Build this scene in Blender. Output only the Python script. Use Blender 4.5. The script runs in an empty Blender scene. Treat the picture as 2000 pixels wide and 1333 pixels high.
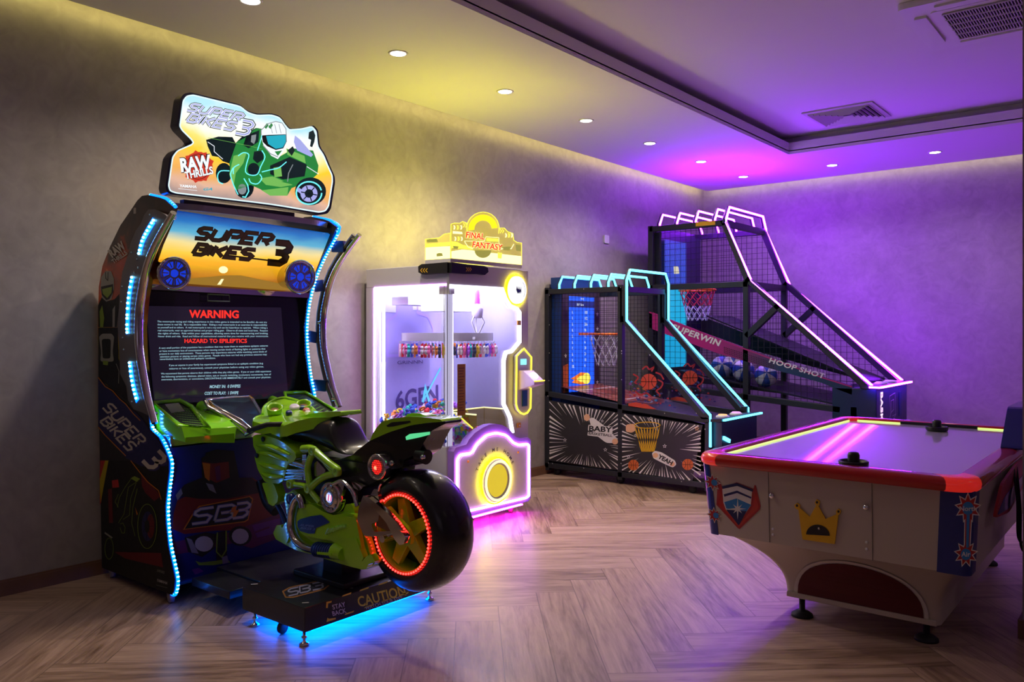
import bpy, math, random
from mathutils import Vector, Matrix
from mathutils.geometry import tessellate_polygon
random.seed(7)
PI = math.pi
SC = bpy.context.scene
COL = SC.collection

# ------------------------------------------------------------------ camera, exposure, world
CAM_H, FPX, HEAD = 1.4, 1595.0, math.radians(39.138)
cam_data = bpy.data.cameras.new('camera'); cam = bpy.data.objects.new('camera', cam_data); COL.objects.link(cam)
cam.location = (0, 0, CAM_H); cam.rotation_euler = (PI/2, 0, HEAD)
cam_data.sensor_width = 36; cam_data.lens = 36*FPX/2000; cam_data.shift_y = -18.5/2000
cam_data.clip_start = 0.05
SC.camera = cam
SC.view_settings.view_transform = 'Standard'; SC.view_settings.look = 'None'
SC.view_settings.exposure = 0.22; SC.view_settings.gamma = 1.0; SC.view_settings.use_curve_mapping = False
SC.cycles.use_denoising = True; SC.cycles.use_adaptive_sampling = True; SC.cycles.adaptive_threshold = .018
SC.cycles.max_bounces = 6; SC.cycles.diffuse_bounces = 3; SC.cycles.glossy_bounces = 3
SC.cycles.transparent_max_bounces = 16; SC.cycles.transmission_bounces = 6
SC.cycles.caustics_reflective = False; SC.cycles.caustics_refractive = False
SC.cycles.sample_clamp_indirect = 4.0
wd = bpy.data.worlds.new('world'); SC.world = wd; wd.use_nodes = True
wd.node_tree.nodes['Background'].inputs[0].default_value = (0.5, 0.45, 0.6, 1)
wd.node_tree.nodes['Background'].inputs[1].default_value = 0.03

def lamp(name, kind, loc, energy, color, rot=(0, 0, 0), **kw):
    d = bpy.data.lights.new(name, kind); d.energy = energy; d.color = color
    for k, v in kw.items(): setattr(d, k, v)
    o = bpy.data.objects.new(name, d); o.location = loc; o.rotation_euler = rot; COL.objects.link(o)
    return o
LEFT, BACK, SOFFIT, UPPER = -4.82, 9.9, 3.22, 3.42
DOWN = [(-3.945, 2.573-1.096*k) for k in (3, 2, 1)] + [(-3.945, 2.573+1.096*k) for k in range(7)] + [(-2.92, 9.13), (-1.9, 9.13), (-0.88, 9.13), (0.14, 9.13)]
for i, (x, y) in enumerate(DOWN):                      # light of the recessed downlights
    lamp('downlight_beam', 'SPOT', (x, y, SOFFIT-.03), 14 if y > 7.5 else 76 if i > 3 else 62 if i == 3 else 10, (1, .84, .70), spot_size=2.3, spot_blend=.9, shadow_soft_size=.05)
for x, y in ((1.6, 7.0), (1.6, 4.5), (1.4, 1.5), (1.4, -1.2), (-1.2, -1.9), (-2.9, -1.9)):   # the same lamps in the part of the room behind the camera
    lamp('downlight_beam', 'SPOT', (x, y, SOFFIT-.03), 10, (1, .84, .74), spot_size=2.3, spot_blend=.9, shadow_soft_size=.05)
# unseen soft cool fill lamp, added behind the camera
lamp('fill_light', 'AREA', (.6, -2.3, 1.9), 9, (.78, .68, 1.0), (PI/2, 0, PI), shape='RECTANGLE', size=3.4, size_y=1.6)

# ------------------------------------------------------------------ photo pixel -> point on a real plane of the place
_s, _c = math.sin(HEAD), math.cos(HEAD)
def _ray(u, v):
    r = (u-1000)/FPX; return Vector((-_s+_c*r, _c+_s*r, (648-v)/FPX))
def on_x(u, v, X): r = _ray(u, v); t = X/r.x; return Vector((X, r.y*t, CAM_H+r.z*t))
def on_y(u, v, Y): r = _ray(u, v); t = Y/r.y; return Vector((r.x*t, Y, CAM_H+r.z*t))
def on_z(u, v, Z): r = _ray(u, v); t = (Z-CAM_H)/r.z; return Vector((r.x*t, r.y*t, Z))
class Pl:
    """a plane of the place; h lifts a layer off it along its normal"""
    def __init__(s, ax, val, sg=1): s.ax, s.val, s.sg = ax, val, sg
    def __call__(s, u, v, h=0):
        p = {'x': on_x, 'y': on_y, 'z': on_z}[s.ax](u, v, s.val)
        return p+Vector([s.sg*h if k == s.ax else 0 for k in 'xyz'])
class Fr:
    """a frame: origin, right and up directions in metres"""
    def __init__(s, o, U, V): s.o, s.U, s.V = Vector(o), Vector(U).normalized(), Vector(V).normalized(); s.n = s.U.cross(s.V)
    def __call__(s, u, v, h=0): return s.o+s.U*u+s.V*v+s.n*h
class Qd:
    """a flat four-cornered panel: (0,0) top left .. (1,1) bottom right, corners given in 3D"""
    def __init__(s, tl, tr, br, bl):
        s.c = [Vector(p) for p in (tl, tr, br, bl)]; s.n = (s.c[3]-s.c[0]).cross(s.c[1]-s.c[0]).normalized()
    def __call__(s, u, v, h=0):
        a, b, c, d = s.c; return (a*(1-u)+b*u)*(1-v)+(d*(1-u)+c*u)*v+s.n*h

# ------------------------------------------------------------------ materials
_mats = {}
def mat(name, col=(.5, .5, .5), rough=.5, metal=0, emit=None, es=0, coat=0, alpha=1, trans=0, spec=.5, var=.06, scale=30, bump=0, ior=1.45):
    if name in _mats: return _mats[name]
    m = bpy.data.materials.new(name); m.use_nodes = True; N, L = m.node_tree.nodes, m.node_tree.links
    b = N['Principled BSDF']; _mats[name] = m
    tc = N.new('ShaderNodeTexCoord'); no = N.new('ShaderNodeTexNoise'); no.inputs['Scale'].default_value = scale; no.inputs['Detail'].default_value = 4
    L.new(tc.outputs['Object'], no.inputs['Vector'])
    mx = N.new('ShaderNodeMix'); mx.data_type = 'RGBA'; L.new(no.outputs['Fac'], mx.inputs[0])
    mx.inputs[6].default_value = (*[c*(1-var) for c in col], 1); mx.inputs[7].default_value = (*[min(1, c*(1+var)) for c in col], 1)
    L.new(mx.outputs[2], b.inputs['Base Color'])
    mr = N.new('ShaderNodeMapRange'); mr.inputs[3].default_value = max(0, rough*.85); mr.inputs[4].default_value = min(1, rough*1.15)
    L.new(no.outputs['Fac'], mr.inputs[0]); L.new(mr.outputs[0], b.inputs['Roughness'])
    b.inputs['Metallic'].default_value = metal; b.inputs['Coat Weight'].default_value = coat; b.inputs['Coat Roughness'].default_value = .05
    b.inputs['Alpha'].default_value = alpha; b.inputs['Transmission Weight'].default_value = trans; b.inputs['IOR'].default_value = ior
    b.inputs['Specular IOR Level'].default_value = spec
    if emit: b.inputs['Emission Color'].default_value = (*emit, 1); b.inputs['Emission Strength'].default_value = es
    if bump:
        bp = N.new('ShaderNodeBump'); bp.inputs['Strength'].default_value = bump; L.new(no.outputs['Fac'], bp.inputs['Height']); L.new(bp.outputs[0], b.inputs['Normal'])
    return m
def glow(name, col, es): return mat(name, (.02, .02, .02), .4, emit=col, es=es)
def clear(name, tint=(1, 1, 1), amount=.93, rough=.02):
    """thin clear sheet: mostly see-through with a Fresnel-like gloss"""
    if name in _mats: return _mats[name]
    m = bpy.data.materials.new(name); m.use_nodes = True; N, L = m.node_tree.nodes, m.node_tree.links
    N.remove(N['Principled BSDF']); o = N['Material Output']
    t = N.new('ShaderNodeBsdfTransparent'); t.inputs[0].default_value = (*[c*amount for c in tint], 1)
    g = N.new('ShaderNodeBsdfGlossy'); g.inputs[1].default_value = rough
    fr = N.new('ShaderNodeFresnel'); fr.inputs[0].default_value = 1.3; x = N.new('ShaderNodeMixShader')
    ge = N.new('ShaderNodeNewGeometry'); mr = N.new('ShaderNodeMapRange'); mr.inputs[3].default_value = 1.3; mr.inputs[4].default_value = 1/1.3; L.new(ge.outputs['Backfacing'], mr.inputs[0]); L.new(mr.outputs[0], fr.inputs[0]); L.new(fr.outputs[0], x.inputs[0]); L.new(t.outputs[0], x.inputs[1]); L.new(g.outputs[0], x.inputs[2]); L.new(x.outputs[0], o.inputs[0])
    _mats[name] = m; return m

# ------------------------------------------------------------------ mesh builder
_txt = {}
def text_geo(s, off=0, space=1):
    k = (s, off, space)
    if k not in _txt:
        c = bpy.data.curves.new('t', 'FONT'); c.body = s; c.size = 1; c.offset = off; c.space_character = space; c.resolution_u = 3; c.fill_mode = 'BOTH'
        o = bpy.data.objects.new('t', c); COL.objects.link(o); bpy.context.view_layer.update()
        me = bpy.data.meshes.new_from_object(o)
        _txt[k] = ([(v.co.x, v.co.y) for v in me.vertices], [tuple(p.vertices) for p in me.polygons])
        COL.objects.unlink(o); bpy.data.objects.remove(o); bpy.data.meshes.remove(me); bpy.data.curves.remove(c)
    return _txt[k]
def rpoly(pts, r=.2, n=3):
    """round the corners of a 2D outline; r = share of the shorter side used by the corner"""
    out = []; N = len(pts)
    for i in range(N):
        p, a, b = Vector(pts[i]), Vector(pts[i-1]), Vector(pts[(i+1) % N])
        d = r*min((a-p).length, (b-p).length); A = p+(a-p).normalized()*d; B = p+(b-p).normalized()*d
        for k in range(n+1):
            t = k/n; out.append(tuple(A*(1-t)**2+p*2*t*(1-t)+B*t*t))
    return out
def curve(pts, n=5, closed=False):
    """Catmull-Rom through the points"""
    P = [Vector(p) for p in pts]; out = []; N = len(P)
    for i in range(N if closed else N-1):
        if closed: a, b, c, d = P[i-1], P[i], P[(i+1) % N], P[(i+2) % N]
        else: a, b, c, d = P[max(i-1, 0)], P[i], P[i+1], P[min(i+2, N-1)]
        for k in range(n):
            t = k/n; out.append(.5*((2*b)+(c-a)*t+(2*a-5*b+4*c-d)*t*t+(3*b-a-3*c+d)*t**3))
    if not closed: out.append(P[-1])
    return out
def circ(cx, cy, rx, ry=None, n=24, a0=0, a1=2*PI):
    ry = rx if ry is None else ry; full = abs(a1-a0-2*PI) < 1e-6; m = n if full else n+1
    return [(cx+rx*math.cos(a0+(a1-a0)*k/n), cy+ry*math.sin(a0+(a1-a0)*k/n)) for k in range(m)]
class MB:
    def __init__(s): s.v, s.f, s.m, s.s = [], [], [], []
    def add(s, V, F, m=0, sm=False):
        b = len(s.v); s.v += [Vector(x) for x in V]
        for f in F: s.f.append(tuple(i+b for i in f)); s.m.append(m); s.s.append(sm)
        return s
    def box(s, x0, x1, y0, y1, z0, z1, m=0):
        return s.add([(x, y, z) for x in (x0, x1) for y in (y0, y1) for z in (z0, z1)],
                     [(0, 1, 3, 2), (4, 6, 7, 5), (0, 4, 5, 1), (2, 3, 7, 6), (0, 2, 6, 4), (1, 5, 7, 3)], m)
    def bar(s, a, b, w, h=None, up=(0, 0, 1), m=0, ext=0):
        """square bar from a to b"""
        a, b = Vector(a), Vector(b); h = h or w; d = (b-a).normalized(); up = Vector(up)
        if abs(d.dot(up)) > .98: up = Vector((1, 0, 0)) if abs(d.x) < .9 else Vector((0, 1, 0))
        x = d.cross(up).normalized()*w/2; y = x.cross(d).normalized()*h/2; a = a-d*ext; b = b+d*ext
        return s.add([a-x-y, a+x-y, a+x+y, a-x+y, b-x-y, b+x-y, b+x+y, b-x+y], [(3, 2, 1, 0), (4, 5, 6, 7), (0, 1, 5, 4), (1, 2, 6, 5), (2, 3, 7, 6), (3, 0, 4, 7)], m)
    def tube(s, pts, r, n=8, m=0, closed=False, cap=True, flat=1.0, ref=None):
        P = [Vector(p) for p in pts]; N = len(P); R = r if isinstance(r, (list, tuple)) else [r]*N
        V, F = [], []; x = None
        for i in range(N):
            d = (P[(i+1) % N]-P[i-1]) if closed else (P[min(i+1, N-1)]-P[max(i-1, 0)])
            d.normalize()
            if x is None: x = d.cross(Vector(ref) if ref else (Vector((0, 0, 1)) if abs(d.z) < .9 else Vector((1, 0, 0)))).normalized()
            else: x = (x-d*x.dot(d)).normalized()
            y = d.cross(x)
            for k in range(n): a = 2*PI*k/n; V.append(P[i]+(x*math.cos(a)+y*math.sin(a)*flat)*R[i])
        for i in range(N if closed else N-1):
            j = (i+1) % N
            for k in range(n): l = (k+1) % n; F.append((i*n+k, i*n+l, j*n+l, j*n+k))
        s.add(V, F, m, True)
        if cap and not closed:
            s.add(V[:n], [tuple(range(n))[::-1]], m); s.add(V[-n:], [tuple(range(n))], m)
        return s
    def lathe(s, prof, o, ax=(0, 0, 1), n=24, m=0, closed=False, cap=True):
        o, a = Vector(o), Vector(ax).normalized(); x = a.orthogonal().normalized(); y = a.cross(x); V, F = [], []
        for r, h in prof:
            for k in range(n): t = 2*PI*k/n; V.append(o+a*h+(x*math.cos(t)+y*math.sin(t))*r)
        M = len(prof)
        for i in range(M if closed else M-1):
            j = (i+1) % M
            for k in range(n): l = (k+1) % n; F.append((i*n+k, i*n+l, j*n+l, j*n+k))
        s.add(V, F, m, True)
        if not closed and cap:
            if prof[0][0] > 1e-5: s.add(V[:n], [tuple(range(n))[::-1]], m)
            if prof[-1][0] > 1e-5: s.add(V[-n:], [tuple(range(n))], m)
        return s
    def sphere(s, c, r, n=12, m=0, sc=(1, 1, 1)):
        c = Vector(c); V, F = [], []; h = max(4, n//2)
        for i in range(h+1):
            t = PI*i/h
            for k in range(n): a = 2*PI*k/n; V.append(c+Vector((r*sc[0]*math.sin(t)*math.cos(a), r*sc[1]*math.sin(t)*math.sin(a), r*sc[2]*math.cos(t))))
        for i in range(h):
            for k in range(n): l = (k+1) % n; F.append((i*n+k, i*n+n+k, i*n+n+l, i*n+l))
        return s.add(V, F, m, True)
    def poly3(s, P, m=0):
        P = [Vector(p) for p in P]; T = tessellate_polygon([P]); return s.add(P, [tuple(t) for t in T], m)
    def poly(s, fr, pts, m=0, h=0): return s.poly3([fr(p[0], p[1], h) for p in pts], m)
    def slab(s, fr, pts, h0, h1, m=0, mside=None, sm=False):
        """solid between two heights over an outline"""
        A = [fr(p[0], p[1], h0) for p in pts]; B = [fr(p[0], p[1], h1) for p in pts]; N = len(A)
        T = tessellate_polygon([B]); s.add(B, [tuple(t) for t in T], m); s.add(A, [tuple(t)[::-1] for t in T], m)
        return s.add(A+B, [(i, (i+1) % N, N+(i+1) % N, N+i) for i in range(N)], m if mside is None else mside, sm)
    def ribbon(s, fr, pts, w, m=0, h=0, closed=False):
        P = [Vector((p[0], p[1])) for p in pts]; N = len(P); V = []
        for i in range(N):
            a = P[i-1] if (closed or i) else None; b = P[(i+1) % N] if (closed or i < N-1) else None
            d1 = (P[i]-a).normalized() if a is not None else None; d2 = (b-P[i]).normalized() if b is not None else None
            if d1 is None: d1 = d2
            if d2 is None: d2 = d1
            n1, n2 = Vector((-d1.y, d1.x)), Vector((-d2.y, d2.x)); n = (n1+n2)
            n = n/max(n.length_squared, .35)*2*w/2 if n.length > 1e-6 else n1*w/2
            V += [P[i]+n, P[i]-n]
        F = [(2*i, 2*i+1, (2*i+3) % (2*N), (2*i+2) % (2*N)) for i in range(N if closed else N-1)]
        return s.add([fr(v.x, v.y, h) for v in V], F, m)
    def text(s, fr, t, x, y, size, m=0, h=0, align='l', shear=0, sx=1, bold=0, rot=0, flip=1, space=1):
        """lettering; flip=-1 for frames whose second axis points down"""
        V, F = text_geo(t, bold, space); 
        if not V: return s
        x0, x1 = min(v[0] for v in V), max(v[0] for v in V); o = {'l': 0, 'c': -(x0+x1)/2, 'r': -x1}[align]
        ca, sa = math.cos(rot), math.sin(rot); W = []
        for a, b in V:
            a = (a+o+b*shear)*size*sx; b = b*size; W.append((x+a*ca-b*sa, y+(a*sa+b*ca)*flip))
        return s.add([fr(a, b, h) for a, b in W], F, m)
    def fit(s, fr, t, x0, x1, y, height, m=0, h=0, shear=0, bold=0, rot=0, flip=1, space=1):
        V, F = text_geo(t, bold, space); w = max(v[0] for v in V)-min(v[0] for v in V); size = height/.73
        return s.text(fr, t, (x0+x1)/2, y, size, m, h, 'c', shear, abs(x1-x0)/(w*size), bold, rot, flip, space)
    def obj(s, name, mats, parent=None, bevel=0, seg=2, sub=0, smooth=False, bang=.6):
        me = bpy.data.meshes.new(name); me.from_pydata(s.v, [], s.f)
        for k in (mats if isinstance(mats, (list, tuple)) else [mats]): me.materials.append(k)
        me.polygons.foreach_set('material_index', s.m); me.polygons.foreach_set('use_smooth', [bool(x) or smooth for x in s.s])
        me.update()
        if smooth and not sub: me.set_sharp_from_angle(angle=.8)
        o = bpy.data.objects.new(name, me); COL.objects.link(o)
        if parent is not None: o.parent = parent; o.matrix_parent_inverse = Matrix.Translation(parent.location).inverted() if parent.parent is None else Matrix.Identity(4)
        if bevel:
            b = o.modifiers.new('b', 'BEVEL'); b.width = bevel; b.segments = seg; b.limit_method = 'ANGLE'; b.angle_limit = bang
        if sub:
            b = o.modifiers.new('s', 'SUBSURF'); b.levels = sub; b.render_levels = sub
        return o
def tag(o, label, cat, group=None, kind=None):
    o['label'] = label; o['category'] = cat
    if group: o['group'] = group
    if kind: o['kind'] = kind
    return o
def thing(name, loc, label, cat, group=None):
    o = bpy.data.objects.new(name, None); o.empty_display_size = .05; o.location = loc; COL.objects.link(o)
    return tag(o, label, cat, group)
def struct(o): o['kind'] = 'structure'; return o
def dup(root, loc, label=None, rz=None, group=None, mats=None):
    r = root.copy(); COL.objects.link(r); r.location = loc
    if rz is not None: r.rotation_euler = (0, 0, rz) if not isinstance(rz, tuple) else rz
    if label: r['label'] = label
    if group: r['group'] = group
    for ch in list(root.children):
        c = ch.copy(); COL.objects.link(c); c.parent = r
        for g in ch.children: d = g.copy(); COL.objects.link(d); d.parent = c
    return r
# angular stencil lettering on a 4 x 6 grid
GL = {'S': [[(4, 6), (1, 6), (0, 5), (0, 4), (1, 3.1), (3, 3.1), (4, 2.2), (3.4, 0), (0, 0)]], 'U': [[(0, 6), (0, 1), (1, 0), (3, 0), (4, 1), (4, 6)]],
      'P': [[(0, 0), (0, 6), (3, 6), (4, 5), (4, 3.7), (3, 2.7), (1, 2.7)]], 'E': [[(4, 6), (0, 6), (0, 0), (4, 0)], [(0, 3), (3.2, 3)]],
      'R': [[(0, 0), (0, 6), (3, 6), (4, 5), (4, 3.7), (3, 2.7), (1, 2.7)], [(2.2, 2.7), (4, 0)]], 'I': [[(0, 0), (0, 6)]],
      'B': [[(0, 0), (0, 6), (3, 6), (4, 5), (4, 4), (3, 3.1), (1, 3.1)], [(3, 3.1), (4, 2), (4, 1), (3, 0), (0, 0)]],
      'K': [[(0, 0), (0, 6)], [(4, 6), (1.2, 3), (4, 0)]], '3': [[(0, 6), (3, 6), (4, 5), (4, 4), (3, 3.1), (1, 3.1)], [(3, 3.1), (4, 2), (4, 1), (3, 0), (0, 0)]]}
def sten(mb, fr, word, x, y, hgt, w, m, h=0, shear=.35, wk=1.0, gap=1.5, flip=1, sw=None, rot=0):
    """draw a word; wk widens letters; sw = stroke width; returns the end x"""
    k = hgt/6; cx = 0; sw = sw or w; ca, sa = math.cos(rot), math.sin(rot)
    for ch in word:
        wid = 0.6 if ch == 'I' else 4
        for st in GL[ch]:
            q = [((cx+a*(1 if ch != 'I' else 0)+b*shear/wk)*k*wk, b*k) for a, b in st]
            mb.ribbon(fr, [(x+a*ca-b*sa, y+(a*sa+b*ca)*flip) for a, b in q], sw, m, h)
        cx += wid+gap
    return x+cx*k*wk
# ------------------------------------------------------------------ room shell
def nd(N, t, **kw):
    n = N.new(t)
    for k, v in kw.items(): setattr(n, k, v)
    return n
def plaster(name, c0, c1, rough=.55):
    m = bpy.data.materials.new(name); m.use_nodes = True; N, L = m.node_tree.nodes, m.node_tree.links; b = N['Principled BSDF']
    tc = nd(N, 'ShaderNodeTexCoord'); n1 = nd(N, 'ShaderNodeTexNoise'); n1.inputs['Scale'].default_value = 1.6; n1.inputs['Detail'].default_value = 9; n1.inputs['Roughness'].default_value = .68; n1.inputs['Distortion'].default_value = .9
    n2 = nd(N, 'ShaderNodeTexNoise'); n2.inputs['Scale'].default_value = 9; n2.inputs['Detail'].default_value = 7; n2.inputs['Distortion'].default_value = 1.4
    L.new(tc.outputs['Object'], n1.inputs['Vector']); L.new(tc.outputs['Object'], n2.inputs['Vector'])
    mx = nd(N, 'ShaderNodeMix', data_type='FLOAT'); mx.inputs[0].default_value = .4; L.new(n1.outputs[0], mx.inputs[2]); L.new(n2.outputs[0], mx.inputs[3])
    cr = nd(N, 'ShaderNodeValToRGB'); cr.color_ramp.elements[0].position = .36; cr.color_ramp.elements[1].position = .66
    cr.color_ramp.elements[0].color = (*c0, 1); cr.color_ramp.elements[1].color = (*c1, 1)
    L.new(mx.outputs[0], cr.inputs[0]); L.new(cr.outputs[0], b.inputs['Base Color']); b.inputs['Roughness'].default_value = rough
    bp = nd(N, 'ShaderNodeBump'); bp.inputs['Strength'].default_value = .12; L.new(mx.outputs[0], bp.inputs['Height']); L.new(bp.outputs[0], b.inputs['Normal'])
    return m
def herringbone():
    m = bpy.data.materials.new('herringbone_planks'); m.use_nodes = True; N, L = m.node_tree.nodes, m.node_tree.links; b = N['Principled BSDF']
    def M(op, a, c=None, c2=None):
        n = nd(N, 'ShaderNodeMath', operation=op)
        for i, q in enumerate((a, c, c2)):
            if q is None: continue
            if isinstance(q, (int, float)): n.inputs[i].default_value = q
            else: L.new(q, n.inputs[i])
        return n.outputs[0]
    tc = nd(N, 'ShaderNodeTexCoord'); mp = nd(N, 'ShaderNodeMapping'); W = .21; n_ = 6
    mp.inputs['Rotation'].default_value = (0, 0, math.radians(-42)); mp.inputs['Scale'].default_value = (1/W, 1/W, 1); mp.inputs['Location'].default_value = (40.35, 40.2, 0)
    L.new(tc.outputs['Object'], mp.inputs['Vector']); sp = nd(N, 'ShaderNodeSeparateXYZ'); L.new(mp.outputs[0], sp.inputs[0])
    x, y = sp.outputs[0], sp.outputs[1]; i, j = M('FLOOR', x), M('FLOOR', y); fx, fy = M('FRACT', x), M('FRACT', y)
    k = M('FLOORED_MODULO', M('SUBTRACT', i, j), 2*n_); hor = M('LESS_THAN', k, n_-.5); inv = M('SUBTRACT', 1, hor)
    kv = M('SUBTRACT', 2*n_-1, k)
    def sel(a, c): return M('ADD', M('MULTIPLY', a, hor), M('MULTIPLY', c, inv))
    idx = sel(M('SUBTRACT', i, k), M('ADD', i, 331)); idy = sel(j, M('SUBTRACT', j, kv))
    along = sel(M('ADD', fx, k), M('ADD', fy, kv)); across = sel(fy, fx)
    cb = nd(N, 'ShaderNodeCombineXYZ'); L.new(idx, cb.inputs[0]); L.new(idy, cb.inputs[1]); wn = nd(N, 'ShaderNodeTexWhiteNoise', noise_dimensions='2D'); L.new(cb.outputs[0], wn.inputs['Vector'])
    gv = nd(N, 'ShaderNodeCombineXYZ'); L.new(M('MULTIPLY', along, .22), gv.inputs[0]); L.new(M('MULTIPLY', across, 2.2), gv.inputs[1]); L.new(M('MULTIPLY', wn.outputs[0], 90), gv.inputs[2])
    g1 = nd(N, 'ShaderNodeTexNoise'); g1.inputs['Scale'].default_value = 1.7; g1.inputs['Detail'].default_value = 8; g1.inputs['Roughness'].default_value = .62; g1.inputs['Distortion'].default_value = 1.1; L.new(gv.outputs[0], g1.inputs['Vector'])
    g2 = nd(N, 'ShaderNodeTexNoise'); g2.inputs['Scale'].default_value = 9; g2.inputs['Detail'].default_value = 5; L.new(gv.outputs[0], g2.inputs['Vector'])
    f = M('ADD', M('MULTIPLY', g1.outputs[0], .75), M('ADD', M('MULTIPLY', g2.outputs[0], .2), M('MULTIPLY', wn.outputs[0], .16)))
    cr = nd(N, 'ShaderNodeValToRGB'); E = cr.color_ramp.elements; E[0].position = .36; E[0].color = (.17, .098, .060, 1); E[1].position = .78; E[1].color = (.62, .435, .325, 1)
    e = E.new(.54); e.color = (.40, .262, .185, 1); L.new(f, cr.inputs[0])
    def edge(t, Ln): return M('MINIMUM', t, M('SUBTRACT', Ln, t))
    ed = M('MINIMUM', edge(across, 1), edge(along, n_)); ln = M('LESS_THAN', ed, .011)
    mx = nd(N, 'ShaderNodeMix', data_type='RGBA'); L.new(M('MULTIPLY', ln, .55), mx.inputs[0]); L.new(cr.outputs[0], mx.inputs[6]); mx.inputs[7].default_value = (.06, .035, .025, 1)
    L.new(mx.outputs[2], b.inputs['Base Color']); L.new(M('ADD', M('MULTIPLY', g1.outputs[0], .2), .28), b.inputs['Roughness'])
    bp = nd(N, 'ShaderNodeBump'); bp.inputs['Strength'].default_value = .18; bp.inputs['Distance'].default_value = .004; L.new(M('SUBTRACT', g2.outputs[0], M('MULTIPLY', ln, 1.5)), bp.inputs['Height']); L.new(bp.outputs[0], b.inputs['Normal'])
    return m
M_wall = plaster('wall_stucco', (.30, .275, .25), (.42, .385, .35)); M_wall2 = plaster('wall_stucco_back', (.30, .275, .25), (.42, .385, .35))
M_ceil = mat('ceiling_paint', (.74, .72, .71), .8, var=.015, scale=4); M_floor = herringbone()
M_base = mat('baseboard_wood', (.20, .105, .055), .45, var=.25, scale=6)
RX, FY = 3.0, -2.6
struct(MB().box(LEFT-.1, RX, FY, BACK+.1, -.12, 0).obj('floor', M_floor))
struct(MB().box(LEFT-.15, LEFT, FY, BACK+.15, 0, 3.75).obj('wall_left', M_wall))
struct(MB().box(LEFT, RX, BACK, BACK+.15, 0, 3.75).obj('wall_back', M_wall2))
struct(MB().box(LEFT, RX, FY-.15, FY, 0, 3.75).obj('wall_front', M_wall))
struct(MB().box(RX, RX+.15, FY, BACK, 0, 3.75).obj('wall_right', M_wall))
# dropped soffit ring with a cove slot against the walls and a raised tray in the middle
TX0, TX1, TY0, TY1 = -3.09, 1.0, -1.0, 8.3
cb = MB(); g = .10
cb.box(LEFT+g, TX0, FY, BACK-g, SOFFIT, SOFFIT+.04); cb.box(TX0, RX, TY1, BACK-g, SOFFIT, SOFFIT+.04)
cb.box(TX1, RX, FY, TY1, SOFFIT, SOFFIT+.04); cb.box(TX0, TX1, FY, TY0, SOFFIT, SOFFIT+.04)
for a in ((TX0-.02, TX0, TY0, TY1), (TX1, TX1+.02, TY0, TY1), (TX0, TX1, TY1, TY1+.02), (TX0, TX1, TY0-.02, TY0)): cb.box(*a, SOFFIT+.03, SOFFIT+.12)
struct(cb.obj('ceiling', M_ceil))
struct(MB().box(LEFT, RX, FY, BACK, UPPER+.14, UPPER+.2).obj('ceiling', M_ceil))
w = .14; ub = MB()
struct(MB().box(TX0-w, TX1+w, TY0-w, TY1+w, UPPER, UPPER+.03).obj('ceiling', M_ceil))
for a in ((TX0-w-.02, TX0-w, TY0-w, TY1+w), (TX1+w, TX1+w+.02, TY0-w, TY1+w), (TX0-w, TX1+w, TY1+w, TY1+w+.02), (TX0-w, TX1+w, TY0-w-.02, TY0-w)): struct(MB().box(*a, SOFFIT+.03, UPPER).obj('ceiling', M_ceil))
# warm LED tape in the cove, fixed to the edge of the soffit and facing the wall
M_cove = glow('cove_led_tape', (1, .82, .24), 15); M_cove2 = glow('cove_led_tape_warm', (1, .86, .50), 11)
struct(MB().box(LEFT+g-.006, LEFT+g-.001, FY+.1, BACK-g, SOFFIT+.006, SOFFIT+.018).obj('trim_1', M_cove))
struct(MB().box(LEFT+g, RX-.2, BACK-g+.001, BACK-g+.006, SOFFIT+.006, SOFFIT+.018).obj('trim_2', M_cove2))
def baseb(a, b, nm):
    m = MB(); x0, y0 = a; x1, y1 = b
    dx, dy = (.016, 0) if x0 == x1 else (0, -.016)
    lo = lambda p, q: (min(p, q), max(p, q))
    m.box(*lo(x0, x1+dx), *lo(y0, y1+dy), 0, .075); m.box(*lo(x0, x1+dx*.6), *lo(y0, y1+dy*.6), .075, .085)
    return struct(m.obj(nm, M_base))
baseb((LEFT, FY), (LEFT, BACK), 'baseboard_left'); baseb((LEFT, BACK), (RX, BACK), 'baseboard_back')
# wall end on the right edge of the view
struct(MB().box(-.545, .15, 4.36, 4.66, 0, SOFFIT).obj('wall_pier', M_wall))
struct(MB().box(-.562, .165, 4.343, 4.677, 0, .085).obj('baseboard_pier', M_base))
# downlights
M_white = mat('white_plastic', (.72, .71, .70), .35, var=.02); M_lamp = glow('downlight_glow', (1, .93, .84), 14)
for i, (x, y) in enumerate(DOWN[3:]):
    L_ = ['cut off at the top edge of the photo', 'above the motorcycle game header', 'next after the one above the motorcycle sign', 'above the gap between claw game and wall corner', 'third from the room corner along the left wall',
          'second from the room corner along the left wall', 'nearest the room corner', 'first to the right of the corner along the back wall', 'second to the right of the corner along the back wall']
    if i > 8: break
    t = thing('downlight', (x, y, SOFFIT-.006), 'round recessed ceiling spotlight, lit, '+L_[i], 'ceiling light', 'recessed ceiling spotlights')
    MB().lathe([(.048, .004), (.052, -.001), (.062, -.003), (.066, .004)], (x, y, SOFFIT-.004), closed=True, n=28).obj('trim_ring', M_white, t)
    MB().lathe([(0, .0), (.048, .0), (.048, .004)], (x, y, SOFFIT-.004), n=24).obj('diffuser', M_lamp, t)
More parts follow.
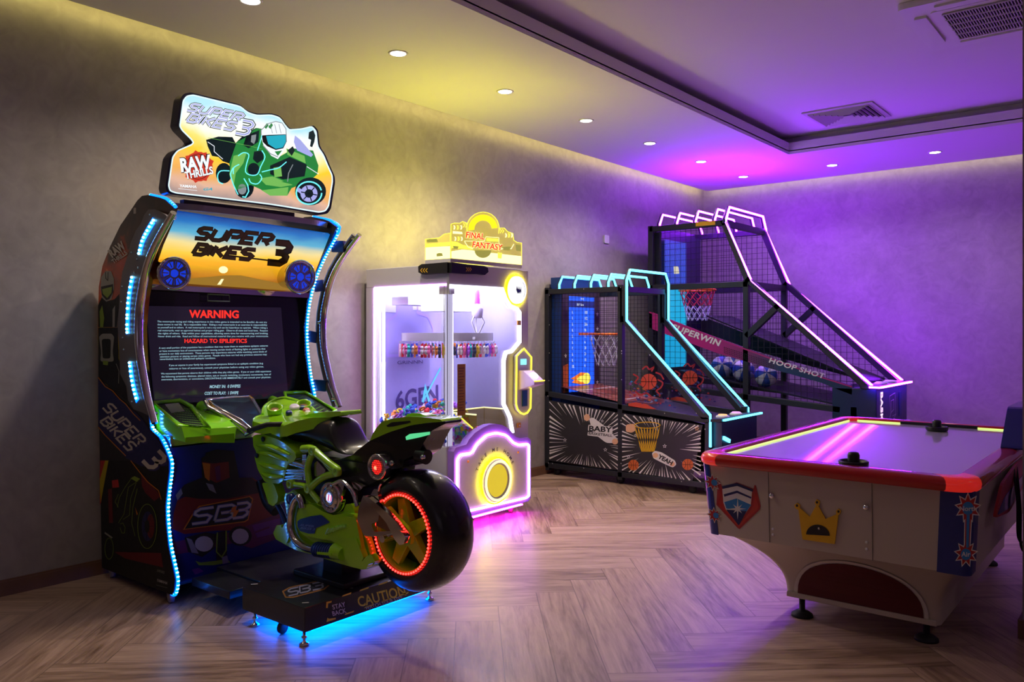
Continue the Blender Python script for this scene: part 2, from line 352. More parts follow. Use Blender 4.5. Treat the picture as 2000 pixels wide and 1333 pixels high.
# square air diffuser on the tray ceiling
M_grey = mat('painted_grille', (.55, .53, .53), .5, var=.03); M_dark = mat('dark_void', (.015, .015, .018), .9)
vx, vy, vz = -2.375, 7.84, UPPER
t = thing('ceiling_vent', (vx, vy, vz), 'square white louvred air vent on the raised ceiling', 'air vent')
MB().box(vx-.26, vx+.26, vy-.26, vy+.26, vz-.004, vz-.001).obj('backing', M_dark, t)
fb = MB()
for k in range(7):
    r0 = .31-.042*k; r1 = r0-(.05 if k == 0 else .022); zz = vz-.012-.001*k
    fb.add([(vx+a*r0, vy+b*r0, vz-(.012 if k == 0 else .026)) for a, b in ((-1, -1), (1, -1), (1, 1), (-1, 1))]+[(vx+a*r1, vy+b*r1, vz-.018 if k == 0 else vz-.008) for a, b in ((-1, -1), (1, -1), (1, 1), (-1, 1))]
           + [(vx+a*r0, vy+b*r0, vz-.003) for a, b in ((-1, -1), (1, -1), (1, 1), (-1, 1))],
           [(q, (q+1) % 4, 4+(q+1) % 4, 4+q) for q in range(4)]+[(q+8, (q+1) % 4+8, (q+1) % 4, q) for q in range(4)])
fb.obj('louvre', M_grey, t)
# cassette air conditioner
ax0, ay0, S = -1.34, 5.40, .95
t = thing('air_conditioner', (ax0+S/2, ay0+S/2, UPPER), 'white ceiling cassette air conditioner at the top right', 'air conditioner')
MB().slab(Fr((ax0, ay0, UPPER-.002), (1, 0, 0), (0, -1, 0)), rpoly([(0, 0), (0, -S), (S, -S), (S, 0)], .04), 0, .04).obj('panel', M_white, t, bevel=.008)
MB().box(ax0+.145, ax0+S-.145, ay0+.145, ay0+S-.145, UPPER-.0415, UPPER-.040).obj('center_gap', M_dark, t)
MB().slab(Fr((ax0, ay0, UPPER-.0415), (1, 0, 0), (0, -1, 0)), rpoly([(.153, -.153), (.153, -S+.153), (S-.153, -S+.153), (S-.153, -.153)], .05), 0, .008).obj('center_panel', M_white, t, bevel=.003)
gr = MB().box(ax0+.21, ax0+S-.21, ay0+.21, ay0+S-.21, UPPER-.053, UPPER-.052, 1)
for k in range(34):
    gx = ax0+.215+k*(S-.43)/33; gr.box(gx-.0026, gx+.0026, ay0+.21, ay0+S-.21, UPPER-.060, UPPER-.053)
for k in range(6):
    gy = ay0+.21+k*(S-.42)/5; gr.box(ax0+.21, ax0+S-.21, gy-.004, gy+.004, UPPER-.062, UPPER-.053)
gr.obj('intake_grille', [M_grey, M_dark], t)
for k, a in enumerate(((.055, .125, .2, S-.2), (S-.125, S-.055, .2, S-.2), (.2, S-.2, .055, .125), (.2, S-.2, S-.125, S-.055))):
    MB().box(ax0+a[0]-.014, ax0+a[1]+.010, ay0+a[2]-.03, ay0+a[3]+.03, UPPER-.0415, UPPER-.040, 1).box(ax0+a[0], ax0+a[1], ay0+a[2], ay0+a[3], UPPER-.056, UPPER-.042).obj('flap', [M_white, M_dark], t, bevel=.008)
# ------------------------------------------------------------------ air hockey table
M_red = mat('red_rail_plastic', (.52, .012, .01), .22, coat=.6, var=.05)
M_redlit = mat('translucent_red_corner', (.6, .02, .012), .25, coat=.6, emit=(1, .03, .02), es=.3)
M_cream = mat('cream_laminate', (.54, .46, .38), .38, var=.03, scale=6)
M_blue = mat('blue_vinyl', (.008, .022, .20), .3, coat=.3)
M_navy = mat('navy_print', (.012, .014, .09), .4); M_redp = mat('red_print', (.42, .02, .02), .4); M_bluep = mat('sky_blue_print', (.03, .22, .55), .4)
M_whitep = mat('white_print', (.75, .72, .70), .4); M_yel = mat('yellow_print', (.80, .46, .015), .4); M_blk = mat('black_plastic', (.012, .012, .014), .35)
M_maroon = mat('maroon_panel', (.10, .003, .008), .5); M_chrome = mat('chrome', (.75, .74, .74), .09, metal=1, var=.02); M_steel = mat('brushed_steel', (.55, .54, .53), .3, metal=1)
M_play = mat('white_playfield', (.70, .68, .74), .3, coat=1, var=.01, bump=.03, scale=40); M_seam = mat('seam_line', (.05, .045, .04), .8)
M_lime = glow('lime_led', (.75, 1, .25), 1.0); M_rubber = mat('black_rubber', (.015, .015, .017), .6)
HX0, HX1, HY0, HY1, HZ = -1.852, -.618, 3.70, 5.98, .80
t = thing('air_hockey_table', ((HX0+HX1)/2, (HY0+HY1)/2, 0), 'white air hockey table with red rail, blue corners and a yellow crown on its end', 'air hockey table')
def rail(o, z): return rpoly([(HX0+o, HY0+o), (HX1-o, HY0+o), (HX1-o, HY1-o), (HX0+o, HY1-o)], .09, 5)
# rail: rounded ring swept round the table
def ringprof(outl, prof, m=None):
    """outl(o) gives the outline inset by o; prof = list of (inset, z)"""
    mb = MB(); R = [outl(o) for o, z in prof]; n = len(R[0]); V = [(x, y, prof[i][1]) for i, r in enumerate(R) for x, y in r]; F = []; K = len(prof)
    for i in range(K):
        j = (i+1) % K
        for k in range(n): l = (k+1) % n; F.append((i*n+k, i*n+l, j*n+l, j*n+k))
    return mb.add(V, F, 0, True)
fz = Fr((0, 0, 0), (1, 0, 0), (0, 1, 0))
pr = [(.0, .775), (.004, .79), (.014, .80), (.03, .804), (.075, .804), (.088, .80), (.094, .792), (.094, .745), (.012, .745), (.003, .755)]
rl = ringprof(lambda o: rail(o, 0), pr)
# lit corner pieces: faces near the two front corners and the far left corner get the translucent material
for i, f in enumerate(rl.f):
    c = sum((rl.v[k] for k in f), Vector())/len(f)
    if min((c.xy-Vector(q)).length for q in ((HX0+.05, HY0+.05), (HX1-.06, HY0+.05), (HX0+.05, HY1-.05), (HX1-.05, HY1-.05))) < .125: rl.m[i] = 1
ro = rl.obj('rail', [M_red, M_redlit], t, smooth=True)
MB().slab(fz, rpoly([(HX0+.09, HY0+.09), (HX1-.09, HY0+.09), (HX1-.09, HY1-.09), (HX0+.09, HY1-.09)], .03), .745, .782).obj('playfield', M_play, t)
lm = MB(); o = .1
for a, b in (((HX0+o, HY0+.14), (HX0+o, HY1-.14)), ((HX0+.14, HY1-o), (HX0+.42, HY1-o)), ((HX1-.36, HY1-o), (HX1-.14, HY1-o))):
    lm.bar((*a, .7865), (*b, .7865), .006, .008)
lm.obj('rail_light', M_lime, t)
for yy, s in ((HY0+.099, 1), (HY1-.099, -1)):
    MB().box(HX0+.42, HX1-.36, min(yy, yy+s*.012), max(yy, yy+s*.012), .783, .8).obj('goal_slot', M_blk, t)
# score bridge on the right rail
br = MB().slab(Fr((HX1-.08, 5.2, .8), (0, 1, 0), (0, 0, 1)), rpoly([(-.4, 0), (.4, 0), (.28, .2), (-.16, .2)], .1), 0, .1)
br.obj('score_unit', M_blue, t, bevel=.01)
# side armrest plates with red-blue flash at the right side
wing = MB(); fw = Fr((HX1+.004, 4.0, .3), (0, 1, 0), (0, 0, 1))
wing.slab(fw, rpoly([(.02, .30), (.22, .42), (.7, .46), (1.3, .42), (.9, .32), (.4, .26)], .2), 0, .012)
wing.slab(fw, rpoly([(.06, .305), (.26, .355), (.9, .38), (.75, .32), (.4, .28)], .2), .012, .014, 1)
# cabinet: four tapered sides
z0, z1 = .395, .752; ti, bi = .045, .085
xi = lambda o: .018+(o-ti)*.55
def rect(o): return [(HX0+xi(o), HY0+o), (HX1-xi(o), HY0+o), (HX1-xi(o), HY1-o), (HX0+xi(o), HY1-o)]
A, B = rpoly(rect(bi), .045, 4), rpoly(rect(ti), .045, 4); n = len(A); cbm = MB()
cbm.add([(x, y, z0) for x, y in A]+[(x, y, z1) for x, y in B], [(i, (i+1) % n, n+(i+1) % n, n+i) for i in range(n)]+[tuple(range(n))[::-1]], 0)
cbm.obj('cabinet', M_cream, t)
# slanted frame of the front (player end) face: s in metres from left, q = height fraction
def ff(s, z, h=0):
    k = (z-z0)/(z1-z0); y = HY0+bi+(ti-bi)*k; return Vector((s, y-h-.0012, z))
def px_ff(u, v, h=0):                       # photo pixel -> slanted front face
    y = HY0+.06
    for _ in range(6):
        p = on_y(u, v, y); k = (p.z-z0)/(z1-z0); y = HY0+bi+(ti-bi)*k
    return Vector((p.x, y-h-.0012, p.z))
for u0, v0, u1, v1 in ((1500.5, 920, 1503.5, 1060), (1703, 938, 1704.5, 1096)):
    a, b = px_ff(u0, v0), px_ff(u1, v1); MB().bar(a, b, .003, .001).obj('door_seam', M_seam, t)
def lockp(u, v, nm):
    p = px_ff(u, v); MB().lathe([(0, .012), (.011, .012), (.013, .004), (.013, 0)], p, (0, -1, 0), 16).obj(nm, M_chrome, t)
lockp(1508.5, 968.5, 'lock'); lockp(1692.5, 991, 'lock')
for u, v in ((1510, 1034), (1510, 1045), (1693, 1060), (1693, 1073)): p = px_ff(u, v); MB().sphere(p, .007, 10, sc=(1, .5, 1)).obj('screw_cap', M_whitep, t)
# shield emblem
em = MB()
S_ = lambda pts, m, h: em.poly3([px_ff(1340+x/3.0303, 900+y/3.0303, h) for x, y in pts], m)
S_([(180, 262), (188, 128), (198, 122), (206, 132), (214, 160), (300, 130), (400, 168), (405, 145), (414, 148), (442, 270), (436, 292), (318, 406), (306, 400)], 0, .0005)
S_([(190, 258), (204, 160), (218, 245), (232, 262), (310, 385), (388, 290), (396, 262), (410, 190), (432, 275), (426, 288), (316, 390), (308, 388)], 1, .001)
S_([(216, 168), (303, 140), (392, 182), (384, 268), (312, 372), (236, 290), (222, 250)], 2, .0014)
S_([(214, 152), (303, 133), (398, 172), (396, 186), (304, 150), (218, 168)], 3, .0018)
S_([(224, 200), (303, 178), (388, 216), (386, 226), (304, 192), (228, 214)], 3, .0018)
S_([(228, 246), (300, 224), (386, 262), (360, 300), (240, 284)], 4, .0018)
S_([(238, 290), (360, 300), (314, 384)], 3, .0021)
star = []
for k in range(16):
    r = (52 if k % 4 == 0 else 38) if k % 2 == 0 else 13; a = k*PI/8; star.append((307+r*math.sin(a)*1.0, 286-r*math.cos(a)*(1.25 if k % 8 == 0 else 1)))
S_(star, 2, .0026)
em.obj('shield_emblem', [M_redp, M_red, M_whitep, M_navy, M_bluep], t)
cr = MB(); C_ = lambda pts, m, h: cr.poly3([px_ff(1340+x/3.0303, 900+y/3.0303, h) for x, y in pts], m)
out = [(692, 466), (668, 292), (648, 280), (644, 262), (660, 250), (678, 262), (676, 280), (735, 332), (772, 266), (764, 248), (776, 228), (794, 240), (792, 262), (786, 268), (828, 345), (892, 318), (890, 296), (906, 284), (920, 298), (912, 318), (904, 322), (882, 494)]
pts = [px_ff(1340+x/3.0303, 900+y/3.0303) for x, y in out]
cr.add([p+Vector((0, -.006, 0)) for p in pts], [tuple(q) for q in tessellate_polygon([pts])], 0); nn = len(pts)
cr.add(pts+[p+Vector((0, -.006, 0)) for p in pts], [(i, (i+1) % nn, nn+(i+1) % nn, nn+i) for i in range(nn)], 0)
C_([(714+70*(1-math.cos(a)), 436-62*math.sin(a)+8*(1-math.cos(a))/2) for a in [PI*k/14 for k in range(15)]], 1, .0075)
for x, y in ((660, 266), (778, 246), (905, 301)): C_(circ(x, y, 7, 8, 10), 1, .0068)
cr.obj('crown_emblem', [M_yel, M_blk], t); p = px_ff(1340+792/3.03, 900+400/3.03); MB().sphere(p+Vector((0, -.01, 0)), .006, 10).obj('puck_lock', M_steel, t)
# blue corner posts with starbursts
def corner_wrap(cx, cy, sx, sy, nm):
    mb = MB(); V, F = [], []; N = 8; L = .115
    for zi in range(2):
        o_ = (bi if zi == 0 else ti)-.002; z = z0-.004 if zi == 0 else z1; X = (HX0+xi(o_+.002)-.002) if sx > 0 else (HX1-xi(o_+.002)+.002); Y = (HY0+o_) if sy > 0 else (HY1-o_); r = .035
        P = [(X+sx*((.055 if zi == 0 else .045) if sx > 0 else .125), Y)]+[(X+sx*(r-r*math.cos(a)), Y+sy*(r-r*math.sin(a))) for a in [PI/2*(1-k/N) for k in range(N+1)]][::1]+[(X, Y+sy*L)]
        V += [(x, y, z) for x, y in P]
    n = len(V)//2; F = [(i, i+1, n+i+1, n+i) for i in range(n-1)]
    mb.add(V, F, 0, True); 
    return mb.obj(nm, M_blue, t, smooth=True)
for a in ((0, 0, 1, 1), (0, 0, -1, 1), (0, 0, 1, -1), (0, 0, -1, -1)): corner_wrap(a[0], a[1], a[2], a[3], 'corner_post')
def burst(cx, cy, r0, r1, n=9, st=1.0): return [(cx+(r0 if k % 2 == 0 else r1)*math.sin(PI*k/n), cy-(r0 if k % 2 == 0 else r1)*math.cos(PI*k/n)*st) for k in range(2*n)]
ds = MB(); D_ = lambda pts, m, h: ds.poly3([px_ff(x, y, h+.0016) for x, y in pts], m)
for (cx, cy, r) in ((1891, 992, 27), (1887, 1082, 24)):
    D_(burst(cx, cy, r, r*.6, 9, 1.15), 2, .002); D_(burst(cx, cy, r*.86, r*.48, 9, 1.15), 1, .0026); D_(circ(cx, cy+1, r*.42, r*.48, 14), 0, .0032)
D_([(1884, 1010), (1899, 1010), (1896, 1066), (1883, 1066)], 2, .0016); D_([(1886, 1008), (1897, 1008), (1894, 1068), (1885, 1068)], 1, .0023); D_([(1888.5, 1006), (1894.5, 1006), (1892.5, 1070), (1887.5, 1070)], 0, .0029)
fpx = lambda x, y, h=0: px_ff(x, y, h+.0016)
ds.text(fpx, 'North', 1891.5, 998, 13, 2, .0038, 'c', shear=0, sx=1.05, bold=.02, flip=-1); ds.text(fpx, 'Air', 1887, 1087, 13, 2, .0038, 'c', bold=.02, flip=-1)
ds.obj('starburst_decal', [M_bluep, M_redp, M_whitep], t)
dl = MB(); px_l = lambda u, v, h=0: px_ff(u, v, h+.0016)
# left side bursts sit on the left face of the cabinet corner
def px_lf(u, v, h=0):
    y = HY0+.12; k = (v-870)/170; x = HX0+ti; p = on_x(u, v, x)
    for _ in range(4): kk = (p.z-z0)/(z1-z0); x = HX0+bi+(ti-bi)*kk; p = on_x(u, v, x)
    return p
for (z, q) in ((.62, .052), (.48, .046)):
    def lf(a, b, h=0): kk = (b-z0)/(z1-z0); return Vector((HX0+.055+(.018-.055)*kk-.004-h, a, b))
    dl.poly(lf, burst(HY0+.15, z, q, q*.58, 8), 2, .001); dl.poly(lf, burst(HY0+.15, z, q*.84, q*.46, 8), 1, .0018); dl.poly(lf, circ(HY0+.15, z, q*.38, n=12), 0, .0026)
def lff(a, b, h=0): kk = (b-z0)/(z1-z0); return Vector((a, HY0+bi+(ti-bi)*kk-.0030-h, b))
for (z, q) in ((.655, .045), (.49, .042)):
    dl.poly(lff, burst(HX0+.075, z, q, q*.55, 8), 2, .001); dl.poly(lff, burst(HX0+.075, z, q*.84, q*.44, 8), 1, .0018); dl.poly(lff, circ(HX0+.085, z, q*.36, n=12), 0, .0026)
dl.obj('starburst_decal', [M_bluep, M_redp, M_whitep], t)
wing.obj('side_flash', [M_redp, M_blue], t)
# pedestal: flared profile lofted between cabinet floor and foot line
ped = MB(); prof = []
for k in range(13):
    q = k/12; z = .397-(.397-.105)*q; e = (1-(1-q)**2.6)
    xl = -1.79+.30*e; xr = -.70-.10*e if k else -.70; yf = HY0+.13+.13*e; prof.append((xl, -.70-.105*e, yf, HY1-.13-.13*e, z))
V = []
for xl, xr, ya, yb, z in prof: V += [(x, y, z) for x, y in rpoly([(xl, ya), (xr, ya), (xr, yb), (xl, yb)], .05, 3)]
n = len(V)//13; F = [(i*n+k, (i+1)*n+k, (i+1)*n+(k+1) % n, i*n+(k+1) % n) for i in range(12) for k in range(n)]+[tuple(range(12*n, 13*n))]
ped.add(V, F, 0, True); ped.obj('pedestal', M_cream, t, smooth=True)
ar = MB()
def pedf(x, z, h=0):
    q = (.397-z)/(.397-.105); q = min(max(q, 0), 1); return Vector((x, HY0+.13+.13*(1-(1-q)**2.6)-.004-h, z))
def arch(s, zb, zt, n=22): return [(-1.147+s*math.cos(a), zb+(zt-zb)*math.sin(a)**.85) for a in [PI*k/n for k in range(n+1)]]
def archstrip(outer, h, m):
    # triangulate as strips following the curved face
    for k in range(len(outer)//2):
        a, b = outer[k], outer[k+1]; c, d = outer[-2-k], outer[-1-k]
        for j in range(8):
            r0, r1 = j/8, (j+1)/8; L_ = lambda p, q, r: (p[0]+(q[0]-p[0])*r, p[1]+(q[1]-p[1])*r)
            ar.add([pedf(*L_(a, d, r0), h), pedf(*L_(a, d, r1), h), pedf(*L_(b, c, r1), h), pedf(*L_(b, c, r0), h)], [(0, 1, 2, 3)], m)
archstrip(arch(.300, .118, .345), .002, 0); archstrip(arch(.280, .13, .328), .005, 1)
ar.obj('arch_panel', [mat('pale_arch_trim', (.66, .60, .54), .35), M_maroon], t)
MB().box(-1.48, -.815, HY0+.245, HY0+.262, .105, .13).obj('kick_strip', M_cream, t, bevel=.004)
for x, y in ((-1.43, 4.02), (-.88, 4.06), (-1.43, 5.62), (-.88, 5.62)):
    MB().lathe([(0, 0), (.052, 0), (.05, .012), (.03, .026), (.014, .03), (.014, .107), (0, .107)], (x, y, 0), n=24).obj('foot', M_rubber, t)
# mallets
for (x, y), lab in (((-1.142, 3.87), 'black air hockey mallet beside the near red rail'), ((-1.155, 5.60), 'black air hockey mallet in front of the far goal slot')):
    m_ = thing('hockey_mallet', (x, y, .782), lab, 'mallet', 'air hockey mallets')
    MB().lathe([(0, .001), (.056, .001), (.063, .008), (.065, .026), (.061, .030), (.057, .026), (.055, .014), (.025, .012), (0, .012)], (x, y, .782), n=32).obj('base', M_blk, m_)
    MB().lathe([(.025, .011), (.026, .055), (.022, .066), (.012, .070), (0, .070)], (x, y, .782), n=24).obj('knob', M_blk, m_)
# cables hanging on the right side
for k, (dy, dz) in enumerate(((0, 0), (.09, -.06))):
    cab = curve([(HX1+.012, 4.55+dy, .74), (HX1+.035, 4.50+dy, .60+dz), (HX1+.03, 4.56+dy, .42+dz), (HX1+.035, 4.72+dy, .37+dz), (HX1+.03, 4.86+dy, .48), (HX1+.012, 4.92+dy, .7)], 8)
    MB().tube(cab, .006, 8).obj('cable', M_rubber, t)
# ------------------------------------------------------------------ basketball games
M_fr = mat('black_powder_frame', (.018, .020, .026), .42); M_mesh = mat('black_wire', (.01, .01, .014), .5)
M_cyan = glow('cyan_neon', (.08, .55, .85), 4.2); M_pink = glow('pink_neon', (.27, .011, 1.0), 102); M_pinkw = glow('pink_white_neon', (1, .55, 1), 1.6)
M_acr = clear('clear_acrylic', (.93, .93, 1), .93); M_orange = mat('orange_rim', (.95, .20, .02), .35); M_net = mat('white_net', (.72, .72, .78), .7)
M_ball = mat('orange_basketball', (.66, .14, .03), .55, bump=.1, scale=300); M_ballr = mat('red_basketball_print', (.55, .06, .03), .5); M_bk = mat('black_ink', (.008, .008, .009), .5)
M_pan = mat('charcoal_print', (.028, .026, .03), .4); M_scr_b = glow('screen_blue', (.01, .10, 1.0), 1.1); M_scr_d = glow('screen_navy', (.01, .02, .22), .8); M_scr_w = glow('screen_white', (.75, .85, 1), .9)
M_scr_o = glow('screen_orange', (1, .22, .02), .9); M_scr_y = glow('screen_yellow', (1, .8, .1), 1.0); M_scr_c = glow('screen_cyan', (.0, .42, .75), .8); M_cab = mat('blue_cabinet', (.012, .05, .22), .4)
M_mag = mat('magenta_print', (.42, .02, .17), .45); M_teal = mat('teal_print', (.008, .05, .12), .45); M_skinp = mat('peach_print', (.8, .45, .25), .5)
def wire(mb, fr, poly, sp, r=.0016, m=0, ox=0, oz=0):
    """square wire netting cut to a convex outline"""
    for ax in (0, 1):
        lo, hi = min(p[ax] for p in poly), max(p[ax] for p in poly); k = math.ceil((lo-ox)/sp)
        while k*sp+ox < hi:
            c = k*sp+ox; xs = []
            for i in range(len(poly)):
                a, b = poly[i-1], poly[i]
                if (a[ax]-c)*(b[ax]-c) < 0: t = (c-a[ax])/(b[ax]-a[ax]); xs.append(a[1-ax]+(b[1-ax]-a[1-ax])*t)
            if len(xs) >= 2:
                q0, q1 = min(xs), max(xs); p = (c, q0) if ax == 0 else (q0, c); q = (c, q1) if ax == 0 else (q1, c)
                if (Vector(p)-Vector(q)).length > .01: mb.bar(fr(*p), fr(*q), 2*r, m=m)
            k += 1
def net(mb, c, r0, r1, h, n=10, rows=4, w=.003, m=0, m2=None):
    V = [[Vector(c)+Vector(((r0+(r1-r0)*j/rows)*math.cos(2*PI*(i+.5*(j % 2))/n), (r0+(r1-r0)*j/rows)*math.sin(2*PI*(i+.5*(j % 2))/n), -h*j/rows)) for i in range(n)] for j in range(rows+1)]
    for j in range(rows):
        for i in range(n):
            k = (i+(1 if j % 2 else -1)) % n; mm = m if (m2 is None or j < rows/2) else m2
            mb.tube([V[j][i], V[j+1][i]], w, 5, mm); mb.tube([V[j][i], V[j+1][k]], w, 5, mm)
def ball_art(mb, fr, cx, cy, r, m, mk, h=0, fl=1):
    mb.poly(fr, circ(cx, cy, r, n=22), m, h)
    for p in ([(cx-r, cy), (cx+r, cy)], [(cx, cy-r), (cx, cy+r)], [(cx+r*.95*math.cos(a)-r*.0, cy+r*math.sin(a)*.3+r*.5*0) for a in (0, PI)]): mb.ribbon(fr, p, r*.07, mk, h+.0008)
    for s in (-1, 1): mb.ribbon(fr, [(cx+s*(r*.95-r*.6*math.cos(a)), cy+r*.75*math.sin(a)) for a in [PI*(-.5+k/8) for k in range(9)]], r*.07, mk, h+.0008)
def star_art(mb, fr, cx, cy, r, m, mi, h=0):
    for q, mm, hh in ((1, m, h), (.55, mi, h+.0007)): mb.poly(fr, [(cx+r*q*(1 if k % 2 == 0 else .45)*math.sin(PI*k/5), cy-r*q*(1 if k % 2 == 0 else .45)*math.cos(PI*k/5)) for k in range(10)], mm, hh)
# ======== low children's machine, cyan neon
NY, FY_ = 6.42, 7.23; XB = -4.79
t = thing('basketball_game', (-3.9, (NY+FY_)/2, 0), 'low basketball arcade game with cyan neon hoops and manga speed-line side panels', 'basketball game', 'basketball arcade games')
near = Pl('y', NY, -1)
def XZ(u, v, y=NY): p = on_y(u, v, y); return p.x, p.z
def fside(y): return lambda x, z, h=0: Vector((x, y-h, z))
kx, kz = -3.885, 1.50; lx, lz = -3.085, .690; tz = 1.81; b = .05
for y, nm in ((NY+.03, 'side_frame'), (FY_-.03, 'side_frame')):
    f = MB()
    for p, q in (((XB, .06), (XB, tz)), ((-3.955, .06), (-3.955, tz)), ((XB, .09), (-3.06, .09)), ((XB, tz-.02), (-3.93, tz-.02)), ((XB, .79), (-3.955, .71)), ((-3.955, .71), (-3.1, .645)), ((-3.93, kz+.02), (-3.12, lz-.03)), ((-3.09, .06), (-3.09, lz)), ((-3.93, tz-.05), (-3.93, kz))):
        f.bar((p[0], y, p[1]), (q[0], y, q[1]), b, b+.004, up=(0, 1, 0), ext=.02)
    f.obj(nm, M_fr, t, bevel=.004)
for x, z in ((XB, .09), (XB, tz-.02), (-3.93, tz-.02), (-3.93, .09), (-3.09, .09), (XB, .8)): MB().bar((x, NY+.05, z), (x, FY_-.05, z), b).obj('cross_bar', M_fr, t)
# neon tubing: four hoops over the roof and a fifth that runs down both front edges
def hoop_pts(x, z0, z1, y0, y1, ch): return [(x, y0, z0), (x, y0, z1-ch*1.6), (x, y0+ch, z1), (x, y1-ch, z1), (x, y1, z1-ch*1.6), (x, y1, z0)]
for i, x in enumerate((-4.655, -4.474, -4.287, -4.094)):
    o = MB().tube(hoop_pts(x, tz, 1.935, NY+.03, FY_-.03, .05), .011, 8).obj('neon_hoop', M_cyan, t); MB().tube([Vector(p)+Vector((-.016, 0, 0)) for p in hoop_pts(x, tz, 1.935, NY+.03, FY_-.03, .05)], .010, 6).obj('hoop_pipe', M_fr, o)
pts = hoop_pts(kx, kz, 1.965, NY+.01, FY_-.01, .06)
path = [(lx+.02, NY+.01, .42), (lx+.02, NY+.01, lz)]+pts+[(lx+.02, FY_-.01, lz), (lx+.02, FY_-.01, .60)]
o = MB().tube(path, .012, 8).obj('neon_hoop', M_cyan, t); MB().tube([Vector(p)+Vector((-.02, 0, -.005)) for p in pts], .014, 6).obj('hoop_pipe', M_fr, o)
# printed lower side panel, near side
def lower_panel(y, sg):
    fr = lambda u, v, h=0: on_y(u, v, NY)+Vector((0, y-NY-h*sg, 0)); mb = MB()
    ol = [(1071, 782), (1210, 807), (1372, 831), (1352, 940), (1212, 920), (1071, 900)]
    P = [fr(*q) for q in ol]; mb.poly3(P, 0)
    if sg < 0: return mb
    rnd = random.Random(3)
    for (cx, cy, x0, x1, yt, yb) in ((1145, 865, 1072, 1209, lambda x: 783+(x-1071)*.18, lambda x: 899+(x-1071)*.148), (1292, 875, 1214, 1369, lambda x: 808+(x-1210)*.148, lambda x: 921+(x-1212)*.14)):
        for k in range(60):
            a = 2*PI*k/60+rnd.uniform(-.03, .03); ca, sa = math.cos(a), math.sin(a)
            # distance to the panel edge along this ray
            T = []
            for s_ in range(1, 260):
                x, y_ = cx+ca*s_*.6, cy+sa*s_*.6
                if x < x0 or x > x1 or y_ < yt(x) or y_ > yb(x): T = s_*.6; break
            T = T-1; i0 = max(16, T*rnd.uniform(.45, .8)); w = rnd.uniform(.008, .026)
            if i0 >= T-2: continue
            def cl(x, y_): x = min(max(x, x0), x1); return (x, min(max(y_, yt(x)), yb(x)))
            mb.poly(fr, [(cx+ca*i0, cy+sa*i0), cl(cx+math.cos(a+w)*T, cy+math.sin(a+w)*T), cl(cx+math.cos(a-w)*T, cy+math.sin(a-w)*T)], 1, .0008)
    # left half: flying white jersey sleeve, title and balls
    mb.poly(fr, rpoly([(1150, 818), (1158, 816), (1180, 832), (1206, 858), (1202, 866), (1184, 866), (1158, 846)], .3), 1, .0016)
    mb.poly(fr, circ(1146, 816, 6, 7, 12), 3, .0022); mb.poly(fr, circ(1201, 863, 6, 6, 12), 3, .0022)
    mb.poly(fr, rpoly([(1149, 830), (1196, 834), (1196, 848), (1148, 842)], .2), 1, .0024); mb.poly(fr, rpoly([(1148, 844), (1197, 850), (1197, 857), (1147, 851)], .2), 1, .0024)
    mb.fit(fr, 'BABY', 1150, 1195, 843.5, 10.5, 2, .003, bold=.03, rot=-.06, flip=-1); mb.fit(fr, 'BASKETBALL', 1149, 1196, 851.5, 5, 2, .003, bold=.02, rot=-.1, flip=-1)
    ball_art(mb, fr, 1131, 848, 0.1, 1, 2, .001)
    for x, y_, r in ((1103, 860, 4), (1176, 823, 3.4), (1182, 879, 4.2), (1271, 818, 4.5), (1241, 851, 3.5), (1227, 893, 4), (1298, 872, 4.4), (1361, 838, 5)): star_art(mb, fr, x, y_, r, 1 if r != 5 else 3, 2, .0018)
    # right half: yellow hoop and net, YEAH cloud, balls
    mb.poly(fr, rpoly([(1222, 830), (1238, 828), (1243, 840), (1234, 846), (1222, 844)], .3), 3, .0016)
    rim = circ(1264, 831, 25, 6, 20); mb.ribbon(fr, rim, 1.6, 5, .0022, closed=True)
    for k in range(9):
        x0 = 1240+k*6; x1 = 1254+k*2.8
        for s_ in (-1, 1):
            pp = [(x0+(x1-x0)*q+s_*math.sin(q*6)*1.2, 835+q*48) for q in (0, .3, .55, .8, 1)]; mb.ribbon(fr, pp, 1.1, 5, .0022)
    ball_art(mb, fr, 1237, 909, 10.5, 4, 2, .0022)
    ball_art(mb, fr, 1343, 908, 11, 4, 2, .0022)
    mb.poly(fr, rpoly([(1273, 886), (1279, 881), (1292, 884), (1318, 900), (1321, 908), (1314, 914), (1300, 908), (1276, 896)], .3), 1, .0024)
    mb.poly(fr, circ(1280, 890, 5.5, 5, 12), 3, .003); mb.poly(fr, circ(1313, 907, 5, 4.6, 12), 3, .003)
    mb.fit(fr, 'YEAH', 1282, 1313, 902, 8.5, 2, .0036, bold=.04, rot=-.5, flip=-1)
    return mb
lower_panel(NY+.004, 1).obj('printed_side_panel', [M_pan, M_whitep, M_bk, M_skinp, M_ball, M_yel], t)
lower_panel(FY_, -1).obj('printed_side_panel', [M_pan], t)
for u, v in ((1073, 577), (1073, 635), (1073, 690), (1072, 744), (1070, 774), (1212, 562), (1214, 686), (1214, 691), (1214, 742), (1213, 822), (1213, 828), (1213, 906), (1071, 905), (1140, 565), (1140, 915), (1079, 906), (1331, 941), (1377, 839), (1269, 694), (1360, 808), (1298, 808)):
    p = on_y(u, v, NY+.003); MB().sphere(p, .006, 8, sc=(1, .6, 1)).obj('bolt', M_steel, t)
# netting, near and far side
w_ = [(XB+.02, .80), (-3.97, .73), (-3.97, tz-.04), (XB+.02, tz-.04)]; w2 = [(-3.94, .73), (-3.14, .68), (-3.93, kz)]
for y in (NY+.035, FY_-.03):
    m = MB(); wire(m, fside(y), w_, .041, .0014); m.obj('wire_net', M_mesh, t)
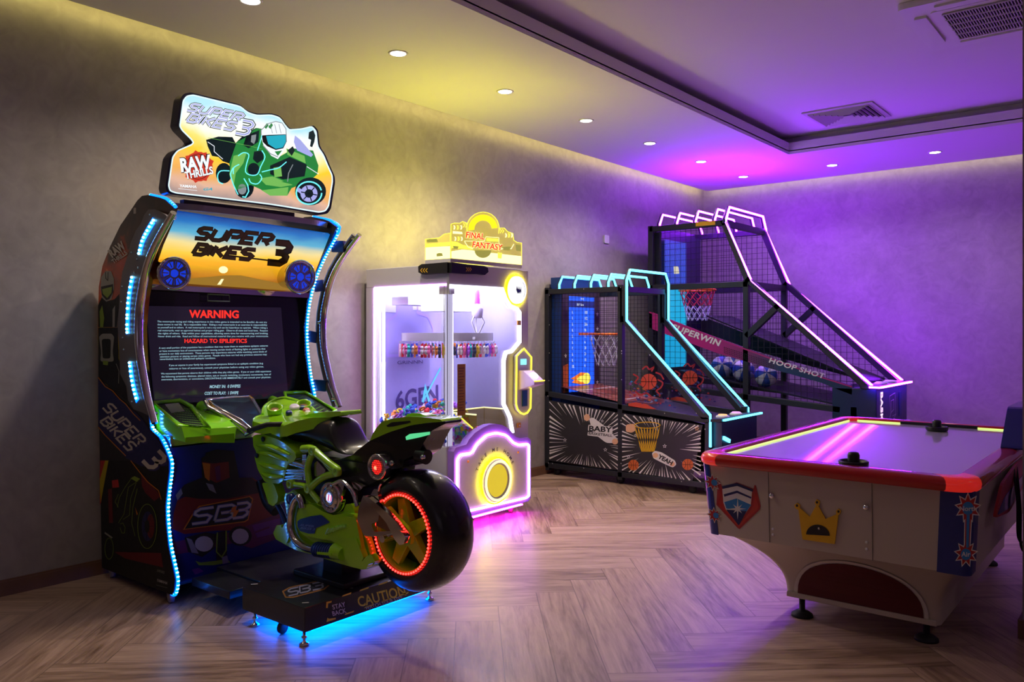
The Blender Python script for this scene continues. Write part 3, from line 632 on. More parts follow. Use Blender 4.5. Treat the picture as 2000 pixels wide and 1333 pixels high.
# clear printed acrylic wings (near + far)
def wing_art(y, sg):
    dy = y-NY; fr = lambda u, v, h=0: on_y(u, v, NY)+Vector((0, dy-h*sg, 0)); mb = MB()
    ball_art(mb, fr, 1267, 746, 15.5, 1, 3, .002)
    for q in ([(1236, 731), (1246, 738), (1240, 748), (1252, 752), (1262, 764)], [(1254, 722), (1262, 716), (1268, 722), (1276, 718), (1272, 726)], [(1284, 742), (1294, 748), (1290, 758), (1282, 764), (1290, 772)], [(1240, 764), (1250, 772), (1262, 768), (1272, 776)], [(1280, 728), (1290, 732), (1296, 742)]):
        mb.ribbon(fr, [(p.x, p.y) for p in curve([(a, b_, 0) for a, b_ in q], 4)], 3.0, 2, .0012)
    rnd = random.Random(5)
    def inside(x, y_): return 1226 < x < 1366 and y_ < 788+(x-1226)*.15 and y_ > 690+(x-1218)*.96
    for k in range(130):
        x, y_ = rnd.uniform(1226, 1345), rnd.uniform(745, 800)
        if not (inside(x-4, y_) and inside(x+4, y_+3)): continue
        r = rnd.uniform(1.2, 4.2); mb.poly(fr, [(x+r*rnd.uniform(.5, 1.2)*math.cos(a), y_+r*rnd.uniform(.4, .9)*math.sin(a)) for a in [2*PI*j/7 for j in range(7)]], rnd.choice([2, 2, 4, 4, 5, 6, 7, 4]), .0004+.00002*k)
    mb.poly(fr, [(1227, 789), (1240, 786), (1262, 790), (1282, 800), (1250, 798), (1227, 795)], 1, .001)
    mb.poly(fr, [(1225, 788), (1366, 820), (1366, 824), (1225, 798)], 3, .0008)
    return mb
artm = [M_acr, M_ballr, mat('dark_red_print', (.35, .02, .03), .5), M_bk, mat('indigo_print', (.03, .035, .16), .5), M_bluep, mat('rust_print', (.42, .12, .04), .5), mat('violet_print', (.16, .05, .25), .5)]
for y, sg in ((NY+.004, 1), (FY_-.01, 1)):
    ab = wing_art(y, sg); ab.poly3([Vector((x, y+.001, z)) for x, z in ((-3.93, .72), (-3.13, .665), (-3.91, kz-.02))], 0)
    ab.obj('printed_clear_wing', artm, t)
# back unit with the score screen
yc = (NY+FY_)/2; xs = -4.66
MB().box(-4.78, xs, NY+.06, FY_-.06, .3, 1.93).obj('back_unit', M_cab, t)
MB().box(xs+.001, xs+.01, NY+.075, FY_-.075, .80, 1.80).obj('backboard_print', mat('star_strip_print', (.05, .03, .05), .4), t)
sb = MB(); q = Qd((xs+.013, 6.60, 1.75), (xs+.013, 7.05, 1.75), (xs+.013, 7.05, .80), (xs+.013, 6.60, .80)); q.n = Vector((1, 0, 0))
sb.poly(q, [(0, 0), (1, 0), (1, 1), (0, 1)], 0); sb.poly(q, [(0, .045), (1, .045), (1, .115), (0, .115)], 1, .001)
sb.text(q, 'ready', .45, .03, .035, 2, .002, flip=-1, sx=1.6); sb.text(q, 'EASY  Game', .3, .095, .034, 2, .002, flip=-1, sx=1.5, bold=.01)
for k, s_ in enumerate(('180', '182', '206', '96', '72', '6', '30', '24', '18', '6')):
    sb.text(q, str(k+1)+'.', .10, .18+.063*k, .042, 2, .002, flip=-1, sx=2, bold=.02); sb.text(q, s_, .60, .18+.063*k, .046, 2, .002, flip=-1, sx=1.7, bold=.015)
sb.poly(q, circ(.68, .87, .16, .062, 18), 4, .003); sb.poly(q, [(.7, .81), (.45, .80), (.2, .84), (.05, .86), (.2, .875), (.1, .90), (.45, .93), (.7, .93)], 3, .0025)
sb.poly(q, [(.65, .83), (.4, .84), (.28, .87), (.42, .90), (.65, .91)], 4, .0032)
sb.obj('score_screen', [M_scr_b, M_scr_d, M_scr_w, M_scr_o, M_scr_y], t)
fb2 = Qd((xs+.013, 6.5, 1.75), (xs+.013, 7.15, 1.75), (xs+.013, 7.15, .8), (xs+.013, 6.5, .8)); fb2.n = Vector((1, 0, 0))
for x_, y_ in ((.06, .62), (.93, .18), (.93, .34), (.93, .92)): MB().poly(fb2, [(x_+.04*(1 if k % 2 == 0 else .45)*math.sin(PI*k/5), y_-.028*(1 if k % 2 == 0 else .45)*math.cos(PI*k/5)) for k in range(10)], 0, .002).obj('star_print', M_whitep, t)
MB().poly(fb2, [(.0, .72), (.14, .70), (.14, 1), (0, 1)], 0, .002).obj('ball_print', M_ball, t)
# rim and net
rc = Vector((-4.36, yc, 1.375))
MB().tube([rc+Vector((.17*math.cos(a), .17*math.sin(a), 0)) for a in [2*PI*k/28 for k in range(28)]], .011, 8, closed=True).box(xs+.01, rc.x-.16, yc-.06, yc+.06, 1.362, 1.388).obj('rim', M_orange, t)
m = MB(); net(m, rc+Vector((0, 0, -.01)), .165, .09, .30, 10, 4, .0028); m.obj('net', M_net, t)
# sloping court and ball return
q = Qd((xs, NY+.06, .86), (-3.12, NY+.06, .60), (-3.12, FY_-.06, .60), (xs, FY_-.06, .86)); cm = MB(); q.n = Vector((0, 0, 1))
cm.poly(q, [(0, 0), (1, 0), (1, 1), (0, 1)], 0); cm.poly(q, [(0, 0), (.55, 0), (.55, 1), (0, 1)], 1, .002)
for a in ([(.12, .0), (.12, 1)], [(.12, .3), (.4, .3), (.4, .7), (.12, .7)], [(.02, .1), (.5, .1)], [(.02, .9), (.5, .9)]): cm.ribbon(q, a, .012, 2, .004)
cm.ribbon(q, [(.4+.12*math.sin(a), .5-.2*math.cos(a)) for a in [PI*k/10 for k in range(11)]], .012, 2, .004)
cm.obj('court', [mat('dark_ramp', (.02, .02, .03), .5), mat('red_court', (.33, .07, .035), .35), M_whitep], t)
# front box with control deck and buttons
MB().box(-3.11, -2.98, NY+.05, FY_-.02, .09, .63).obj('front_panel', mat('dark_blue_front', (.012, .018, .04), .35), t)
MB().slab(Fr((-3.16, NY+.0, .625), (1, 0, .08), (0, 1, 0)), [(0, 0), (.20, 0), (.20, FY_-NY), (0, FY_-NY)], 0, .025).obj('control_deck', M_fr, t, bevel=.006)
MB().bar((-2.955, NY+.03, .652), (-2.955, FY_+.03, .652), .02, .016).obj('deck_neon', M_cyan, t)
for y, m_, nm in ((NY+.22, glow('amber_button', (1, .45, .12), 1.3), 'button'), (NY+.50, glow('violet_button', (.8, .3, 1), 1.3), 'button')):
    MB().lathe([(.058, 0), (.058, .012), (.045, .02), (0, .024)], (-3.05, y, .655), n=20).obj(nm, [M_whitep], t); MB().lathe([(.04, .02), (.036, .028), (0, .031)], (-3.05, y, .655), n=20).obj('button_light', m_, t)
for zz, y in ((.50, NY+.12), (.40, NY+.12)): MB().bar((-2.975, y-.05, zz), (-2.975, y+.07, zz-.04), .02, .03).obj('front_light', M_cyan, t)
for x, y in ((-4.70, NY+.06), (-3.98, NY+.06), (-3.25, NY+.06), (-4.70, FY_-.06), (-3.25, FY_-.06)):
    c = thing('x', (0, 0, 0), 'x', 'x') if 0 else None
    MB().lathe([(.0, -.016), (.034, -.016), (.034, .016), (0, .016)], (x, y, .035), (0, 1, 0), 16).box(x-.025, x+.025, y-.022, y+.022, .048, .068).obj('caster', M_rubber, t)
MB().box(-3.10, -3.08, NY+.05, FY_-.05, .07, .1).obj('base_strip', M_fr, t)

# ======== tall hoop machine, pink neon
NY2, FY2 = 7.95, 9.04
Xs = lambda u, v: (on_y(u, v, NY2).x, on_y(u, v, NY2).z)
bx, btz = Xs(1270, 445); tx, _ = Xs(1417, 432); kx, kz = Xs(1467, 549); lx, lz = Xs(1703, 754); btz = 2.55
t = thing('basketball_game', ((bx+lx)/2, (NY2+FY2)/2, 0), 'tall basketball arcade game with pink neon rails in the far corner', 'basketball game', 'basketball arcade games')
for y in (NY2+.03, FY2-.03):
    f = MB(); b = .06
    for p, q in (((bx, .05), (bx, btz)), ((bx, btz-.02), (tx-.02, btz-.02)), ((tx-.03, btz), (kx-.04, kz)), ((kx-.045, kz+.02), (lx-.05, lz-.02)), ((kx-.06, kz), (kx-.06, .05)), ((bx, kz-.03), (kx-.05, kz-.03)), ((kx-.05, 1.36), (kx+.27, kz-.26)), ((bx, .82), (lx-.3, .66)), ((kx+1.0, .05), (kx+1.0, .68))):
        f.bar((p[0], y, p[1]), (q[0], y, q[1]), b, b, up=(0, 1, 0), ext=.015)
    f.obj('side_frame', M_fr, t, bevel=.004)
for x, z in ((bx, .1), (bx, btz-.02), (tx-.03, btz-.02), (kx-.06, kz-.03), (kx-.06, .1)): MB().bar((x, NY2+.05, z), (x, FY2-.05, z), .06).obj('cross_bar', M_fr, t)
z1 = 2.70; y0, y1 = NY2+.01, FY2-.01
for x in (-4.40, -4.19, -3.97, -3.75):
    hp = hoop_pts(x, btz, z1-.01, y0+.02, y1-.02, .07); o = MB().tube(hp, .0105, 8).obj('neon_hoop', M_pink, t); MB().tube([Vector(p)+Vector((-.022, 0, 0)) for p in hp], .014, 6).obj('hoop_pipe', M_fr, o)
pts = hoop_pts(tx, btz-.02, z1, y0, y1, .09)
path = [(lx, y0, lz), (kx, y0, kz)]+pts+[(kx, y1, kz), (lx, y1, lz)]
o = MB().tube(path, .0115, 8).obj('neon_hoop', M_pink, t); MB().tube([Vector(p)+Vector((-.026, 0, -.004)) for p in pts], .017, 6).obj('hoop_pipe', M_fr, o)
for y in (NY2+.035, FY2-.03):
    m = MB(); fs = fside(y); wire(m, fs, [(bx, kz), (kx-.05, kz), (tx-.02, btz-.04), (bx, btz-.04)], .062, .0018); wire(m, fs, [(bx, .82), (lx-.25, .68), (lx-.06, lz-.03), (kx-.05, kz), (bx, kz)], .062, .0018); m.obj('wire_net', M_mesh, t)
p = Xs(1378, 440); MB().box(p[0]-.11, p[0]+.11, NY2-.006, NY2, btz-.035, btz+.01).obj('yellow_label', M_yel, t)
# printed ramp band, fading from magenta to teal
def band_mat():
    m = bpy.data.materials.new('magenta_teal_print'); m.use_nodes = True; N, L = m.node_tree.nodes, m.node_tree.links; b_ = N['Principled BSDF']; tc = N.new('ShaderNodeTexCoord'); s_ = N.new('ShaderNodeSeparateXYZ')
    r = N.new('ShaderNodeMapRange'); r.inputs[1].default_value = -4.4; r.inputs[2].default_value = -2.6; c = N.new('ShaderNodeValToRGB'); c.color_ramp.elements[0].color = (.45, .015, .18, 1); c.color_ramp.elements[1].color = (.006, .03, .09, 1); c.color_ramp.elements[0].position = .3; c.color_ramp.elements[1].position = .75
    L.new(tc.outputs['Object'], s_.inputs[0]); L.new(s_.outputs[0], r.inputs[0]); L.new(r.outputs[0], c.inputs[0]); L.new(c.outputs[0], b_.inputs['Base Color']); b_.inputs['Roughness'].default_value = .45; return m
M_band = band_mat()
band = [Xs(u, v) for u, v in ((1268, 608), (1386, 655), (1471, 686), (1609, 737), (1664, 754), (1664, 772), (1604, 748), (1496, 718), (1400, 690), (1330, 664), (1268, 641))]
for y, sg in ((NY2+.0, 1), (FY2-.06, 1)):
    fr = lambda x, z, h=0, y=y: Vector((x, y-h, z)); m = MB(); m.slab(fr, band, -.012, 0, 0)
    if y < 8:
        fp = lambda u, v, h=0: on_y(u, v, NY2)+Vector((0, -h, 0))
        m.fit(fp, 'SUPERWIN', 1308, 1407, 660, 12, 1, .003, bold=.035, rot=-.335, flip=-1, shear=.1, space=1.08); m.fit(fp, 'HOOP SHOT', 1499, 1611, 724, 10, 1, .003, bold=.03, rot=-.29, flip=-1, shear=.1, space=1.1)
        m.ribbon(fp, [(1268, 610), (1386, 657), (1471, 688), (1609, 739), (1664, 756)], 2.6, 2, .0015)
        for k in range(30):
            for j in range(4):
                uu = 1415+k*3.3; vv = 679+k*1.05+j*3.4; m.poly(fp, circ(uu, vv, 1.0, 1.2, 6), 3, .0016)
    m.obj('ramp_side_panel', [M_band if y < 8 else M_bk, M_whitep, M_mag, M_bk], t)
# back screen, ramp, tray
sx_ = bx+.12
MB().box(bx-.02, bx+.10, NY2+.07, FY2-.07, .5, 2.5).obj('back_unit', mat('dark_back_unit', (.012, .014, .03), .4), t)
q = Qd((sx_, NY2+.10, 2.42), (sx_, NY2+.62, 2.42), (sx_, NY2+.62, 1.0), (sx_, NY2+.10, 1.0)); q.n = Vector((1, 0, 0))
m = MB().poly(q, [(0, 0), (1, 0), (1, .36), (0, .36)], 0).poly(q, [(0, .36), (1, .36), (1, 1), (0, 1)], 1)
for j in range(6):
    for k in range(9): m.ribbon(q, [(.05+k*.107, .02+j*.056), (.05+k*.107+.03, .055+j*.056)], .02, 2, .001)
m.poly(q, rpoly([(.40, .20), (.62, .20), (.66, .255), (.42, .262)], .2), 3, .003); m.poly(q, [(0, .36), (1, .36), (1, .375), (0, .375)], 3, .002); 
m.obj('game_screen', [glow('screen_indigo', (.015, .06, .5), .8), M_scr_c, glow('screen_dot', (.02, .12, .7), .8), glow('screen_cream', (.8, .75, .5), .7)], t)
for k, (z0_, z1_, o_) in enumerate(((1.62, 1.02, 0.02), (1.00, .78, -.05))):
    q = Qd((bx+.15, NY2+.08, z0_-.1), (lx-.05, NY2+.08, z1_-.25), (lx-.05, FY2-.08, z1_-.25), (bx+.15, FY2-.08, z0_-.1)) if k == 0 else Qd((bx+.3, NY2+.08, .98), (lx-.3, NY2+.08, .70), (lx-.3, FY2-.08, .70), (bx+.3, FY2-.08, .98)); q.n = Vector((0, 0, 1))
    if k == 1: MB().slab(q, [(0, 0), (1, 0), (1, 1), (0, 1)], -.015, 0).obj('ball_tray', mat('dark_tray', (.012, .012, .02), .45), t)
q = Qd((bx+.5, NY2+.35, 1.58), (lx-.15, NY2+.35, .92), (lx-.15, FY2-.08, .92), (bx+.5, FY2-.08, 1.58)); q.n = Vector((0, 0, 1))
MB().slab(q, [(0, 0), (1, 0), (1, 1), (0, 1)], -.015, 0).obj('return_ramp', mat('black_ramp', (.008, .008, .012), .5), t)
rc = on_y(1362, 567, 8.45); yc2 = 8.45; r_ = .20
MB().tube([rc+Vector((r_*math.cos(a), r_*math.sin(a), 0)) for a in [2*PI*k/28 for k in range(28)]], .012, 8, closed=True).box(rc.x-.36, rc.x-r_+.02, yc2-.07, yc2+.07, rc.z-.014, rc.z+.014).obj('rim', M_orange, t)
MB().box(rc.x-.42, rc.x-.34, yc2-.06, yc2+.06, rc.z-.10, rc.z+.03).box(rc.x-.40, rc.x-.36, yc2-.03, yc2+.03, rc.z-.5, rc.z-.08).box(sx_, rc.x-.38, yc2-.03, yc2+.03, rc.z-.5, rc.z-.44).obj('rim_mount', M_blk, t)
m = MB(); net(m, rc+Vector((0, 0, -.012)), .19, .11, .33, 12, 6, .004, 0, 1); m.obj('net', [mat('red_net', (.6, .03, .05), .6), M_net], t)
# front box
MB().box(lx-.36, lx+.04, NY2, FY2, .05, lz-.03).obj('front_box', mat('deep_blue_box', (.008, .02, .07), .35), t, bevel=.006)
MB().slab(Fr((lx-.1, NY2-.01, lz-.028), (1, 0, 0), (0, 1, 0)), [(0, 0), (.17, 0), (.17, FY2-NY2+.02), (0, FY2-NY2+.02)], 0, .03).obj('control_deck', M_fr, t, bevel=.006)
MB().bar((lx+.075, NY2+.0, lz-.014), (lx+.075, FY2+.03, lz-.014), .022, .016).obj('deck_neon', M_pink, t); MB().bar((lx-.02, NY2-.014, lz-.014), (lx+.075, NY2-.014, lz-.014), .02, .016).obj('deck_neon', M_pink, t)
for y in (NY2+.3, NY2+.62): MB().lathe([(.06, 0), (.06, .012), (.04, .022), (0, .024)], (lx, y, lz+.002), n=20).obj('button', M_whitep, t)
m = MB(); fx = lambda a, b_, h=0: Vector((lx+.042+h, a, b_)); m.text(lambda a, b_, h=0: Vector((lx+.042+h, NY2+.13+a, lz-.06+b_)), 'BASKETBALL', .0, 0, .10, 0, .001, rot=-PI/2, bold=.03, sx=1.15, space=1.05)
m.obj('front_lettering', [M_pinkw], t)
m = MB(); fr = lambda a, b_, h=0: Vector((lx+.042+h, NY2+.43+a, lz-.12+b_))
for pp in ([(0, 0), (.2, .02), (.22, -.2), (.05, -.26), (.0, 0)], [(.05, -.05), (.15, -.04), (.15, -.14), (.06, -.16), (.05, -.05)], [(-.02, -.22), (.06, -.16)], [(.1, -.2), (.24, -.19)]): m.ribbon(fr, pp, .008, 0, .001)
m.obj('hoop_logo', [mat('grey_print', (.4, .4, .45), .5)], t); MB().box(lx+.041, lx+.046, NY2+.78, NY2+.86, lz-.34, lz-.10).obj('bill_slot', M_teal, t)
# loose blue-white balls lying in the tray
M_bb = mat('blue_ball_leather', (.02, .08, .40), .45); M_bw = mat('white_ball_leather', (.7, .7, .76), .45)
def make_ball(loc, lab, grp):
    b_ = MB(); b_.sphere((0, 0, 0), .115, 24)
    for i, f_ in enumerate(b_.f):
        c_ = sum((b_.v[k] for k in f_), Vector())/4; b_.m[i] = int(math.floor((math.atan2(c_.y, c_.x)+PI)/(PI/4))) % 2
    o_ = b_.obj('basketball', [M_bb, M_bw]); o_.location = loc; o_.rotation_euler = (1.2, .4, .3); return tag(o_, lab, 'basketball', grp)
trayz = lambda x: .98+(x-(bx+.3))/((lx-.3)-(bx+.3))*(.70-.98)
for (u, yy), lab in zip(((1410, 8.15), (1452, 8.18), (1432, 8.42), (1496, 8.14)), ('blue and white basketball lying leftmost in the tray of the tall hoop game', 'blue and white basketball behind the front post of the tall hoop game', 'blue and white basketball lying behind the two nearer ones in the tray', 'blue and white basketball furthest down the tray of the tall hoop game')):
    p = on_y(u, 700, yy); make_ball((p.x, yy, trayz(p.x)+.118), lab, 'balls in the tall hoop game')
# wall socket between the two games
w = MB().slab(Fr((LEFT+.001, 7.50, 2.36), (0, 1, 0), (0, 0, 1)), rpoly([(0, 0), (.09, 0), (.09, .09), (0, .09)], .15), 0, .012).obj('wall_switch', M_white, bevel=.003); tag(w, 'small white switch on the left wall behind the tall hoop game', 'switch')
# ------------------------------------------------------------------ crane (prize) machine
CX0, CX1, CY0, CY1, CT = -4.76, -3.893, 4.10, 4.972, 1.87
M_cw = mat('white_lacquer', (.62, .60, .62), .3, var=.02); M_vled = glow('violet_white_led', (.70, .26, 1), 14); M_wled = glow('white_led', (.85, .78, 1), 4); M_purp = mat('purple_trim', (.45, .24, .82), .35)
M_yled = glow('yellow_led', (1, .86, .05), 1.6); M_ypale = glow('pale_yellow_led', (1, .92, .45), 1.3); M_ydim = glow('yellow_glow_acrylic', (.85, .62, .03), .75); M_glass = clear('machine_glass', (.97, .97, 1), .96)
M_lav = mat('lavender_panel', (.36, .30, .72), .3); M_redt = glow('red_letters', (.95, .05, .0), 1.0); M_gold = mat('gold_sign', (.62, .30, .02), .4); M_ink = mat('violet_ink', (.06, .03, .20), .5)
t = thing('claw_machine', ((CX0+CX1)/2, (CY0+CY1)/2, 0), 'white prize crane machine with violet neon outline, yellow lit header and round prize door', 'claw machine')
F_, Sd = Pl('x', CX1, 1), Pl('y', CY0, -1); D_ = .02
MB().box(CX0, CX1-.03, CY0, CY1, .07, .60).obj('base', M_cw, t, bevel=.006)
MB().box(CX0, CX1, CY0, CY1, 1.73, CT).obj('top_box', M_cw, t, bevel=.004)
MB().box(CX0, CX0+.09, CY0, CY0+.07, .6, 1.73).obj('back_post', M_cw, t); MB().box(CX0, CX0+.09, CY1-.07, CY1, .6, 1.73).obj('back_post', M_cw, t)
MB().box(CX0, CX0+.012, CY0+.07, CY1-.07, .6, 1.73).obj('back_panel', M_lav, t)
# stepped white shapes, lettering and blue slash on the back panel
bp = MB(); B_ = lambda u, v, h=0: on_x(u, v, CX0+.013)+Vector((h, 0, 0))
q = Qd((CX0+.014, CY0+.07, 1.73), (CX0+.014, CY1-.07, 1.73), (CX0+.014, CY1-.07, .6), (CX0+.014, CY0+.07, .6)); q.n = Vector((1, 0, 0))
bp.poly(q, [(0, 0), (1, 0), (1, .14), (.55, .14), (.55, .08), (.3, .08), (.3, .16), (0, .16)], 0, .001)
bp.poly(q, [(.0, .5), (.16, .5), (.13, .75), (.13, 1), (0, 1)], 0, .001)
bp.ribbon(q, [(.62, .03), (.62, .16), (.78, .18), (.86, .26), (.86, .46), (.18, .46), (.18, .22), (.3, .18), (.36, .10), (.5, .09)], .02, 3, .0015)
bp.fit(q, '6GEN', .30, .95, .82, .13, 1, .002, bold=.02, rot=.04, flip=-1)
bp.fit(q, 'GRINNN', .32, .7, .52, .025, 1, .002, flip=-1)
bp.ribbon(q, [(.72, .78), (.98, .56)], .018, 2, .003); bp.ribbon(q, [(.70, .80), (.74, .70), (.8, .8)], .03, 2, .0025)
bp.obj('back_print', [M_cw, M_ink, glow('blue_slash', (.1, .55, 1), 1.1), mat('lilac_line', (.42, .3, .85), .4)], t)
MB().box(CX0+.1, CX1-.12, CY0+.06, CY1-.06, 1.715, 1.729).obj('light_panel', glow('inside_light', (.74, .70, 1), 32), t)
for x_, y_ in ((CX0+.10, CY0+.085), (CX0+.10, CY1-.10), (CX1-.058, CY0+.082)): MB().tube([(x_, y_, .62), (x_, y_, 1.71)], .011, 8).obj('inside_light_tube', glow('inside_tube', (.80, .76, 1), 7), t)
MB().box(CX0+.12, CX0+.30, CY0+.15, CY1-.15, 1.60, 1.715).box(CX0+.3, CX1-.3, CY0+.28, CY1-.28, 1.55, 1.715).obj('gantry', M_cw, t, bevel=.004)
for y in (CY0+.11, CY1-.13): MB().box(CX0+.05, CX1-.1, y, y+.03, 1.66, 1.70).obj('gantry_rail', M_cw, t)
# corner column inside the glass, and panes
MB().box(CX1-.075, CX1-.04, CY0+.035, CY0+.075, .6, 1.73).obj('corner_column', glow('lit_column', (.80, .74, 1), .62), t)  # column given its own glow, standing for the back light on it
MB().box(CX0+.09, CX1-.002, CY0+.002, CY0+.007, .6, 1.73).obj('side_glass', M_glass, t); MB().box(CX0+.09, CX1-.03, CY1-.007, CY1-.002, .6, 1.73).obj('side_glass', mat('lavender_lit_glass', (.42, .40, .68), .25, alpha=.55), t)  # far pane is tinted and hazed to carry the lavender light on it
MB().box(CX1-.008, CX1-.003, CY0+.008, CY1-.02, .6, 1.73).obj('front_glass', M_glass, t)
MB().bar((CX0+.093, CY0-.001, .6), (CX0+.093, CY0-.001, 1.725), .012, .006).bar((CX0+.093, CY0-.001, 1.725), (CX1, CY0-.001, 1.725), .006, .012).obj('side_neon', M_vled, t)
MB().box(CX1-.10, CX1-.003, CY0+.0, CY0+.055, 1.66, 1.73).obj('hinge_plate', M_cw, t)
for dx in (.018, .05): MB().bar((CX1-dx, CY0-.001, .6), (CX1-dx, CY0-.001, 1.73), .004, .003).obj('glass_edge', M_chrome, t)
# front frame plate with shaped opening
con = [(876.6, 559.6), (979, 565.6), (985.6, 584), (995, 599), (1008, 604), (1013, 611), (1013, 668), (997.6, 686), (986, 689), (982, 705), (982, 790), (988, 802), (994.5, 816), (999.5, 846)]
pl = MB(); pl.slab(F_, [(876.6, 519), (1030.5, 530), (1030.5, 611), (1013, 611), (1008, 604), (995, 599), (985.6, 584), (979, 565.6), (876.6, 559.6)], -.02, .004).slab(F_, [(1013, 611), (1030.5, 611), (1030.5, 866), (999.5, 866)]+con[5:][::-1][:-1], -.02, .004); pl.obj('front_frame', M_cw, t)
m = MB(); m.ribbon(F_, con, 7.5, 0, .0075); m.obj('window_neon', M_wled, t)
# lower door plate
arch_o = [(880.5, 882), (884, 874), (905, 868), (910, 858), (922, 845), (937.6, 835), (950, 829.5), (962, 828), (975, 830), (986, 836), (1002, 853.5), (1012, 856), (1026.7, 855), (1031, 860)]
low = arch_o+[(1031, 972), (1026, 979), (890, 1013), (880.5, 1008)]
MB().slab(F_, low, -.03, .03).obj('prize_door_panel', M_purp, t, bevel=.006)
inn = [(886, 897), (892, 888), (914, 885), (924, 867), (943, 850), (962, 845.5), (982, 850), (996, 865), (1006, 869), (1026, 867), (1026, 968), (1020, 972), (892, 1001), (886, 996)]
ic = (956, 925); inn2 = [(ic[0]+(x-ic[0])*.93, ic[1]+(y-ic[1])*.93) for x, y in inn]
MB().slab(F_, inn2, .031, .034).obj('door_face', mat('white_door_face', (.8, .78, .8), .35), t)
P = [F_(x, y, .036) for x, y in rpoly(inn, .25, 3)]; MB().tube(P, .0085, 8, closed=True).obj('door_neon', M_vled, t)
# hatch seams, screws, arch lettering
m = MB()
for u, a, b in ((923, 872, 985), (1, 0, 0), (992, 880, 962)):
    if u > 1: m.ribbon(F_, [(u, a), (u, b)], .8, 0, .0346)
m.obj('door_seam_lines', M_seam, t) if 0 else None
M_ystr = glow('strong_yellow_led', (1, .80, .0), 26); cc = F_(960, 937.6); R_ = .15
fd = Fr(cc+Vector((.034, 0, 0)), (0, 1, 0), (0, 0, 1))

MB().lathe([(R_*.80, .0), (R_*1.06, .0), (R_*1.06, .02), (R_*.98, .03), (R_*.80, .03)], fd(0, 0), (1, 0, 0), 40, closed=True).obj('round_door_ring', M_cw, t)
MB().tube([fd(R_*.93*math.cos(a), R_*.93*math.sin(a), .034) for a in [2*PI*k/40 for k in range(40)]], .009, 8, closed=True).obj('ring_neon', M_ypale, t)
MB().tube([fd(R_*1.13*math.cos(a), R_*1.13*math.sin(a), .010) for a in [2*PI*k/40 for k in range(40)]], .006, 6, closed=True).obj('ring_neon', M_ystr, t)
MB().lathe([(R_*.80, .018), (R_*.76, -.0), (R_*.70, .004), (0, .004)], fd(0, 0), (1, 0, 0), 40).obj('prize_door', M_ydim, t)
m = MB()
for k, z in enumerate((.05, .03, .01, -.02, -.04)): m.ribbon(fd, [(-.06, z), (.05+.01*k, z)], .004, 0, .006)
m.poly(fd, [(.02, .08), (.075, .05), (.10, 0), (.07, -.06), (.04, -.02)], 1, .0055); m.obj('prize_door_print', [M_cw, M_gold], t)
m = MB()
for k, ch in enumerate('TAKE ME HOME'):
    a = math.radians(152-k*11.3); r = R_*1.42; o_ = Vector((r*math.cos(a), r*math.sin(a)))
    if ch != ' ': m.text(fd, ch, o_.x, o_.y, .036, 0, .003, 'c', bold=.02, rot=a-PI/2, sx=1.1)
m.obj('arch_lettering', M_ink, t)
for u, v in ((907, 901), (1005, 883)): MB().lathe([(0, .008), (.008, .006), (.01, 0)], F_(u, v, .034), (1, 0, 0), 12).obj('door_lock', M_gold, t)
# badge
bc = F_(1006, 567); fb_ = Fr(bc+Vector((.004, 0, 0)), (0, 1, 0), (0, 0, 1))
MB().tube([fb_(.112*math.cos(a), .112*math.sin(a), .006) for a in [2*PI*k/36 for k in range(36)]], .006, 6, closed=True).obj('badge_neon', M_ystr, t); MB().lathe([(0, .03), (.098, .03), (.104, .024), (.104, .004)], fb_(0, 0), (1, 0, 0), 36).obj('badge', glow('badge_white', (1, 1, 1), .95), t)
m = MB()
for k in range(5): m.poly(fb_, [(-.02+.012*k, .03-.02*(k % 2)), (-.002+.008*k, -.012), (-.012+.01*k, -.03), (-.03+.012*k, .0)], k % 2, .0312+.0004*k)
m.ribbon(fb_, circ(0, 0, .078, n=14, a0=-.7, a1=.9), .003, 0, .031); m.obj('badge_print', [M_ink, M_bluep], t)
# control pod
pod = [(1016, 681), (1001.5, 696), (1000.6, 790), (1004, 801), (1010, 807), (1016, 809), (1023, 806), (1029, 797), (1030.5, 698)]

MB().slab(F_, pod, .010, .035).obj('control_pod', M_cw, t, bevel=.004)
P = [F_(x, y, .037) for x, y in pod]; MB().tube(P, .006, 6, closed=True).obj('pod_neon', glow('pod_yellow_led', (1, .82, .02), 4), t)
c = F_(1015, 707, .036); MB().box(c.x, c.x+.004, c.y-.035, c.y+.035, c.z-.022, c.z+.022).obj('credit_display', glow('credit_cyan', (.3, .9, 1), 1.0), t)
c = F_(1016, 738, .034); w = .062
j = MB(); j.add([c+Vector(p) for p in ((0, -w, .06), (0, w, .06), (0, w, -.09), (0, -w, -.09), (.05, -w, .055), (.05, w, .055), (.15, w, -.02), (.15, -w, -.02), (.15, w, -.045), (.15, -w, -.045))],
     [(0, 1, 5, 4), (4, 5, 6, 7), (7, 6, 8, 9), (9, 8, 2, 3), (0, 4, 7, 9, 3), (1, 2, 8, 6, 5)])
j.obj('joystick_shelf', mat('lilac_shelf', (.55, .42, .72), .35), t, bevel=.004)
MB().bar(c+Vector((.152, -w, -.018)), c+Vector((.152, w, -.018)), .008, .008).obj('shelf_edge', M_yled, t)
MB().lathe([(0, .018), (.028, .014), (.034, 0)], c+Vector((.10, 0, .018)), (.6, 0, .8), 16).obj('start_button', M_wled, t)
c = F_(1017, 778, .036); MB().box(c.x, c.x+.006, c.y-.03, c.y+.03, c.z-.06, c.z+.06).obj('card_reader', mat('reader_blue', (.01, .10, .25), .3), t)
c = F_(1014, 641, .01)
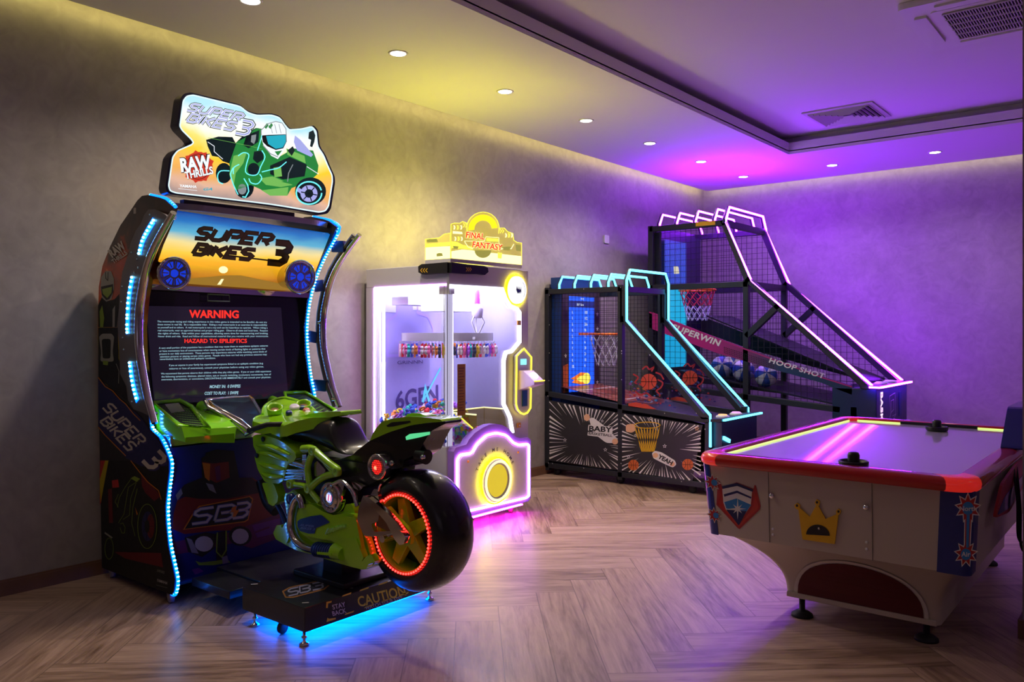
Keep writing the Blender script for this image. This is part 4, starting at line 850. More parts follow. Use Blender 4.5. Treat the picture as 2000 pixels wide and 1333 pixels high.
for u, v in ((1011.5, 631), (1011, 831)): c = F_(u, v, .012); MB().box(c.x-.006, c.x+.004, c.y-.02, c.y+.02, c.z-.018, c.z+.018).obj('latch', M_gold, t); MB().sphere(c+Vector((.006, 0, 0)), .006, 8).obj('latch_pin', M_steel, t)
# sign on the glass, chute
c0 = on_x(893, 712, CX1-.01); c1 = on_x(909, 811, CX1-.01); m = MB(); q = Qd(c0+Vector((.001, 0, 0)), Vector((c0.x+.001, c1.y, c0.z)), Vector((c0.x+.001, c1.y, c1.z)), Vector((c0.x+.001, c0.y, c1.z))); q.n = Vector((1, 0, 0))
m.poly(q, [(0, 0), (1, 0), (1, 1), (0, 1)], 0)
for k in range(16): m.ribbon(q, [(.15, .08+.055*k), (.85-.1*(k % 3), .08+.055*k)], .012, 1, .001)
m.obj('instruction_strip', [M_gold, mat('brown_ink', (.12, .05, .01), .5)], t)
ch = MB(); hx0, hy0, hz0, hz1 = CX1-.36, CY0+.30, .602, .80
for a in ((hx0, CX1-.02, hy0, hy0+.006), (hx0, CX1-.02, CY1-.1, CY1-.094), (hx0, hx0+.006, hy0, CY1-.094)): ch.box(*a, hz0, hz1)
ch.obj('chute_guard', clear('yellow_tint_acrylic', (1, .93, .55), .85), t)
MB().tube(curve([(CX1-.02, hy0, hz1), (hx0, hy0, hz1), (hx0, CY1-.097, hz1), (CX1-.02, CY1-.097, hz1)], 1), .006, 6).obj('chute_neon', M_ypale, t)
MB().tube([(hx0, hy0-.004, .62), (hx0+.03, hy0-.004, .76), (hx0+.16, hy0-.004, .79), (CX1-.05, hy0-.004, .70)], .005, 6).obj('chute_neon', M_yled, t)
# claw pod hanging from the gantry
c = on_y(930, 600, 4.62); c = Vector((-4.08, 4.60, 1.52))
MB().tube([c+Vector((0, 0, .2)), c+Vector((0, 0, .08))], .02, 10).obj('claw_cord', mat('violet_plastic', (.35, .05, .5), .3), t)
MB().lathe([(0, .09), (.03, .085), (.045, .05), (.04, 0), (.03, -.02), (0, -.02)], c, n=18).obj('claw_body', mat('pale_claw_body', (.6, .5, .7), .3), t)
for k in range(3):
    a = k*2*PI/3+.4; d = Vector((math.cos(a), math.sin(a), 0)); MB().tube([c+d*.03, c+d*.055+Vector((0, 0, -.05)), c+d*.03+Vector((0, 0, -.10)), c+d*.005+Vector((0, 0, -.15))], .006, 6).obj('claw_finger', M_cw, t)
# lit yellow header: side wing and front wing
hd = MB(); Z = lambda pts: [(700+x/4.1657, 400+y/4.1657) for x, y in pts]
front = Z([(752, 438), (752, 158), (780, 150), (822, 152), (845, 137), (880, 150)])
for k in range(15): a = math.radians(200-k*(220/14)); front += Z([(1012+132*math.cos(a), 195-135*math.sin(a))])
front += Z([(1150, 190), (1185, 190), (1212, 220), (1255, 235), (1262, 290), (1290, 308), (1326, 312), (1326, 492)])
side = Z([(546, 452), (546, 282), (620, 275), (660, 270), (700, 240), (750, 232), (752, 438)])
hd.slab(F_, front, -.006, .0, 0); hd.slab(Sd, side, -.006, 0, 0)
hd.obj('header_acrylic', mat('header_clear_acrylic', (.8, .7, .15), .2, alpha=.5, emit=(.8, .7, .08), es=.35), t)
hl = MB(); hl.ribbon(F_, front, 1.0, 0, .003, closed=True); hl.ribbon(Sd, side, 1.0, 0, .003, closed=True)
hl.poly(F_, Z([(752, 380), (840, 365), (930, 372), (960, 380), (1150, 400), (1326, 420), (1326, 490), (752, 436)]), 1, .002)
hl.poly(Sd, Z([(546, 350), (600, 345), (752, 338), (752, 436), (546, 450)]), 1, .002); hl.poly(Sd, Z([(546, 320), (620, 315), (752, 305), (752, 332), (546, 345)]), 0, .002)
hl.poly(F_, Z([(752, 300), (800, 305), (850, 330), (930, 345), (930, 365), (752, 350)]), 0, .003)
hl.poly(F_, Z([(1012+r*math.cos(a), 200-r*math.sin(a)) for r, A in ((118, [math.radians(184-k*9.4) for k in range(20)]), (72, [math.radians(5+k*9.4) for k in range(20)])) for a in A]), 2, .003)
hl.poly(F_, Z([(1010+68*math.cos(a), 372+62*math.sin(a)) for a in [PI*k/12 for k in range(13)]]), 3, .004)
hl.ribbon(F_, Z([(860, 300), (890, 345), (930, 360)]), 1.2, 1, .004); hl.ribbon(F_, Z([(860, 296), (1020, 300), (1035, 262), (1140, 268), (1140, 310), (1160, 360)]), .8, 1, .004)
hl.ribbon(F_, Z([(1150, 365), (1200, 350), (1240, 360), (1262, 320)]), 1.4, 1, .004)
for k in range(3):
    for (X, Y) in ((770+28*k, 185), (778+26*k, 278), (1190+24*k, 250)): hl.poly(F_, Z([(X, Y-18), (X+12, Y-14), (X+16, Y), (X+12, Y+16), (X, Y+18), (X+6, Y)]), 0 if k % 2 else 1, .004)
for X in (850, 868, 1150, 1168): hl.ribbon(F_, Z([(X, 150 if X < 1000 else 200), (X+12, 168 if X < 1000 else 215), (X, 185 if X < 1000 else 232)]), 1.0, 0, .004)
hl.poly(F_, Z([(765, 215), (840, 222), (845, 240), (765, 236)]), 1, .004); hl.poly(F_, Z([(1040, 272), (1135, 280), (1135, 300), (1040, 296)]), 0, .005)
hl.poly(F_, Z([(765, 335), (815, 340), (800, 362), (770, 358)]), 3, .005); hl.poly(F_, Z([(1170, 345), (1240, 340), (1225, 372), (1175, 372)]), 3, .005); hl.poly(F_, Z([(1275, 325), (1320, 330), (1320, 380), (1280, 375)]), 3, .003)
for (X, Y) in ((640, 400), (560, 285), (600, 285)): hl.poly(Sd, Z([(X, Y), (X+20, Y-6), (X+44, Y-4), (X+50, Y+18), (X, Y+22)]), 3, .004)
hl.poly(F_, Z([(1130, 390), (1165, 395), (1160, 440), (1130, 436)]), 0, .005)
for w_, a0, y0, x0 in (('FINAL', 868, 268, 1020), ('FANTASY', 920, 350, 1165)):
    fz_ = lambda X, Y, h=0: F_(700+X/4.1657, 400+Y/4.1657, h)
    hl.fit(fz_, w_, a0, x0, y0+(8 if w_ == 'FINAL' else 10), 50, 4, .007, bold=.03, rot=-.11, flip=-1); hl.fit(fz_, w_, a0+2, x0+2, y0+(8 if w_ == 'FINAL' else 10), 50, 1, .006, bold=.06, rot=-.11, flip=-1)
hl.obj('header_artwork', [M_yled, M_ypale, glow('deep_yellow_led', (1, .75, .0), 1.5), glow('olive_acrylic', (.42, .38, .06), .7), M_redt], t)
hb = MB(); hb.slab(F_, Z([(752, 438), (1326, 492), (1326, 520), (752, 466)]), -.05, .004); hb.slab(Sd, Z([(546, 452), (752, 438), (752, 466), (546, 484)]), -.05, .004); hb.obj('header_base', M_cw, t)
MB().box(-4.42, -4.04, 4.30, 4.74, CT+.004, CT+.016).obj('header_uplight', glow('lime_uplight', (.90, .82, .0), 25), t)
# black corner bar with yellow chevrons
gb = MB(); gb.slab(Sd, [(823.5, 521), (830, 517), (880.5, 513), (880.5, 534), (832, 537), (824, 533)], 0, .035); gb.slab(F_, [(874.5, 513), (905, 517), (938, 520), (946, 524), (947, 532), (940, 538), (930, 536), (905, 536), (874.5, 534)], 0, .035)
gb.obj('corner_bar', M_blk, t, bevel=.004)
m = MB()
for k in range(3): m.ribbon(Sd, [(842-5*k, 525), (838.5-5*k, 529), (842-5*k, 533)], 1.4, 0, .036); m.ribbon(F_, [(903+3.6*k, 523), (906+3.6*k, 527), (903+3.6*k, 531)], 1.3, 0, .036)
m.obj('chevron_marks', M_yel, t)
# magenta light under the front edge, casters
MB().box(CX1-.05, CX1-.02, CY0+.05, CY1-.03, .060, .069).obj('under_light', glow('magenta_under_led', (.62, .02, 1), 42), t)
for x, y in ((CX1-.10, CY1-.08), (CX1-.10, CY0+.10), (CX0+.1, CY0+.1), (CX0+.1, CY1-.1)):
    MB().lathe([(0, -.012), (.03, -.012), (.03, .012), (0, .012)], (x, y, .030), (1, .4, 0), 16).obj('caster', mat('pink_caster', (.5, .06, .12), .4), t); MB().box(x-.02, x+.02, y-.02, y+.02, .056, .072).obj('caster_plate', M_steel, t)
# carousel rack with hanging keychains
rx0, rx1, ry0, ry1, rz = CX0+.16, CX1-.16, CY0+.16, CY1-.16, 1.36
oo = rpoly([(rx0, ry0), (rx1, ry0), (rx1, ry1), (rx0, ry1)], .2, 4); m = MB(); n = len(oo); ii = [(( (rx0+rx1)/2+(x-(rx0+rx1)/2)*.8), (ry0+ry1)/2+(y-(ry0+ry1)/2)*.8) for x, y in oo]
V = [(x, y, z) for z in (rz-.03, rz+.03) for x, y in oo]+[(x, y, z) for z in (rz-.03, rz+.03) for x, y in ii]
m.add(V, [(k, (k+1) % n, n+(k+1) % n, n+k) for k in range(n)]+[(2*n+k, 3*n+k, 3*n+(k+1) % n, 2*n+(k+1) % n) for k in range(n)]+[(n+k, n+(k+1) % n, 3*n+(k+1) % n, 3*n+k) for k in range(n)]+[(k, 2*n+k, 2*n+(k+1) % n, (k+1) % n) for k in range(n)])
rk = m.obj('carousel_rack', M_cw, t); MB().lathe([(.03, .6-rz), (.03, 0)], ((rx0+rx1)/2, (ry0+ry1)/2, rz), n=12).box((rx0+rx1)/2-.3, (rx0+rx1)/2+.3, (ry0+ry1)/2-.02, (ry0+ry1)/2+.02, rz-.02, rz).obj('rack_column', M_cw, t)
KC = [('red', (.62, .02, .04)), ('pink', (.75, .12, .30)), ('blue', (.03, .08, .45)), ('teal', (.02, .35, .30)), ('violet', (.30, .08, .55)), ('dark', (.03, .03, .06)), ('yellow', (.75, .45, .03)), ('white', (.7, .68, .72)), ('orange', (.72, .22, .04))]
protos = []
for nm, c_ in KC:
    M_ = mat('toy_'+nm, tuple(min(.95, k*1.45) for k in c_), .4, var=.1, scale=60); L2 = mat('toy_pale', (.7, .62, .66), .5)
    r = thing('keychain', (0, 0, 0), 'x', 'keychain', 'keychains hanging from the rack'); r.matrix_world = Matrix.Identity(4)
    MB().tube(circ3 := [Vector((.008*math.cos(a), 0, -.008+.008*math.sin(a))) for a in [2*PI*k/10 for k in range(10)]], .0015, 5, closed=True).obj('ring', M_steel, r)
    MB().slab(Fr((0, .004, -.02), (1, 0, 0), (0, 0, 1)), rpoly([(-.009, 0), (.009, 0), (.011, -.10), (-.011, -.10)], .2, 2), 0, .004).obj('strap', M_, r)
    MB().sphere((.006, -.008, -.05), .014, 8, sc=(1, .8, 1.2)).sphere((.006, -.008, -.078), .016, 8, sc=(1, .8, 1.4)).obj('charm', L2 if nm in ('red', 'blue') else M_, r)
    protos.append((nm, r))
per = []
for k in range(len(oo)):
    a, b = Vector(oo[k]), Vector(oo[(k+1) % len(oo)]); d = (b-a).length; per.append((a, b, d))
tot = sum(p[2] for p in per); NK = 60; rnd = random.Random(11); used = set()
order = [2, 4, 1, 7, 0, 1, 3, 2, 8, 4, 0, 0, 1, 0, 8, 5, 6, 8, 5, 2, 0, 1, 4, 3, 5, 6, 0, 7]
for k in range(NK):
    s_ = (k+.5)/NK*tot; 
    for a, b, d in per:
        if s_ <= d: p = a+(b-a)*(s_/d); break
        s_ -= d
    ci = order[k % len(order)]; nm, r = protos[ci]; side_ = 'near glass' if p.y < ry0+.08 else 'front glass' if p.x > rx1-.08 else 'far glass' if p.y > ry1-.08 else 'back panel'
    ang = math.atan2(p.y-(ry0+ry1)/2, p.x-(rx0+rx1)/2); out_ = Vector((math.cos(ang), math.sin(ang)))*.014
    lab = 'small %s keychain on the white rack in the crane machine, beside the %s' % (nm, side_)
    loc = (p.x+out_.x, p.y+out_.y, rz-.032); grp = '%s keychains on the rack, %s side' % (nm, side_)
    if ci not in used: used.add(ci); r.location = loc; r['label'] = lab; r['group'] = grp; r.rotation_euler = (0, 0, rnd.uniform(0, 3))
    else: dup(r, loc, lab, rnd.uniform(0, 3), grp)
for i, (nm, r) in enumerate(protos):
    if i not in used:
        for c_ in list(r.children): bpy.data.objects.remove(c_)
        bpy.data.objects.remove(r)
# soft toys in the bottom
def heap(x, y): return .60+.17+.09*math.exp(-((x+4.3)**2+(y-4.5)**2)/.05)+.03*math.sin(x*23)*math.sin(y*19)
hm = MB(); nx, ny = 18, 12; X0, X1, Y0, Y1 = CX0+.1, CX1-.02, CY0+.072, CY0+.62; V = [];
for i in range(nx+1):
    for j in range(ny+1):
        x = X0+(X1-X0)*i/nx; y = Y0+(Y1-Y0)*j/ny
        if x > hx0-.01 and y > hy0-.02: zz = .603
        else: zz = heap(x, y)-.045
        V.append((x, y, zz))
def toy(c_, kind):
    m = MB(); 
    if kind == 0: m.sphere((0, 0, 0), .026, 10).sphere((0, 0, .028), .019, 8).sphere((.02, 0, .01), .009, 6).sphere((-.02, 0, .01), .009, 6)
    elif kind == 1: m.tube(circ_(.022), .009, 7, closed=True)
    elif kind == 2: m.tube([(-.028, 0, 0), (-.01, .012, .004), (.01, -.01, 0), (.028, .006, .006)], .010, 7)
    else: m.sphere((0, 0, 0), .026, 10, sc=(1.2, .8, .7)).sphere((.02, 0, .016), .012, 6).sphere((-.02, 0, .016), .012, 6)
    return m
def circ_(r): return [(r*math.cos(a), r*math.sin(a), 0) for a in [2*PI*k/14 for k in range(14)]]
tp = {}; cnt = 0
TC = [0, 1, 2, 4, 6, 7, 8, 0, 2, 7, 3]; nmz = {0: 'plush bead doll', 1: 'ring', 2: 'curled ribbon toy', 3: 'bean-shaped plush'}
def place_toy(x, y, z):
    global cnt
    ci = rnd.choice(TC); kd = rnd.randrange(4); nm, c_ = KC[ci]; M_ = mat('toy_'+nm, c_, .4)
    where = 'against the near glass' if y < CY0+.06 else 'against the front glass' if x > CX1-.07 else 'on top of the heap'
    if (ci, kd) not in tp: tp[(ci, kd)] = o_ = toy(c_, kd).obj('prize_toy', M_)
    else: o_ = tp[(ci, kd)].copy(); COL.objects.link(o_)
    o_.location = (x, y, z); o_.rotation_euler = (rnd.uniform(-.8, .8), rnd.uniform(-.8, .8), rnd.uniform(0, 6)); s_ = rnd.uniform(.74, .95); o_.scale = (s_, s_, s_); cnt += 1
    tag(o_, 'small %s %s in the crane machine heap, %s' % (nm, nmz[kd], where), 'toy', '%s %ss %s' % (nm, nmz[kd], where))
fill = MB().add(V, [(i*(ny+1)+j, (i+1)*(ny+1)+j, (i+1)*(ny+1)+j+1, i*(ny+1)+j+1) for i in range(nx) for j in range(ny)])
fl = MB(); 
for i in range(nx):                                   # skirt of the packed heap down to the floor of the case
    a = V[i*(ny+1)]; b = V[(i+1)*(ny+1)]; fl.add([a, b, (b[0], b[1], .602), (a[0], a[1], .602)], [(3, 2, 1, 0)])
fill.v += fl.v; base_n = len(fill.v)-len(fl.v); fill.f += [tuple(q_+base_n for q_ in f_) for f_ in fl.f]; fill.m += fl.m; fill.s += fl.s
mm = bpy.data.materials.new('mixed_toy_fill'); mm.use_nodes = True; N, L = mm.node_tree.nodes, mm.node_tree.links; vo = N.new('ShaderNodeTexVoronoi'); vo.inputs['Scale'].default_value = 42; tc = N.new('ShaderNodeTexCoord'); hs = N.new('ShaderNodeHueSaturation'); hs.inputs['Saturation'].default_value = 1.1; hs.inputs['Value'].default_value = .8
L.new(tc.outputs['Object'], vo.inputs['Vector']); L.new(vo.outputs['Color'], hs.inputs['Color']); L.new(hs.outputs[0], N['Principled BSDF'].inputs['Base Color'])
o = fill.obj('toy_heap', mm); tag(o, 'packed small mixed-colour toys filling the floor of the crane machine', 'toys', kind='stuff')
y = CY0+.045
x = X0+.03
while x < X1-.03:                                      # toys pressed against the near glass
    z = .632
    while z < heap(x, y)-.02: place_toy(x+rnd.uniform(-.008, .008), CY0+.042, z); z += .05
    x += .05
x = X0+.04
while x < X1-.04:                                      # toys on the heap
    y = CY0+.095
    while y < CY0+.6:
        if not (x > hx0-.05 and y > hy0-.05): place_toy(x+rnd.uniform(-.012, .012), y+rnd.uniform(-.012, .012), heap(x, y)+rnd.uniform(-.012, .016))
        y += .056
    x += .052
for k in range(7): place_toy(rnd.uniform(hx0+.06, CX1-.06), rnd.uniform(hy0+.06, CY1-.16), .64)
# ------------------------------------------------------------------ motorcycle video game cabinet
YC = 2.667; YP = 2.13; XF = -4.02; Y0i, Y1i = 2.16, 2*YC-2.16
def mir(p): p = Vector(p); return Vector((p.x, 2*YC-p.y, p.z))
def ramp_mat(name, axis, lo, hi, stops, emis=0, noise=0, nscale=3, rough=.4, nz=(0, 0, 0), stretch=(1, 1, 1)):
    """printed artwork: colour bands along one world axis, broken up by noise"""
    m = bpy.data.materials.new(name); m.use_nodes = True; N, L = m.node_tree.nodes, m.node_tree.links; b = N['Principled BSDF']
    tc = N.new('ShaderNodeTexCoord'); s = N.new('ShaderNodeSeparateXYZ'); L.new(tc.outputs['Object'], s.inputs[0]); r = N.new('ShaderNodeMapRange'); r.inputs[1].default_value = lo; r.inputs[2].default_value = hi
    L.new(s.outputs[axis], r.inputs[0]); mp = N.new('ShaderNodeMapping'); mp.inputs['Scale'].default_value = stretch; L.new(tc.outputs['Object'], mp.inputs[0]); no = N.new('ShaderNodeTexNoise'); no.inputs['Scale'].default_value = nscale; no.inputs['Detail'].default_value = 6; no.inputs['Distortion'].default_value = .6; L.new(mp.outputs[0], no.inputs['Vector'])
    a = N.new('ShaderNodeMath'); a.operation = 'MULTIPLY_ADD'; L.new(no.outputs[0], a.inputs[0]); a.inputs[1].default_value = noise; 
    a2 = N.new('ShaderNodeMath'); a2.operation = 'SUBTRACT'; L.new(r.outputs[0], a2.inputs[0]); a2.inputs[1].default_value = noise/2; L.new(a2.outputs[0], a.inputs[2])
    c = N.new('ShaderNodeValToRGB'); L.new(a.outputs[0], c.inputs[0]); E = c.color_ramp.elements
    for i, (p, col) in enumerate(stops):
        e = E[i] if i < 2 else E.new(p); e.position = p; e.color = (*col, 1)
    if emis: L.new(c.outputs[0], b.inputs['Emission Color']); b.inputs['Emission Strength'].default_value = emis; b.inputs['Base Color'].default_value = (.02, .02, .02, 1)
    else: L.new(c.outputs[0], b.inputs['Base Color'])
    b.inputs['Roughness'].default_value = rough; b.inputs['Coat Weight'].default_value = .3
    return m
t = thing('arcade_cabinet', (-4.4, YC, 0), 'black motorcycle video game cabinet with blue light strips, chrome rails and glowing marquee', 'arcade cabinet')
M_bb1 = mat('black_body', (.010, .011, .016), .35, coat=.3); M_gry = mat('grey_bracket', (.16, .14, .14), .38, metal=.4); M_bled = glow('blue_led_tape', (.0, .10, 1.0), 5); M_bead = glow('cyan_led_bead', (.15, .62, 1.0), 10)
M_gap = mat('black_edge', (.006, .006, .007), .4)
M_fire = ramp_mat('fire_print', 2, .95, 2.1, [(0, (.004, .004, .008)), (1, (.02, .014, .012)), (.18, (.01, .01, .006)), (.32, (.55, .46, .03)), (.46, (.85, .33, .01)), (.58, (.55, .05, .008)), (.70, (.32, .05, .01)), (.80, (.06, .025, .015))], noise=.75, nscale=7)
out = [(193, 560), (200, 520), (214.4, 483), (234.7, 441), (257, 408.5), (268, 392), (277, 383), (289, 381), (311.6, 386), (322, 390), (327, 400), (321, 416), (303, 455), (285, 510), (270, 575), (263, 640), (263, 720), (268, 790), (273, 810), (281, 823), (293, 839), (309.6, 855), (321.7, 879), (329.8, 901), (330, 922), (326, 954), (322.6, 991), (323.7, 1024), (328, 1065), (335.7, 1102), (342, 1133), (340, 1153), (336, 1163), (330, 1161), (199, 1109), (195, 900), (191, 640)]
OX = [(on_y(u, v, YP).x, on_y(u, v, YP).z) for u, v in out]; OX = [(max(x, LEFT+.02), z) for x, z in OX]
OX[10:20] = [(-3.955, 2.035), (-4.01, 1.957), (-4.105, 1.853), (-4.19, 1.73), (-4.25, 1.587), (-4.28, 1.426), (-4.27, 1.264), (-4.235, 1.104), (-4.20, 1.0), (-4.20, .945)]
for sg, yy, nm in ((1, YP, 'near'), (-1, 2*YC-YP, 'far')):
    fr = lambda x, z, h=0, yy=yy, sg=sg: Vector((x, yy+sg*h, z)); m = MB(); m.slab(fr, OX, .03, 0, 0); m.obj('side_panel', [M_fire if nm == 'near' else M_bb1], t, bevel=.004)
S = Pl('y', YP, -1)
ZB = lambda pts: [(180+x/4.9389, 640+y/4.9389) for x, y in pts]      # zoomed tracings of the side artwork
ZC = lambda pts: [(180+x/4.593, 900+y/4.593) for x, y in pts]
ZD = lambda pts: [(180+x/2.897, 740+y/2.897) for x, y in pts]
ZA = lambda pts: [(180+x/4.9389, 370+y/4.9389) for x, y in pts]
m = MB(); C_ = dict(navy=0, blk=1, wht=2, org=3, red=4, grn=5, yel=6, pale=7, maroon=8, blue=9)
def Y_(z): return z
m.poly(S, ZC([(70, 0), (640, 0), (690, 60), (690, 100), (670, 250), (650, 420), (660, 570), (680, 760), (715, 930), (740, 1070), (735, 1180), (700, 1200), (95, 965)]), C_['blk'], .001)
# riders and machines of the upper print
m.poly(S, ZA([(60, 1330), (60, 1120), (95, 1040), (150, 1080), (220, 1060), (262, 1010), (270, 1080), (240, 1330)]), C_['blk'], .0012)
m.poly(S, ZA([(90, 850), (130, 790), (185, 790), (212, 860), (215, 960), (190, 1060), (140, 1085), (100, 1050), (85, 960)]), C_['pale'], .0016)
m.poly(S, ZA([(88, 940), (205, 915), (208, 990), (170, 1060), (140, 1070), (96, 1020)]), C_['blk'], .002); m.poly(S, ZA([(100, 965), (195, 940), (190, 1000), (150, 1050), (108, 1010)]), C_['grn'], .0024)
m.ribbon(S, ZA([(130, 800), (135, 860), (155, 880), (158, 800)]), 1.2, C_['blk'], .0024); m.poly(S, ZA([(75, 1180), (100, 1120), (120, 1240), (110, 1330), (80, 1330)]), C_['grn'], .002); m.poly(S, ZA([(200, 1160), (225, 1120), (220, 1330), (200, 1330)]), C_['pale'], .002)
m.poly(S, ZB([(60, 0), (250, 0), (255, 300), (330, 560), (345, 720), (62, 480)]), C_['blk'], .0012)
m.poly(S, ZB(rpoly([(70, 90), (100, 60), (190, 60), (215, 90), (200, 240), (215, 330), (80, 330), (90, 240)], .3)), C_['pale'], .0018); m.poly(S, ZB(rpoly([(95, 110), (185, 110), (180, 300), (105, 300)], .3)), C_['blk'], .0022); m.poly(S, ZB([(105, 320), (160, 325), (155, 365), (110, 360)]), C_['grn'], .0024)
m.ribbon(S, ZB([(235, 350), (262, 420), (258, 540)]), 1.2, C_['pale'], .002)
# lower print: navy title band, scarlet street, race bike
m.poly(S, ZB([(62, 480), (270, 700), (440, 830), (500, 900), (560, 990), (640, 1080), (700, 1190), (745, 1290), (745, 1340), (480, 1340), (330, 1260), (210, 1130), (62, 965)]), C_['navy'], .0022)
for pts in (ZB([(62, 480), (130, 570), (200, 610), (270, 690), (330, 740), (400, 830), (470, 900)]), ZB([(64, 960), (130, 1040), (200, 1110), (250, 1160), (330, 1240)]), ZC([(350, 0), (420, 90), (500, 190), (600, 270), (625, 350)])): m.ribbon(S, pts, 1.7, C_['org'], .003)
m.poly(S, ZC([(75, 0), (150, 0), (110, 120), (85, 370), (72, 400), (70, 140)]), C_['red'], .0016); m.poly(S, ZC([(120, 0), (150, 0), (120, 160), (80, 380), (72, 250), (72, 170)]), C_['yel'], .002)
m.poly(S, ZC([(145, 260), (180, 250), (190, 560), (155, 560)]), C_['maroon'], .002); m.poly(S, ZC([(180, 180), (235, 170), (245, 240), (185, 245)]), C_['red'], .002)
m.poly(S, ZC([(440, 110), (520, 200), (620, 320), (560, 365), (480, 290), (450, 230)]), C_['maroon'], .002)
m.poly(S, ZC([(120, 60), (330, 60), (300, 180), (240, 280), (160, 240)]), C_['blk'], .0018)
for pts in ([(365, 150), (300, 240), (250, 330), (230, 420)], [(420, 180), (330, 240), (290, 480), (240, 560)], [(400, 200), (350, 340), (340, 490), (280, 530)], [(410, 250), (370, 420), (360, 560), (390, 680)], [(240, 300), (210, 370), (240, 420)], [(255, 570), (280, 560), (300, 600), (295, 650), (270, 650), (255, 600)]): m.ribbon(S, ZC(pts), .8, C_['grn'], .003)
m.poly(S, ZC([(350, 160), (385, 140), (435, 165), (400, 190)]), C_['grn'], .0028)
m.poly(S, ZC(circ(500, 590, 85, 200, 22)), C_['blk'], .003); m.ribbon(S, ZC(circ(500, 590, 86, 200, 26)), 1.0, C_['grn'], .0036, closed=True); m.poly(S, ZC(circ(505, 590, 56, 135, 16)), C_['navy'], .0034); m.poly(S, ZC(circ(530, 590, 34, 110, 14)), C_['maroon'], .0038); m.poly(S, ZC(circ(500, 590, 22, 60, 12)), C_['blk'], .0044)
for k in range(7): a = 2*PI*k/7; m.ribbon(S, ZC([(505, 590), (505+50*math.cos(a), 590+125*math.sin(a))]), .8, C_['blk'], .0046)
m.ribbon(S, ZC(circ(158, 790, 38, 95, 20)), .9, C_['grn'], .0036, closed=True); m.poly(S, ZC([(120, 640), (190, 690), (180, 700), (115, 655)]), C_['pale'], .003); m.poly(S, ZC([(390, 420), (415, 480), (405, 490)]), C_['org'], .003)
m.poly(S, ZC([(200, 820), (620, 830), (640, 960), (300, 880)]), C_['maroon'], .0014)
# stencil title SUPER BIKES 3, painted along the band
rt = math.radians(-46)
for mm, dx, dy, h in ((C_['blue'], 2.6, 3.6, .0032), (C_['wht'], 0, 0, .0040)):
    f2 = lambda x, y, h=0, dx=dx, dy=dy: S(x+dx, y+dy, h)
    sten(m, f2, 'SUPER', 202, 797, 18, 3.8, mm, h, shear=.25, flip=-1, wk=1.32, rot=rt, gap=1.3); sten(m, f2, 'BIKES', 197, 824, 18, 3.8, mm, h, shear=.25, flip=-1, wk=1.22, rot=rt, gap=1.3); sten(m, f2, '3', 280, 900, 36, 8, mm, h, shear=.2, flip=-1, wk=.95, rot=rt)
# RAW THRILLS badge
m.fit(S, 'RAW', 217, 251, 494, 17, C_['wht'], .003, bold=.05, rot=.62, flip=-1); m.fit(S, 'THRILLS', 220, 254, 506, 9, C_['wht'], .003, bold=.03, rot=.62, flip=-1)
m.fit(S, 'SUPER BIKES', 307, 322, 1119, 5, C_['pale'], .003, rot=-.3, flip=-1); m.fit(S, 'YAMAHA', 306, 328, 1139, 5.5, C_['wht'], .003, rot=-.3, flip=-1, bold=.02); m.ribbon(S, [(306, 1143), (328, 1149)], .6, C_['pale'], .003)
m.obj('side_artwork', [M_navy, M_bk, mat('cream_print', (.5, .46, .42), .45), mat('flame_orange_print', (.55, .17, .01), .45), M_redp, mat('acid_green_print', (.20, .30, .03), .45), mat('sulphur_print', (.42, .33, .01), .45), mat('pale_grey_print', (.28, .28, .25), .45), mat('maroon_print', (.12, .008, .012), .45), mat('violet_blue_print', (.035, .03, .14), .45)], t)
# grey bracket with light slots, both sides
br = ZA([(540, 195), (600, 195), (700, 240), (760, 300), (620, 500), (540, 680), (485, 900), (462, 1100), (450, 1330)])+ZB([(450, 130), (475, 350), (540, 640), (590, 860), (560, 860), (480, 820), (400, 790), (345, 700), (330, 570), (270, 450), (260, 200), (245, 0)])+ZA([(240, 1330), (260, 1130), (270, 950), (290, 800), (350, 620), (370, 520), (420, 400), (470, 330), (500, 250)])
BX = [(on_y(u, v, YP-.03).x, on_y(u, v, YP-.03).z) for u, v in br]
slots = [ZA([(600, 300), (540, 400), (490, 500), (460, 620)]), ZA([(392, 850), (365, 1000), (350, 1150), (345, 1330)])+ZB([(348, 60)]), ZB([(370, 340), (385, 470), (410, 600), (442, 710)])]
rail = ZA([(785, 225), (700, 370), (620, 520), (560, 660), (510, 830), (480, 1000), (459, 1150), (450, 1330)])+ZB([(452, 150), (468, 300), (498, 480), (537, 680), (580, 840), (604, 925)])
RX_ = [on_y(u, v, YP-.055) for u, v in rail]; M_bluei2 = mat('blue_lit_spacer', (.01, .03, .12), .35)  # spacer colour has the blue of the LED light mixed in
